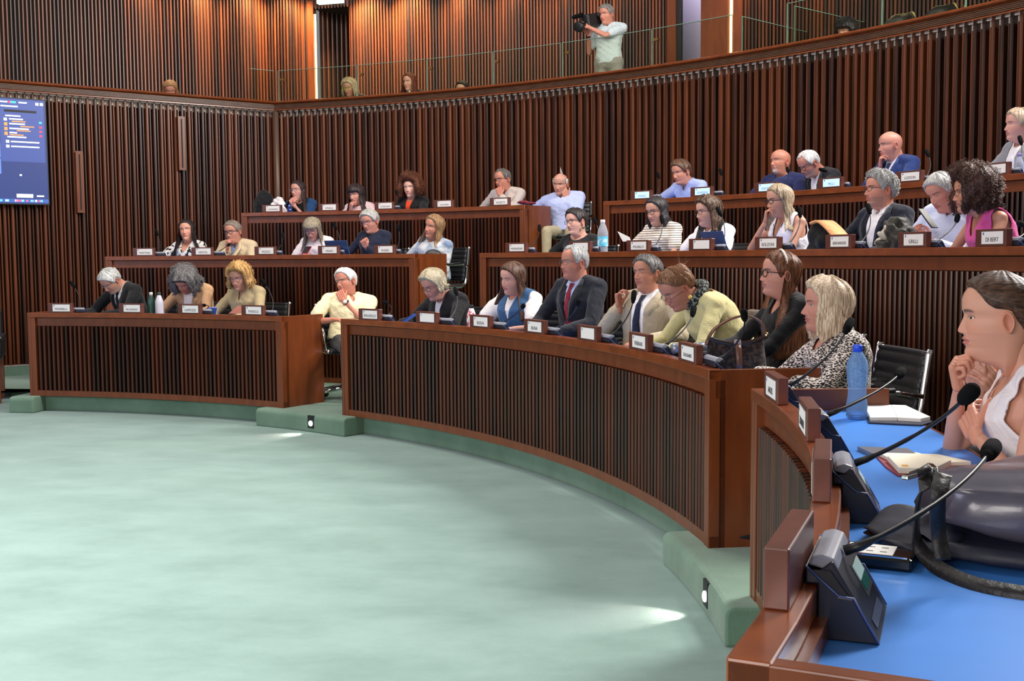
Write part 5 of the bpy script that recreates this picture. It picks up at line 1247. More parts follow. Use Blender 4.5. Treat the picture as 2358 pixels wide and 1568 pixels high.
person('woman with big dark curly hair and glasses, bright pink sleeveless top', 2238, 442, R2 + .50, (74, 4, 0), lean=22, zf=P2, body=62, outfit='sleeveless', fem=1, colors={'shirt': (222, 84, 152), 'v': .13, 'vw': .07, 'arm': .14}, arms=both(H2, x=.06, y=.25), hair=dict(kind='full', vol=.050, length=-.10, open_az=52, curl=.012, strands=620, seed=23, front=.015), hair_c=(46, 30, 28), hair_c2=(112, 74, 62), skin=(210, 148, 120), glasses={'metal': 1, 'c': (120, 100, 96), 't': .0013, 'h': .017}, nose=1.05)
# back tier, left bench
person('woman with long dark hair and glasses, hands clasped under her chin, blue jacket', 686, 438, R3 + .56, (38, 0, 0), lean=8, zf=P3, outfit='open', fem=1, colors={'shirt': (22, 22, 24), 'jacket': (24, 62, 104), 'gap': .10, 'sleeve': 'short'}, arms=({'t': 'near', 'pos': (-.01, .09, -.175), 'fd': (.4, .1, .7), 'bk': (-.6, .7, 0), 'pose': 'curl', 'pole': (-.6, .35, -1)}, {'t': 'near', 'pos': (.03, .09, -.185), 'fd': (-.4, .1, .7), 'bk': (.6, .7, 0), 'pose': 'curl'}), hair=dict(kind='full', vol=.012, length=-.26, open_az=70, strands=90, seed=24), hair_c=(44, 32, 32), skin=(222, 164, 148), glasses={'c': (150, 140, 150), 't': .0018})
person('woman with a black fringe and long hair, pale pink shirt, hand over her mouth', 820, 447, R3 + .56, (36, 10, 0), lean=8, zf=P3, outfit='tee', fem=1, colors={'shirt': (232, 200, 202)}, arms=(dk(H3, y=.26), {'t': 'mouth', 'pose': 'curl'}), hair=dict(kind='fringe', vol=.019, length=-.20, open_az=60, strands=120, curl=.003, seed=25), hair_c=(34, 24, 26), hair_c2=(72, 58, 58), skin=(222, 160, 140))
person('woman with a large auburn afro, black jacket over an orange top', 945, 432, R3 + .58, (22, 2, 3), lean=4, zf=P3, outfit='open', fem=1, colors={'shirt': (224, 70, 32), 'jacket': (16, 15, 17), 'gap': .030}, arms=both(H3, y=.42), hair=dict(kind='full', vol=.060, length=-.085, open_az=50, curl=.014, strands=620, seed=26, front=.010), hair_c=(78, 42, 30), hair_c2=(144, 86, 60), skin=(236, 186, 170), lips=(206, 120, 104))
person('man with short dark grey hair and glasses, light grey sweater, two fingers on his cheek', 1157, 413, R3 + .56, (42, 6, 4), lean=16, zf=P3, outfit='shirt', colors={'shirt': (186, 172, 166), 'v': .05}, arms=({'t': 'mouth', 'pose': 'point', 'fd': (.15, 0, 1)}, dk(H3, x=.25, y=.2)), hair=dict(kind='recede', vol=.012, strands=50, seed=27), hair_c=(74, 68, 66), hair_c2=(128, 122, 118), skin=(206, 140, 118), glasses={'c': (30, 26, 30), 't': .0022}, age=.8)
person('bald man with glasses pushed up on his head, light blue shirt, cheek on his hand', 1290, 423, R3 + .62, (20, 12, -4), lean=2, side=6, zf=P3, body=12, outfit='shirt', colors={'shirt': (178, 188, 232), 'v': .07}, broad=1.14, arms=({'t': 'cheek', 'pose': 'relaxed', 'pole': (-.35, .4, -1)}, dk(H3, x=.28, y=.12)), hair=dict(kind='bald', vol=.008), hair_c=(176, 170, 168), skin=(216, 160, 142), glasses={'c': (210, 200, 190), 't': .0014, 'up': 1}, age=1, trousers=(170, 158, 130))
# back tier, right bench
person('man with short brown hair leaning on the back bench, light blue shirt', 1568, 396, R3 + .50, (44, 12, 3), lean=30, body=45, zf=P3, outfit='shirt', colors={'shirt': (166, 180, 232), 'v': .06}, arms=(dk(H3, x=.1, y=.3), dk(H3, x=.16, y=.42)), hair=dict(kind='short', vol=.016, curl=.003, strands=60, seed=29, front=.006), hair_c=(70, 46, 36), hair_c2=(126, 92, 72), skin=(216, 150, 128), age=.6)
person('bald man with a white goatee, navy blue t-shirt', 1797, 372, R3 + .62, (50, -4, 3), lean=-4, body=35, zf=P3, outfit='tee', colors={'shirt': (34, 40, 86)}, arms=both(H3), hair=None, skin=(214, 146, 122), beard=(srgb(176, 164, 160)[:3], 1), age=1, broad=1.05)
person('man with white hair and black glasses looking down, black jacket and white shirt', 1862, 376, R3 + .54, (54, 30, 0), lean=22, body=55, zf=P3, outfit='blazer', colors={'shirt': (244, 240, 246), 'jacket': (28, 28, 34), 'vw': .06, 'depth': .5, 'gap': .03}, arms=both(H3), hair=dict(kind='recede', vol=.010, strands=40, seed=30), hair_c=(196, 192, 190), hair_c2=(232, 230, 228), skin=(206, 140, 122), glasses={'c': (24, 24, 28), 't': .0022, 'z': .002}, beard=(srgb(180, 160, 152)[:3],), age=1, brow=(170, 160, 156))
person('clean shaven bald man in a blue suit with his hand on his chin', 2050, 334, R3 + .58, (62, 4, 0), lean=12, body=52, zf=P3, outfit='suit', colors={'shirt': (226, 226, 244), 'jacket': (32, 52, 110), 'vw': .06}, tie=(34, 50, 96), arms=(dk(H3, x=.15), {'t': 'chin', 'pose': 'curl', 'pos': (.03, .085, -.165)}), hair=None, skin=(222, 156, 138), age=.4, nose=1.1, broad=1.08)
person('woman with short fair hair at the right edge of the frame, grey jacket', 2346, 288, R3 + .56, (64, -2, 0), lean=2, body=50, zf=P3, outfit='open', fem=1, colors={'shirt': (236, 232, 238), 'jacket': (140, 138, 144), 'gap': .05}, arms=both(H3), hair=dict(kind='full', vol=.016, strands=100, seed=31), hair_c=(168, 140, 116), hair_c2=(214, 190, 166), skin=(228, 170, 154), age=.7)
# gallery
def on_left(px, py, d_):
    rr = ray(px, py); o_ = CORN0 - LN * d_; n_ = LN; t_ = (o_ - Vector((0, 0, 0))).dot(n_) / Vector((rr.x, rr.y, 0)).dot(n_); return rr * t_ + Vector((0, 0, CZ))
GFS = GF
centre(GAL_C)
person('woman with light brown hair looking down behind the left gallery rail', 392, 206, P=on_left(392, 206, .62), head=(2, 30, 0), body=0, lean=14, zf=GFS, outfit='tee', fem=1, colors={'shirt': (60, 60, 66)}, hair=dict(kind='full', vol=.020, length=-.10, open_az=62, strands=60, seed=33), hair_c=(134, 92, 60), hair_c2=(190, 146, 104), skin=(206, 144, 124))
person('woman with wavy pale blonde hair and lime green glasses in the gallery', 804, 201, R4 + .66, (30, 18, 0), lean=10, zf=GFS, outfit='tee', fem=1, colors={'shirt': (24, 28, 44), 'sleeve': 'cuff'}, hair=dict(kind='full', vol=.026, length=-.12, open_az=64, curl=.005, strands=160, seed=34), hair_c=(176, 150, 116), hair_c2=(222, 204, 170), skin=(214, 156, 138), glasses={'c': (176, 200, 40), 't': .0024})
person('woman with straight dark red hair in the gallery holding a small bottle', 943, 189, R4 + .66, (38, 4, 0), lean=4, zf=GFS, outfit='tee', fem=1, colors={'shirt': (36, 34, 38)}, hair=dict(kind='full', vol=.014, length=-.20, open_az=64, strands=60, seed=35), hair_c=(80, 34, 24), hair_c2=(136, 70, 48), skin=(230, 172, 154))
person('person in the gallery of whom only the dark crown of the head shows', 1064, 207, R4 + .66, (20, 10, 0), lean=6, zf=GFS, outfit='tee', colors={'shirt': (40, 40, 46)}, hair=dict(kind='short', vol=.014, seed=36), hair_c=(34, 26, 24))
person('person with black curly hair peeking over the rail in the upper right gallery', 1948, 74, R4 + .62, (35, 6, 0), lean=4, zf=GFS, outfit='tee', fem=1, colors={'shirt': (40, 40, 46)}, hair=dict(kind='fringe', vol=.030, curl=.009, strands=200, seed=37), hair_c=(22, 18, 20), hair_c2=(52, 44, 44), skin=(214, 160, 142))
def cam_arms(): return ({'t': 'near', 'pos': (.10, .27, -.12), 'fd': (.5, .5, .35), 'bk': (-.5, .6, .6), 'pose': 'hold', 'pole': (-.9, .2, -1)}, {'t': 'near', 'pos': (.17, .17, -.20), 'fd': (.0, .6, .7), 'bk': (.2, -.7, .7), 'pose': 'hold', 'pole': (.3, .1, -1)})
CAMOP = person('camera operator standing in the gallery, pale blue short sleeved shirt, grey hair', 1396, 33, R4 + .55, (36, 8, 0), lean=-2, body=20, zf=GF, standing=True, seat=False, outfit='shirt', colors={'shirt': (196, 208, 214), 'sleeve': 'short', 'v': .05}, arms=cam_arms(), hair=dict(kind='short', vol=.013, strands=40, seed=38), hair_c=(104, 100, 96), hair_c2=(160, 156, 150), skin=(216, 148, 126), extras=wristwatch(1, (22, 22, 24)), trousers=(150, 146, 140))

centre(BENCH_C)
# ------------------------------------------------------------------ conference microphones
GREYCAP = plain('silver_grey_plastic', srgb(150, 152, 164), 0.32, noise=.06, nscale=200)
SCREENG = plain('small_lcd', srgb(150, 176, 176), 0.2, emit=(.5, .66, .62, 1), estr=.25); TEAL = plain('lcd_teal', srgb(30, 92, 84), 0.2)
BLUEEDGE = plain('blue_trim', srgb(70, 90, 150), 0.35)
def yz_prism(mb, prof, x0, x1, mi=0):
    n = len(prof); vs = [(x0, y, z) for y, z in prof] + [(x1, y, z) for y, z in prof]
    fs = [tuple(range(n))[::-1], tuple(range(n, 2 * n))] + [(i, (i + 1) % n, n + (i + 1) % n, n + i) for i in range(n)]
    return mb.add(vs, fs, mi)
_mic0 = []
def make_mic_unit():
    g = empty('conference_microphone')
    # local frame: x along the ledge, y towards the user, z up from the worktop (0.08 below the ledge)
    w_ = .098
    q = MB(); yz_prism(q, [(0.0, 0), (.09, 0), (.052, .066), (.030, .068), (-.018, .110), (-.018, .083), (0, .083)], -w_, w_)
    yz_prism(q, [(.09, 0.0), (.052, .066), (.020, .118), (.0, .10), (.05, .02)], -w_ + .006, w_ - .006)
    q.build('base', NAVY, g, local=True, bevel=.003)
    q = MB(); yz_prism(q, [(-.016, .108), (-.010, .121), (.006, .126), (.022, .121), (.030, .104), (.02, .10)], -w_ + .012, w_ - .012); q.build('top_cap', GREYCAP, g, local=True, bevel=.004)
    for s in (-1, 1):
        q = MB(); yz_prism(q, [(-.012, .104), (.018, .104), (.046, .066), (.030, .070)], s * w_ - .001, s * (w_ - .004) if s > 0 else -w_ + .004)
        q.tube([(s * (w_ + .001), -.018, .110), (s * (w_ + .001), .030, .069), (s * (w_ + .001), .052, .067), (s * (w_ + .001), .088, .003)], .0016, 6, mi=1)
        q.build('side_slot', [BLACK, BLUEEDGE], g, local=True)
    n_ = Vector((0, .118, .070)).normalized(); sl = Vector((0, -.070, .118)).normalized()
    def face(x0, x1, t0, t1, lift, name, mat, par):
        b = Vector((0, .090, .0)); q = MB(); vs = [b + sl * t + n_ * lift + Vector((x, 0, 0)) for x, t in ((x0, t0), (x1, t0), (x1, t1), (x0, t1))]
        vs2 = [v + n_ * .0012 for v in vs]; q.add(vs + vs2, [(0, 1, 2, 3), (4, 5, 6, 7), (0, 1, 5, 4), (1, 2, 6, 5), (2, 3, 7, 6), (3, 0, 4, 7)]); return q.build(name, mat, par, local=True)
    fr = face(-.088, .0, .048, .104, .0004, 'display', BLACK, g)
    face(-.078, -.01, .074, .098, .0016, 'screen', SCREENG, fr); face(-.078, -.01, .056, .074, .0016, 'screen', TEAL, fr)
    face(-.06, .06, .014, .030, .0004, 'talk_button', plain('dark_blue_button', srgb(40, 48, 76), .4), g)
    return g
def mic(a, row, tip, label, side=0, L_=.40, r_tip=None, near=False, bend=.3, P=None):
    r = (R1, R2, R3)[row]; h = (H1, H2, H3)[row]; off = .058
    if not _mic0: g = make_mic_unit(); _mic0.append(g)
    else: g = _mic0[0].copy(); C.objects.link(g); [ (lambda c, ch: (C.objects.link(c), setattr(c, 'parent', g), [ (lambda d: (C.objects.link(d), setattr(d, 'parent', c)))(x.copy()) for x in ch.children ]))(ch.copy(), ch) for ch in list(_mic0[0].children) if not ch.name.startswith('gooseneck')]
    g.location = pol(r + off, a, h); g.rotation_euler = (0, 0, R(a - 90)); ORG[g.name] = Vector(g.location)
    tag(g, label, 'microphone', 'gooseneck microphones on the benches')
    b0 = pol(r + off + .030, a, h + .112); b1 = pol(r + off + .055, a, h + .122)
    best = None
    for k in range(60):
        rr = r + off + .03 + k * .012; t = on_r(tip[0], tip[1], rr) if not near else None
        if near:
            t = ray(*tip) * (1.2 + k * .06) + Vector((0, 0, CZ))
        e = abs((t - b0).length - L_) + (0 if t.z > h + .05 else 5)
        if best is None or e < best[0]: best = (e, t)
    t = best[1]; d = (t - b1); out = (b1 - b0).normalized()
    pts = []
    for k in range(13):
        s = k / 12; p0 = b1 + out * s * .12; p = b1 * (1 - s) ** 2 + (b1 + out * .08 + d * .35 + Vector((0, 0, -.02 * bend))) * 2 * s * (1 - s) + t * s * s; pts.append(p)
    q = MB(); q.tube([b0] + pts, [.0085, .0078] + [.0048] * 4 + [.0038] * 8, 8); gn = q.build('gooseneck', BLACK, None)
    dd = (pts[-1] - pts[-2]).normalized()
    q2 = MB(); M_ = Matrix.Translation(t) @ dd.to_track_quat('Z', 'Y').to_matrix().to_4x4()
    q2.lathe([(.004, -.042), (.0105, -.034), (.0115, -.022), (.0145, -.018), (.0160, .0), (.0160, .028), (.0125, .040), (.005, .045)], M=M_, n=14); fo = q2.build('foam_windscreen', RUBBER, None)
    for o in (gn, fo):
        Minv = (Matrix.Translation(g.location) @ Matrix.Rotation(g.rotation_euler.z, 4, 'Z')).inverted(); o.data.transform(Minv)
    gn.parent = g; fo.parent = gn
    return g
MIC = [ # plate angle offset handled here: (base px, py, row, tip, label)
 (175, 735, 0, (168, 656), 'thin gooseneck microphone at the far left of the front left bench'),
 (468, 735, 0, (469, 703), 'microphone behind the name block of the woman in the tan blazer, only its tip showing'),
 (618, 735, 0, (607, 650), 'gooseneck microphone right of the woman in the khaki shirt'),
 (884, 735, 0, (889, 697), 'short gooseneck microphone beside the man in the pale yellow polo shirt'),
 (1024, 745, 0, (1050, 672), 'gooseneck microphone crossing the chest of the woman in the black jacket and scarf'),
 (1145, 752, 0, (1204, 706), 'gooseneck microphone in front of the young woman in the denim vest'),
 (1268, 765, 0, (1331, 698), 'gooseneck microphone in front of the man with the red tie'),
 (1392, 782, 0, (1459, 684), 'gooseneck microphone below the raised hand of the man in beige'),
 (1516, 800, 0, (1596, 718), 'gooseneck microphone in front of the stooping woman in yellow'),
 (1640, 825, 0, (1714, 727), 'gooseneck microphone between the stooping woman and the woman with the headband'),
 (361, 590, 1, (361, 536), 'upright microphone left of the black haired woman on the middle left bench'),
 (498, 590, 1, (526, 564), 'low gooseneck microphone under the elbow of the man in the beige jacket'),
 (632, 588, 1, (652, 543), 'gooseneck microphone between the beige jacket man and the woman with the red phone'),
 (775, 585, 1, (771, 521), 'gooseneck microphone behind the woman with long grey blonde hair'),
 (905, 585, 1, (917, 525), 'gooseneck microphone right of the silver haired woman in navy'),
 (1213, 578, 1, (1242, 526), 'gooseneck microphone against the plain end panel of the back left bench'),
 (1360, 575, 1, (1371, 510), 'gooseneck microphone just left of the large water bottle'),
 (1497, 573, 1, (1524, 506), 'gooseneck microphone in front of the woman in the striped top'),
 (1650, 570, 1, (1656, 488), 'gooseneck microphone beside the wavy hair of the young woman in the vest'),
 (1803, 567, 1, (1842, 490), 'gooseneck microphone against the bare shoulder of the ash blonde woman'),
 (1968, 562, 1, (2001, 482), 'gooseneck microphone left of the man in the navy blazer'),
 (2140, 560, 1, (2204, 504), 'gooseneck microphone below the man with the smartphone'),
 (2325, 556, 1, (2352, 516), 'gooseneck microphone at the right edge beside the woman in pink'),
 (905, 487, 2, (913, 444), 'gooseneck microphone left of the woman with the auburn afro'),
 (1502, 455, 2, (1516, 405), 'gooseneck microphone left of the dark haired man in light blue'),
 (1646, 447, 2, (1660, 397), 'gooseneck microphone right of the dark haired man in light blue'),
 (1795, 437, 2, (1814, 392), 'gooseneck microphone under the beard of the bald man in the navy t-shirt'),
 (1935, 426, 2, (1896, 392), 'pale gooseneck microphone in front of the white haired man in black'),
 (2122, 410, 2, (2136, 354), 'gooseneck microphone in front of the bald man in the blue suit'),
 (2325, 393, 2, (2350, 324), 'gooseneck microphone under the chin of the woman at the right edge'),
]
for px, py, row, tip, lab in MIC:
    r = (R1, R2, R3)[row]; a = ang(on_r(px, py, r + .06)); mic(a, row, tip, lab, L_=.30 if row else .30)
for a, tip, lab, L_ in ((-1.7, (1953, 752), 'gooseneck microphone at the far end of the nearest bench, in front of the blonde bob', .36), (-8.0, (2072, 860), 'gooseneck microphone passing in front of the blue water bottle', .40), (-14.7, (2228, 910), 'gooseneck microphone whose tip reaches the forearm of the nearest young woman', .46), (-21.4, (2280, 1038), 'closest gooseneck microphone, large, crossing above the leather bag', .46)):
    mic(a, 0, tip, lab, L_=L_, near=True)

# ------------------------------------------------------------------ step lights
def step_light(px, py, label, dirv, power=6):
    p = on_z(px, py, .085); a = ang(p); rr = R1 - .115; zl = .085
    if px < 100: q_ = on_z(px, 905, 0); rr = math.hypot(q_.x - CX, 11.665 - CY); a = math.degrees(math.atan2(11.665 - CY, q_.x - CX)); zl = .038
    g = empty('step_light', pol(rr, a, zl), R(a - 90), label, 'light')
    if px < 100: g.scale = (.62, .8, .62)
    q = MB(); q.box((0, .002, 0), (.075, .012, .105), bev=.002); q.build('housing', BLACK, g, local=True)
    q = MB(); q.ellipsoid((0, -.006, -.012), (.022, .008, .022)); q.build('lens', plain('step_lens', (1, 1, 1, 1), .3, emit=(1, .95, .88, 1), estr=9), g, local=True)
    l = bpy.data.lights.new('step_beam', 'SPOT'); l.energy = power; l.color = (1, .9, .78); l.spot_size = R(70); l.spot_blend = .7; l.shadow_soft_size = .012
    o = bpy.data.objects.new('step_beam', l); C.objects.link(o); o.location = pol(rr - .035, a, zl - .008); tg = pol(rr - .22, a, 0.0) + Vector(dirv)
    o.rotation_euler = (tg - o.location).to_track_quat('-Z', 'Y').to_euler()
step_light(706, 973, 'step light glowing in the carpeted riser between the left and middle benches', (-.05, .02, 0), 7)
step_light(1641, 1366, 'step light in the carpeted riser beside the nearest bench', (0, .0, 0), 7)
step_light(17, 895, 'step light in the low riser at the far left by the armchair', (-.02, 0, 0), 5)

# ------------------------------------------------------------------ things lying on the benches
def lump(name, ells, mat, parent=None, vox=.012, noise=.004, fr=28, seed=0, boxes=(), smooth=3, **t):
    parts = []
    for c, r_ in ells:
        q = MB(); q.ellipsoid((0, 0, 0), r_, nu=14, nv=10); parts.append(([np.array(v) + np.array(c) for v in q.v], q.f))
    for c, d_, rz in boxes:
        q = MB(); q.box((0, 0, 0), d_); rm = rz_(rz); parts.append(([rm @ np.array(v) + np.array(c) for v in q.v], q.f))
    v, f = remesh(parts, vox, smooth)
    n_ = np.sin(v[:, 0] * fr + seed) * np.cos(v[:, 1] * fr * 1.3 + v[:, 2] * fr * .7) + .5 * np.sin(v[:, 2] * fr * 2 + v[:, 0] * fr * 1.7 + seed)
    c = v.mean(0); d = v - c; d /= np.linalg.norm(d, axis=1)[:, None] + 1e-9; v = v + d * (n_ * noise)[:, None]
    off = np.array(ORG.get(parent.name, Vector((0, 0, 0)))) if parent else np.zeros(3)
    o = np_obj(name, v, f, mat, parent, off); tag(o, t.get('label'), t.get('cat'), t.get('group')); return o
def bottle(name, px, py_top, row, dr, prof_r, label, mats, neck, z=None, P=None, capc=None, waist=0, top=None):
    h = (H1, H2, H3)[row]; r = (R1, R2, R3)[row] + dr
    t = on_r(px, py_top, r) if P is None else Vector((P[0], P[1], top)); H_ = t.z - h
    g = empty('bottle', (t.x, t.y, h), 0, label, 'bottle')
    q = MB(); R_ = prof_r; zs = [0, .01, .3 * H_, .62 * H_]
    prof = [(R_ * .82, 0), (R_, .012)]
    n_ = 10
    for k in range(n_ + 1):
        s = k / n_; rr = R_ * (1 - waist * math.sin(s * math.pi) ** 4 + (.03 * math.cos(s * 36) if waist else 0)); prof.append((rr, .012 + (neck * H_ - .012) * s))
    for k in range(1, 7):
        s = k / 6; prof.append((R_ * (1 - .62 * (s ** 1.3)), neck * H_ + (.92 * H_ - neck * H_) * s))
    prof.append((R_ * .38, .92 * H_)); q.lathe(prof, n=24); q.build('vessel', mats[0], g, local=True)
    q = MB(); q.lathe([(R_ * .44, .90 * H_), (R_ * .46, .985 * H_), (R_ * .4, H_)], n=20); q.build('cap', mats[1], g, local=True)
    if len(mats) > 2:
        q = MB(); q.lathe([(R_ * 1.01, .36 * H_), (R_ * 1.01, .60 * H_)], n=24, caps=False); o = q.build('label_band', mats[2], g, local=True)
    return g
def clear(name, col, r_=.03):
    mt, nt, b_ = new_mat(name); b_.inputs['Base Color'].default_value = col; b_.inputs['Roughness'].default_value = r_; b_.inputs['Transmission Weight'].default_value = .72; b_.inputs['IOR'].default_value = 1.04; return mt
bottle('b', 347.5, 673, 0, .14, .036, 'dark green insulated bottle with a white cap on the front left bench', [plain('green_steel', srgb(34, 70, 62), .4), plain('cap_white', srgb(222, 216, 206), .5)], .66)
bottle('b', 366, 673, 0, .14, .037, 'pale grey insulated bottle with a dark green cap beside the green bottle', [plain('grey_steel', srgb(196, 192, 202), .4), plain('cap_green', srgb(40, 72, 60), .5)], .66)
bottle('b', 1085.5, 702, 0, .12, .034, 'pink and white patterned bottle with a black cap', [pattern('pink_floral', 'noise', (232, 228, 232), (226, 110, 128), 22, .5, .04, (40, 40, 48)), plain('cap_black', srgb(26, 26, 28), .5)], .62)
bottle('b', 1388, 506, 1, .12, .044, 'large clear plastic water bottle with a sky blue label', [clear('clear_pet', (.86, .88, .95, 1)), plain('cap_bright', srgb(240, 240, 246), .4), pattern('sky_label', 'noise', (96, 196, 232), (206, 226, 244), 20, .5, .1)], .70, waist=.06)
bottle('b', 1975, 835, 0, 0, .036, 'blue plastic water bottle on the nearest bench', [clear('blue_pet', (.40, .66, 1, 1)), plain('cap_blue', srgb(30, 80, 220), .4)], .74, P=(1.19, 3.855), top=1.105, waist=.16)
bottle('b', 2347, 353, 2, .14, .034, 'small clear bottle half full at the right edge of the back bench', [clear('clear_pet2', (.8, .82, .92, 1)), plain('cap_lilac', srgb(150, 130, 190), .4)], .66)
def laptop(px, py, row, dr, yaw, wd, label, col, open_=100, zf=None):
    h = (H1, H2, H3)[row] if zf is None else zf; p = on_r(px, py, (R1, R2, R3, R4)[row] + dr); a = ang(p)
    g = empty('laptop', pol(rad(p), a, h), R(a - 90 + yaw), label, 'laptop'); m1 = plain('laptop_%d' % col[2], srgb(*col), .3, .5)
    q = MB(); q.box((0, .11, .009), (wd, .22, .016), bev=.004); q.build('keyboard_base', m1, g, local=True)
    M_ = Matrix.Rotation(R(18), 4, 'X'); q = MB(); q.box((0, 0, 0), (wd, .008, .215), M=Matrix.Translation((0, -.03, .118)) @ M_, bev=.002); q.build('screen_lid', m1, g, local=True)
    q = MB(); q.box((0, 0, 0), (wd - .02, .001, .195), M=Matrix.Translation((0, -.0249, .1195)) @ M_); q.build('display', BLACK, g, local=True)
laptop(782, 565, 1, .16, -6, .30, 'open blue-grey laptop behind a name block in front of the woman with the red phone', (70, 96, 150))
laptop(1655, 548, 1, .17, -10, .31, 'open violet-blue laptop in front of the young woman in the black vest', (84, 92, 150))
centre(GAL_C); laptop(778, 222, 3, .30, -10, .30, 'black laptop behind the gallery rail beside the woman with lime green glasses', (22, 22, 28), zf=ZG - .17); centre(BENCH_C)
def slab_item(name, label, cat, pts, z, th, mat, parent=None, lift=0):
    q = MB(); P_ = [on_z(px, py, z) for px, py in pts]; q.prism([(p.x, p.y) for p in P_], z + lift, z + lift + th); 
    o = q.build(name, mat, parent, bevel=.001 if th > .004 else 0); return tag(o, label, cat)
g = empty('open_notebook', on_z(2050, 960, H1), 0, 'open notebook with blank white pages beside the blue bottle', 'notebook')
slab_item('cover', None, None, [(1988, 945), (2000, 976), (2122, 982), (2148, 974), (2085, 946)], H1, .006, plain('navy_cover', srgb(24, 30, 60), .6), g)
slab_item('pages', None, None, [(1990, 943), (2004, 973), (2066, 973), (2052, 943)], H1, .012, PAPER, g, .006); slab_item('pages', None, None, [(2053, 943), (2067, 973), (2120, 976), (2142, 971), (2085, 944)], H1, .012, PAPER, g, .006)
def pen(p0, p1, col, label):
    q = MB(); a, b = on_z(*p0, H1 + .006), on_z(*p1, H1 + .006); q.tube([a, b, b + (b - a) * .06], [.0052, .0052, .001], 8); o = q.build('pen', plain('pen_%d_%d' % col[:2], srgb(*col), .35)); tag(o, label, 'pen')
pen((1936, 936), (1962, 939), (236, 232, 236), 'white pen left of the blue bottle on the nearest bench')
pen((1994, 940), (2008, 944), (190, 50, 76), 'small red pen right of the blue bottle on the nearest bench')
g = empty('tablet_case', on_z(2050, 1046, H1), 0, 'slim silver grey device in a case lying on the blue worktop', 'tablet')
slab_item('body', None, None, [(1974, 1037), (2008, 1053), (2112, 1055), (2090, 1041)], H1, .012, plain('silver_case', srgb(150, 152, 162), .3, .5), g)
slab_item('pen_loop', None, None, [(2100, 1046), (2104, 1050), (2122, 1053), (2120, 1050)], H1, .008, PAPER, g)
g = empty('planner', on_z(2110, 1075, H1), 0, 'open cream planner with orange tabs in front of the nearest young woman', 'notebook')
slab_item('cover', None, None, [(2018, 1054), (2040, 1078), (2068, 1098), (2150, 1100), (2235, 1076), (2160, 1058)], H1, .004, plain('red_cover', srgb(140, 40, 60), .6), g)
slab_item('page_block', None, None, [(2044, 1066), (2070, 1094), (2150, 1096), (2190, 1076), (2110, 1060)], H1, .016, plain('cream_pages', srgb(246, 236, 214), .7), g, .004)
slab_item('page_block', None, None, [(2022, 1053), (2044, 1064), (2190, 1076), (2236, 1074), (2160, 1057)], H1, .010, plain('cream_pages', srgb(246, 236, 214), .7), g, .004)
slab_item('tab', None, None, [(2075, 1088), (2078, 1092), (2092, 1092), (2090, 1088)], H1, .018, plain('orange_tab', srgb(240, 170, 60), .6), g, .003)
q = MB(); c = on_z(2188, 1068, H1 + .014)
g2 = empty('card_holder', on_z(2010, 1292, H1), 0, 'flat black device with a white label lying behind the closest microphone', 'device')
pc = on_z(2010, 1294, H1); ax = (on_z(2062, 1282, H1) - on_z(1966, 1272, H1)); an = math.degrees(math.atan2(ax.y, ax.x))
q = MB(); q.box((pc.x, pc.y, H1 + .012), (.15, .10, .024), R(an), bev=.006); q.build('body', plain('gloss_black', srgb(18, 18, 20), .15), g2)
q = MB(); q.box((pc.x - .004, pc.y, H1 + .0245), (.085, .07, .002), R(an)); lb = q.build('paper_label', PAPER, g2)
q = MB(); rm = Matrix.Rotation(R(an), 3, 'Z')
for i in range(3):
    for j in range(2):
        v = rm @ Vector((-.024 + .024 * i, -.016 + .03 * j, 0)); q.box((pc.x - .004 + v.x, pc.y + v.y, H1 + .0258), (.012, .003, .0006), R(an))
q.build('print', INK, lb)
q = MB(); v = rm @ Vector((0, -.043, 0)); q.box((pc.x + v.x, pc.y + v.y, H1 + .0245), (.13, .006, .003), R(an)); q.build('chrome_edge', CHROME, g2)

# big dark bag on the nearest worktop
g = empty('leather_bag', (.95, 2.12, H1), 0, 'large dark grey leather bag with navy base and black straps on the nearest worktop', 'bag')
BAGL = plain('grey_leather', srgb(84, 80, 92), .26, noise=.12, nscale=9, bump=.25, coat=.2); BAGN = plain('navy_nylon', srgb(20, 22, 42), .55, noise=.2, nscale=20, bump=.3)
def bag_body(x0, x1, y0, y1, z0, z1, nx=16, mat=BAGL, name='bag_body', puff=.02, sag=.03, seed=0.):
    rows = []; n_ = 28
    for i in range(nx + 1):
        s = i / nx; e = math.sin(math.pi * min(max(s, .03), .97)) ** .35; x = x0 + (x1 - x0) * s; row = []
        for k in range(n_):
            a = 2 * math.pi * k / n_; ca, sa = math.cos(a), math.sin(a)
            yy = (y0 + y1) / 2 + (y1 - y0) / 2 * e * math.copysign(abs(ca) ** .55, ca); zz = (z0 + z1) / 2 + (z1 - z0) / 2 * e * math.copysign(abs(sa) ** .55, sa)
            if sa > 0: zz += -sag * math.sin(s * 5.2 + seed) * sa + .006 * math.sin(9 * s + 5 * ca)
            row.append((x + .015 * math.sin(3 * a + seed), yy, max(zz, z0)))
        rows.append(row)
    q = MB(); q.grid(rows, closed=True); q.f.append(tuple(range(n_))); q.f.append(tuple(nx * n_ + k for k in range(n_))); q.mi += [0, 0]; q.sm += [True, True]; return q.build(name, mat, g)
bag_body(.805, 1.40, 1.94, 2.29, H1 + .022, H1 + .19, sag=.022)
bag_body(.78, 1.40, 1.90, 2.32, H1 + .0, H1 + .060, mat=BAGN, name='bag_base', sag=.005)
bag_body(.715, .88, 2.02, 2.32, H1, H1 + .045, mat=BAGN, name='side_flap', sag=.012, seed=1.5)
STRAP = plain('black_strap', srgb(34, 31, 30), .5, bump=.3, nscale=80)
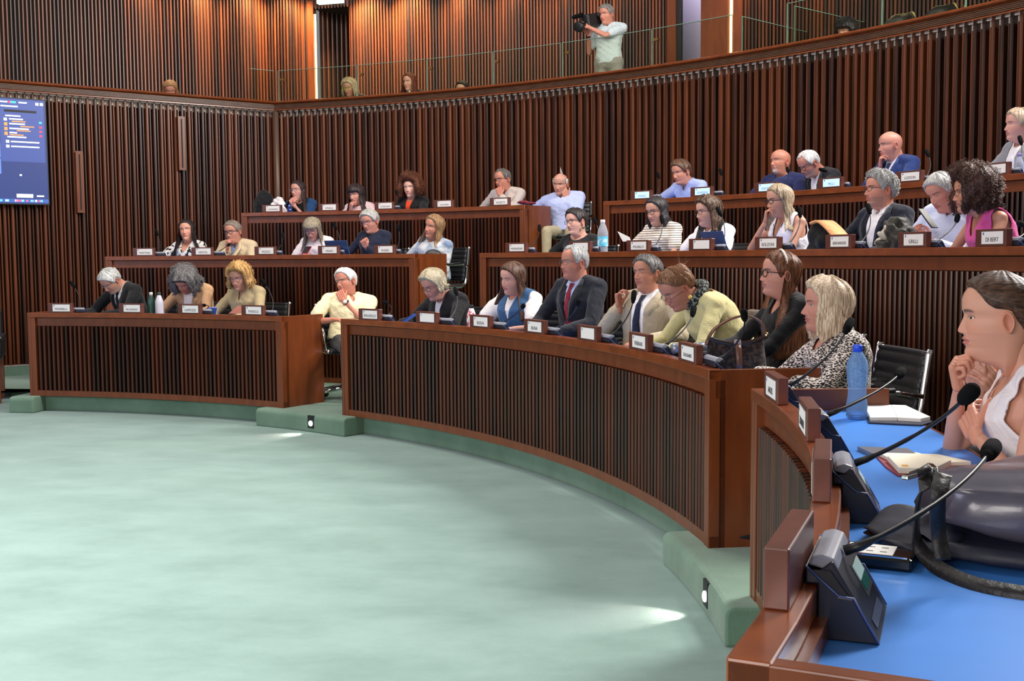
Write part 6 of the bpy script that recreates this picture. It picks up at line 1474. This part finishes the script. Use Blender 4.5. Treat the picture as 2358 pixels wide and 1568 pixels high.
def band(name, pts, w_, th, wdir, mat, par):
    rows = []
    for i, p in enumerate(pts):
        p = Vector(p); t = (Vector(pts[min(i + 1, len(pts) - 1)]) - Vector(pts[max(i - 1, 0)])).normalized(); wv = Vector(wdir); wv = (wv - t * wv.dot(t)).normalized(); nn = t.cross(wv)
        rows.append([p + wv * w_ / 2 + nn * th / 2, p - wv * w_ / 2 + nn * th / 2, p - wv * w_ / 2 - nn * th / 2, p + wv * w_ / 2 - nn * th / 2])
    q = MB(); q.grid(rows, closed=True); q.f += [(0, 1, 2, 3), tuple(4 * (len(rows) - 1) + k for k in range(4))]; q.mi += [0, 0]; q.sm += [False, False]; return q.build(name, mat, par)
def smooth_path(P_, n_=20):
    P_ = [Vector(p) for p in P_]; out = []; m_ = len(P_)
    for i in range(m_ - 1):
        a, b, c, d = P_[max(i - 1, 0)], P_[i], P_[i + 1], P_[min(i + 2, m_ - 1)]
        for k in range(n_ // (m_ - 1) + 1):
            t = k / (n_ // (m_ - 1) + 1); out.append(.5 * ((2 * b) + (c - a) * t + (2 * a - 5 * b + 4 * c - d) * t * t + (3 * b - 3 * c + d - a) * t ** 3))
    return out + [P_[-1]]
def zz(l): return [tuple(on_z(px, py, H1 + z)) for px, py, z in l]
band('strap', smooth_path(zz([(2150, 1085, .185), (2122, 1130, .155), (2112, 1190, .10), (2112, 1250, .045), (2150, 1300, .014), (2220, 1338, .008), (2300, 1358, .008), (2420, 1376, .008)])), .028, .005, (.5, .5, .7), STRAP, g)
band('strap', smooth_path(zz([(2172, 1092, .20), (2160, 1150, .165), (2160, 1220, .10), (2172, 1290, .05)])), .028, .005, (1, .3, .2), STRAP, g)
q = MB(); q.tube(zz([(2100, 1094, .19), (2125, 1084, .195), (2140, 1074, .20), (2155, 1085, .19)]), .007, 8); q.build('zip_tab', STRAP, g)
q = MB(); a_ = zz([(2095, 1097, .19)])[0]; q.box(a_, (.034, .012, .008), R(40), bev=.002); q.build('buckle', CHROME, g)
q = MB(); a_ = zz([(2148, 1078, .205)])[0]; q.box(a_, (.010, .040, .010), R(-10), bev=.002); q.build('buckle', CHROME, g)

# brown monogram style handbag on the middle bench end
hb0 = on_z(1760, 845, H1); hba = ang(hb0)
g = empty('handbag', pol(R1 + .36, hba - 1.2, H1), R(6), 'brown handbag with a wide leather handle at the right end of the middle bench', 'handbag')
BM = pattern('brown_canvas', 'noise', (38, 30, 26), (74, 58, 48), 60, .45, .15); BL = plain('brown_leather', srgb(104, 62, 44), .32, coat=.3); DBL = plain('dark_brown_leather', srgb(44, 26, 22), .35, coat=.2)
rows = []
for i, s in enumerate(np.linspace(0, 1, 9)):
    row = []; wtop = .155 * (1 - .12 * s) + .02 * s
    for k in range(28):
        a = 2 * math.pi * k / 28; ca, sa = math.cos(a), math.sin(a); x = wtop * math.copysign(abs(ca) ** .5, ca) * (1.0 - .12 * s); y = .055 * (1 - .7 * s) * math.copysign(abs(sa) ** .7, sa)
        z = .135 * s + (.035 * s * (abs(x) / .15) ** 2); row.append((x, y, z))
    rows.append(row)
q = MB(); q.grid(rows, closed=True); q.f.append(tuple(range(28))); q.mi.append(0); q.sm.append(False); q.build('bag_body', BM, g, local=True)
g_loc = g
def lband(name, pts, w_, th, wdir, mat, par):
    o = band(name, pts, w_, th, wdir, mat, None); o.parent = par; return o
lband('handle', smooth_path([(-.15, 0, .13), (-.115, 0, .20), (-.03, .0, .255), (.06, 0, .27), (.125, 0, .235), (.148, 0, .175)], 24), .034, .008, (0, 1, .0), BL, g)
lband('rim_trim', smooth_path([(-.145, -.02, .168), (-.07, -.022, .145), (0, -.022, .138), (.07, -.022, .145), (.15, -.02, .172)], 16), .02, .006, (0, .2, 1), DBL, g)
lband('closure_strap', [(0, -.030, .145), (0, -.050, .11), (0, -.060, .04), (0, -.058, .01)], .030, .005, (1, 0, 0), BL, g)
q = MB(); q.box((0, -.030, .146), (.034, .014, .022), bev=.003); q.build('clasp', plain('pale_metal', srgb(206, 190, 190), .25, .6), g, local=True)
q = MB(); q.tube([(.15, -.008, .168), (.158, 0, .18), (.15, .008, .19)], .006, 8); q.build('ring', plain('gold', srgb(206, 160, 80), .25, .9), g, local=True)

# small black bag of the woman at the middle left bench end
dr_ = .16
while ang(on_r(998, 577, R2 + dr_)) < 56.3 and dr_ < .5: dr_ += .02
p = on_r(998, 577, R2 + dr_)
o = lump('shoulder_bag', [((p.x, p.y, H2 + .05), (.095, .05, .075)), ((p.x + .03, p.y, H2 + .04), (.08, .05, .06))], plain('black_bag', srgb(44, 42, 46), .45, bump=.2), vox=.008, noise=.001)
tag(o, 'small black zipped shoulder bag in front of the woman in tie-dye', 'bag')
q = MB(); q.box((p.x + .01, p.y - .058, H2 + .075), (.07, .006, .006), R(-25)); z_ = q.build('zip', plain('gold', srgb(206, 160, 80), .25, .9), None); z_.parent = o
# coats and jackets
def coat(px, py, row, dr, ells, mat, label, seed=0, second=None, noise=.010, name='coat', fr=30, zs=1.65):
    h = (H1, H2, H3)[row]; p = on_r(px, py, (R1, R2, R3)[row] + dr); a = ang(p); o_ = pol(rad(p), a, h); t_ = Vector((math.sin(R(a)), -math.cos(R(a)), 0)); n_ = Vector((math.cos(R(a)), math.sin(R(a)), 0))
    f = lambda e: [((o_.x + t_.x * c[0] + n_.x * c[1], o_.y + t_.y * c[0] + n_.y * c[1], h + c[2] * zs), (r_[0], r_[1], r_[2] * zs)) for c, r_ in e]
    g = empty(name, o_, 0, label, 'coat'); lump('fabric', f(ells), mat, g, vox=.010, noise=noise, seed=seed, fr=fr)
    if second: lump(second[2] if len(second) > 2 else 'lining', f(second[0]), second[1], g, vox=.010, noise=noise * .7, seed=seed + 2, fr=fr)
    return g
coat(620, 475, 2, .26, [((-.06, 0, .09), (.13, .10, .13)), ((-.12, 0, .05), (.09, .09, .09)), ((.08, .0, .06), (.12, .09, .09))], cloth((20, 20, 24)), 'black jacket heaped on the back left bench', 2, noise=.010)
coat(640, 462, 2, .22, [((-.04, -.02, .10), (.05, .05, .03)), ((.0, -.02, .125), (.055, .05, .025)), ((.035, -.02, .145), (.05, .045, .022)), ((.05, -.02, .11), (.045, .045, .04)), ((.08, -.04, .07), (.045, .035, .035)), ((.105, -.05, .035), (.035, .03, .035)), ((.095, -.03, .115), (.03, .02, .010))], cloth((240, 230, 232)), 'white garment lying on top of the black jacket pile', 5, noise=.010, name='white_garment', fr=44)
bottle('b', 667, 468, 2, .12, .030, 'dark blue patterned bottle beside the clasped hands woman', [pattern('navy_print', 'noise', (30, 34, 90), (110, 150, 230), 30, .55, .05), plain('cap_navy', srgb(30, 34, 80), .5)], .66)
coat(1918, 548, 1, .30, [((-.10, 0, .10), (.10, .10, .07)), ((-.13, 0, .03), (.09, .10, .07)), ((-.03, 0, .08), (.10, .09, .05))], cloth((17, 17, 20)), 'black coat folded beside the ash blonde woman, orange tan lining turned out', 1, noise=.006)
_c = bpy.data.objects['fabric'] if False else [o for o in C.objects if o.name.startswith('coat')][-1]
_a = ang(on_r(1918, 548, R2 + .30)); _t = Vector((math.sin(R(_a)), -math.cos(R(_a)), 0)); _n = Vector((math.cos(R(_a)), math.sin(R(_a)), 0)); _o = pol(rad(on_r(1918, 548, R2 + .30)), _a, H2)
band('lining', smooth_path([tuple(_o + _t * x + _n * y + Vector((0, 0, z))) for x, y, z in ((-.12, -.03, .255), (-.04, -.04, .265), (.05, -.05, .225), (.14, -.06, .165), (.20, -.07, .11), (.235, -.08, .03))], 24), .13, .014, tuple(_n), cloth((226, 160, 108)), _c)
coat(2062, 540, 1, .26, [((.02, 0, .12), (.09, .06, .045)), ((.08, 0, .08), (.08, .06, .05)), ((-.05, -.01, .06), (.08, .06, .045)), ((-.10, -.01, .02), (.06, .06, .04)), ((.0, -.02, .03), (.12, .06, .05))], cloth((50, 47, 40), .5), 'crumpled dark olive coat in front of the man in the navy blazer', 3, ([((-.03, -.06, .10), (.05, .02, .02)), ((-.07, -.06, .07), (.035, .02, .02)), ((.0, -.055, .125), (.03, .02, .015))], cloth((206, 198, 180)), 'pale_scarf'), noise=.014, fr=46)
p = on_r(1745, 770, R1 + 1.18)
o = lump('draped_jacket', [((p.x, p.y, P1 + .72), (.20, .07, .22)), ((p.x + .08, p.y, P1 + .80), (.16, .07, .16)), ((p.x + .02, p.y, P1 + .52), (.20, .08, .16))], cloth((112, 100, 90)), vox=.012, noise=.010, fr=26)
tag(o, 'grey-brown jacket draped over the chair behind the woman with the headband', 'jacket')
o = lump('cloth', [(tuple(on_r(1205, 466, R3 + .3)), (.07, .06, .02)), (tuple(on_r(1222, 468, R3 + .3)), (.06, .05, .016))], cloth((120, 26, 44)), vox=.007, noise=.006, fr=60); tag(o, 'crumpled dark red cloth left of the bald man in light blue', 'cloth')
# phones, folder, papers, camcorder on the bench
def phone(P_, yaw, pitch, col, label, scr=None, w_=.072, L_=.148):
    g = empty('smartphone', P_, 0, label, 'phone'); M_ = Matrix.Translation(P_) @ Matrix.Rotation(R(yaw), 4, 'Z') @ Matrix.Rotation(R(pitch), 4, 'X')
    q = MB(); q.box((0, 0, 0), (w_, .009, L_), M=M_, bev=.003); q.build('case', plain('phone_%d_%d' % col[:2], srgb(*col), .35), g)
    q = MB(); q.box((0, 0, 0), (w_ - .006, .001, L_ - .008), M=M_ @ Matrix.Translation((0, .0052, 0))); q.build('screen', plain('phone_screen', srgb(40, 30, 34), .1) if scr is None else scr, g)
phone(on_r(2137, 503, R2 + .36), 40, -38, (48, 38, 38), 'smartphone held up by the grey haired man in light blue')
phone(on_r(706, 576, R2 + .34), 170, 60, (214, 52, 40), 'smartphone in a red case held by the woman in the white t-shirt')
phone(on_r(941, 733, R1 + .22), 60, 62, (60, 70, 130), 'smartphone held by the fair haired woman in the black jacket')
phone(on_r(489, 717, R1 + .2), 20, 60, (90, 110, 190), 'blue smartphone by the hand of the woman in the tan blazer')
q = MB(); P_ = [on_r(px, py, R1 + .18) for px, py in ((526, 722), (548, 704), (562, 704), (562, 722))]; 
n_ = Vector((math.cos(R(62)), math.sin(R(62)), 0)) * .004
q.add([tuple(p) for p in P_] + [tuple(p + n_) for p in P_], [(0, 1, 2, 3), (7, 6, 5, 4), (0, 4, 5, 1), (1, 5, 6, 2), (2, 6, 7, 3), (3, 7, 4, 0)]); tag(q.build('folder', plain('salmon_card', srgb(222, 138, 112), .7)), 'salmon pink folder held by the woman in the khaki shirt', 'folder')
q = MB(); P_ = [on_r(px, py, R2 + .15) for px, py in ((1422, 533), (1434, 556), (1453, 556), (1449, 546))]; n_ = Vector((math.cos(R(38)), math.sin(R(38)), 0)) * .002
q.add([tuple(p) for p in P_] + [tuple(p + n_) for p in P_], [(0, 1, 2, 3), (7, 6, 5, 4), (0, 4, 5, 1), (1, 5, 6, 2), (2, 6, 7, 3), (3, 7, 4, 0)]); tag(q.build('paper_sheet', PAPER), 'white sheet of paper standing up left of the striped top woman', 'paper')
p = on_r(1600, 790, R1 + .22)
g = empty('video_camera', (p.x, p.y, H1), R(-70), 'small silver and black video camera behind the name block of the stooping woman', 'camera')
q = MB(); q.box((0, 0, .045), (.10, .20, .09), bev=.015); q.build('camera_body', BLACK, g, local=True)
q = MB(); M_ = Matrix.Translation((0, -.03, .105)) @ Matrix.Rotation(math.pi / 2, 4, 'X')
q.lathe([(.018, -.11), (.026, -.10), (.026, -.04), (.022, -.035), (.022, .02), (.027, .03), (.027, .09), (.02, .1)], M=M_, n=16); q.build('lens_barrel', plain('silver_lens', srgb(150, 154, 170), .3, .6), g, local=True)
q = MB(); q.tube([(-.06, .08, .05), (-.09, .02, .03), (-.07, -.08, .02)], .007, 6); q.build('hand_strap', BLACK, g, local=True)
q = MB(); a_ = on_r(1655, 838, R1 + .16); q.box((a_.x, a_.y, H1 + .004), (.16, .10, .008), R(-62)); tag(q.build('folder', plain('bright_blue_card', srgb(70, 160, 230), .6)), 'light blue folder under the hands of the woman with the headband', 'folder')
q = MB(); q.box((a_.x + .02, a_.y + .06, H1 + .010), (.10, .07, .003), R(-50)); tag(q.build('paper_sheet', PAPER), 'white note lying on the light blue folder', 'paper')

# shoulder mounted video camera of the operator
HM = CAMOP['Hm']; hc = CAMOP['hc']
def hp(x, y, z): return Vector(hc + HM @ np.array([x, y, z]))
ax = Vector(HM @ np.array([0.10, 1, -.10])).normalized(); sx = Vector(HM @ np.array([1, 0, 0])); cpos = hp(.135, .10, -.04)
g = empty('shoulder_video_camera', cpos, 0, 'black shoulder video camera held by the operator in the gallery', 'camera')
Mc = Matrix((tuple(sx), tuple(ax), tuple(sx.cross(ax)))).transposed().to_4x4(); Mc.translation = cpos
q = MB(); q.box((0, 0, 0), (.11, .30, .16), M=Mc, bev=.02); q.box((0, .04, -.10), (.09, .18, .08), M=Mc, bev=.02); q.build('camera_body', BLACK, g)
q = MB(); q.lathe([(.05, .0), (.05, .10), (.062, .115), (.062, .17), (.05, .175)], M=Mc @ Matrix.Translation((0, .12, -.05)) @ Matrix.Rotation(-math.pi / 2, 4, 'X'), n=20); q.build('lens', BLACK, g)
q = MB(); q.box((0, .02, .115), (.03, .20, .022), M=Mc, bev=.008); q.box((0, -.07, .095), (.025, .025, .05), M=Mc); q.box((0, .10, .095), (.025, .025, .05), M=Mc); q.build('carry_handle', BLACK, g)
q = MB(); q.lathe([(.022, 0), (.026, .01), (.026, .15), (.018, .17)], M=Mc @ Matrix.Translation((.03, .14, .085)) @ Matrix.Rotation(-math.pi / 2 - .1, 4, 'X'), n=14); q.build('shotgun_microphone', RUBBER, g)
q = MB(); q.box((-.06, .03, .05), (.035, .09, .045), M=Mc, bev=.008); q.lathe([(.022, 0), (.03, .06)], M=Mc @ Matrix.Translation((-.07, -.01, .05)) @ Matrix.Rotation(math.pi / 2, 4, 'X'), n=12); q.build('viewfinder', BLACK, g)
q = MB(); q.box((-.0565, -.03, .02), (.003, .075, .055), M=Mc); st = q.build('sticker', plain('sticker_blue', srgb(40, 110, 200), .4), g)
q = MB(); q.box((-.0585, -.03, .022), (.002, .05, .03), M=Mc); q.build('sticker_print', PAPER, st)
v_, f_ = CAMOP['made']['shirt']; bt = BVHTree.FromPolygons([tuple(p) for p in v_], f_); o_ = CAMOP['nb'] + CAMOP['Tm'] @ np.array([.06, .5, -.17]); h_ = bt.ray_cast(Vector(o_), Vector(-CAMOP['Tm'][:, 1]))
if h_[0] is not None:
    q = MB(); Mb = Matrix((tuple(CAMOP['Tm'][:, 0]), tuple(CAMOP['Tm'][:, 1]), tuple(CAMOP['Tm'][:, 2]))).transposed().to_4x4(); Mb.translation = h_[0] + Vector(CAMOP['Tm'][:, 1]) * .008
    q.box((0, 0, 0), (.07, .004, .045), M=Mb, bev=.001); b_ = q.build('name_badge', PAPER, None); tag(b_, 'white name badge clipped to the shirt of the camera operator', 'badge')
    q = MB(); q.box((0, .003, .006), (.04, .001, .006), M=Mb); q.box((0, .003, -.006), (.05, .001, .003), M=Mb); z_ = q.build('badge_print', INK, None); z_.parent = b_
# small bottle of the gallery woman
centre(GAL_C); p = on_r(943, 200, R4 + .32); centre(BENCH_C); g = empty('bottle', (p.x, p.y, ZG - .02), 0, 'small yellow bottle with a white cap on the rail below the dark red haired woman', 'bottle')
q = MB(); q.lathe([(.02, 0), (.022, .01), (.022, .05), (.012, .07)], n=14); q.build('vessel', plain('yellow_bottle', srgb(206, 190, 90), .3), g, local=True)
q = MB(); q.lathe([(.012, .068), (.012, .10)], n=12); q.build('cap', PAPER, g, local=True)

# ------------------------------------------------------------------ television on the left wall
tvr = on_left(103, 232, -.10); tvb = on_left(113, 470, -.10)
ztop = tvr.z; zbot = tvb.z; xr = tvr; Wt = (ztop - zbot) * 16 / 9
def TV(u, v, d=0):      # u metres left of the right edge, v metres below the top
    p = tvr + LD * u + LN * d; return Vector((p.x, p.y, ztop - v))
HT = ztop - zbot
g = empty('television', TV(Wt / 2, HT / 2), 0, 'large wall mounted screen showing a video call with a participants list', 'television')
q = MB()
def tvbox(q, u0, v0, u1, v1, d0, d1, mi=0):
    vs = [TV(u, v, d) for u, v, d in ((u0, v0, d0), (u1, v0, d0), (u1, v1, d0), (u0, v1, d0), (u0, v0, d1), (u1, v0, d1), (u1, v1, d1), (u0, v1, d1))]
    q.add(vs, [(0, 1, 2, 3), (7, 6, 5, 4), (0, 4, 5, 1), (1, 5, 6, 2), (2, 6, 7, 3), (3, 7, 4, 0)], mi)
tvbox(q, -.012, -.012, Wt + .012, HT + .012, -.05, .002); q.build('casing', BLACK, g)
def em(name, rgb, s=1.0): c = srgb(*rgb); return plain(name, c, .35, emit=c, estr=s)
q = MB(); tvbox(q, 0, 0, Wt, HT, .002, .004); scn = q.build('display', em('tv_navy', (44, 58, 112), .75), g)
q = MB(); tvbox(q, .02, .012, .235 * Wt, .60 * HT, .004, .005); q.build('list_panel', em('tv_panel', (62, 78, 140), .8), scn)
TVW = em('tv_white', (232, 238, 252), 1.0); TVO = em('tv_orange', (240, 140, 70), 1.0); TVP = em('tv_tile', (92, 120, 204), .95)
q = MB(); us = .235 * Wt
def bar(u0, u1, v, h_=.016): tvbox(q, u0, v - h_ / 2, u1, v + h_ / 2, .005, .006)
for (a, b, v) in ((.30, .08, .045),): pass
U = lambda x: us * (1 - x); V_ = lambda y: HT * y
def tline(nm, u0, u1, v, h_, mat=TVW):
    q = MB(); tvbox(q, u0, v - h_ / 2, u1, v + h_ / 2, .005, .006); q.build(nm, mat, scn)
for x0, x1, y in ((.02, .18, .035), (.42, .60, .035), (.03, .40, .075), (.12, .45, .165), (.2, .5, .195), (.2, .54, .24), (.2, .62, .285), (.2, .36, .325), (.15, .56, .365), (.22, .84, .41), (.22, .84, .455)): tline('text_line', U(x0), U(x1), V_(y), HT * .013)
tline('button', U(.30), U(.66), V_(.925), HT * .035); tline('text_line', U(.74), U(.9), V_(.925), HT * .015)
for x, y in ((.12, .20), (.15, .41), (.15, .455), (.82, .04), (.92, .04)): tline('avatar', U(x - .035), U(x + .035), V_(y), HT * .026)
tline('mouse_pointer', U(.38), U(.43), V_(.727), HT * .016)

q = MB()
for x0, x1, y in ((.26, .56, .217), (.44, .74, .262), (.36, .66, .303), (.2, .5, .345)): bar(U(x0), U(x1), V_(y), HT * .010)
for y in (.245, .29, .335): bar(U(.09), U(.16), V_(y), HT * .03)
q.build('orange_entries', TVO, scn)
q = MB(); bar(U(.10), U(.80), V_(.118), HT * .022); q.build('search_field', em('tv_black', (8, 9, 18), .3), scn)
for nm, c, items in (('red_icon', (236, 60, 90), ((.22, .035), (.88, .262), (.88, .303), (.88, .345))), ('green_icon', (60, 200, 190), ((.27, .035), (.33, .035), (.88, .217)))):
    for x, y in items: q = MB(); bar(U(x - .03), U(x + .03), V_(y), HT * .018); q.build(nm, em('tv_' + nm, c), scn)
q = MB(); tvbox(q, us + .01, .245 * HT, us + .32 * Wt, .405 * HT, .004, .0052); fr = q.build('video_tile', em('tv_cyan', (80, 210, 230)), scn)
q = MB(); tvbox(q, us + .018, .27 * HT, us + .30 * Wt, .395 * HT, .0052, .006); q.build('video_picture', em('tv_brick', (170, 84, 70), .9), fr)
q = MB(); tvbox(q, us + .018, .25 * HT, us + .30 * Wt, .30 * HT, .006, .0065); q.build('video_sky', em('tv_sky', (130, 190, 240), .9), fr)
q = MB(); tvbox(q, us + .018, .36 * HT, us + .05, .395 * HT, .006, .0068); q.build('video_grass', em('tv_grass', (60, 190, 90), .9), fr)
for v0, v1 in ((.42, .565), (.575, .72)):
    q = MB(); tvbox(q, us + .005, v0 * HT, us + .32 * Wt, v1 * HT, .004, .005); q.build('participant_tile', TVP, scn)
q = MB(); tvbox(q, us + .10, .60 * HT, us + .2, .72 * HT, .005, .0056); bar(us + .13, us + .2, V_(.49), HT * .02); q.build('participant_picture', TVW, scn)
q = MB(); tvbox(q, us + .05, .905 * HT, us + .12, .945 * HT, .004, .006); q.build('hang_up_button', em('tv_red', (236, 50, 70)), scn)
q = MB(); rng_ = random.Random(3)
tvbox(q, 0, .955 * HT, Wt, .99 * HT, .004, .005); q.build('task_bar', em('tv_task', (60, 90, 160), .8), scn)
for nm, c in (('taskbar_icons', (220, 90, 130)), ('taskbar_icons', (90, 200, 220)), ('taskbar_icons', (240, 240, 240))):
    q = MB()
    for k in range(6): u = us * (.12 + .9 * rng_.random()); tvbox(q, u, .963 * HT, u + .025, .982 * HT, .005, .006)
    q.build(nm, em('tv_i%d' % c[0], c), scn)
# ------------------------------------------------------------------ armchair at the left edge
p = on_z(-62, 925, 0.0)
g = empty('armchair', (p.x, p.y, .0), R(200), 'black armchair with a wooden leg cut off by the left edge of the frame', 'chair')
q = MB(); q.box((0, 0, .46), (.56, .54, .12), bev=.04); q.build('seat', LEATHER, g, local=True)
q = MB(); q.box((0, -.26, .70), (.56, .10, .46), bev=.04); q.build('backrest', LEATHER, g, local=True)
for s in (-1, 1):
    q = MB(); q.box((s * .28, 0, .64), (.07, .54, .06), bev=.025); q.box((s * .28, .0, .54), (.05, .50, .18), bev=.02); q.build('armrest', LEATHER, g, local=True)
    for t in (-1, 1):
        q = MB(); q.box((s * .26, t * .24, .21), (.04, .04, .42), bev=.005); q.build('leg', WOOD, g, local=True)
# vertical access slots in the left wall
for i, (px, y0, y1) in enumerate(((183, 348, 490), (417, 268, 392))):
    a = on_left(px, y0, -.04); b = on_left(px + 3, y1, -.04); q = MB(); c = (a + b) / 2; q.box((c.x, c.y, c.z), (.09, .02, a.z - b.z), math.atan2(LD.y, LD.x)); 
    q.box((c.x + LN.x * .012, c.y + LN.y * .012, c.z), (.012, .012, (a.z - b.z) * .9), math.atan2(LD.y, LD.x), mi=1)
    struct(q, 'trim_%d' % (i + 1), [WOOD, BACKING])
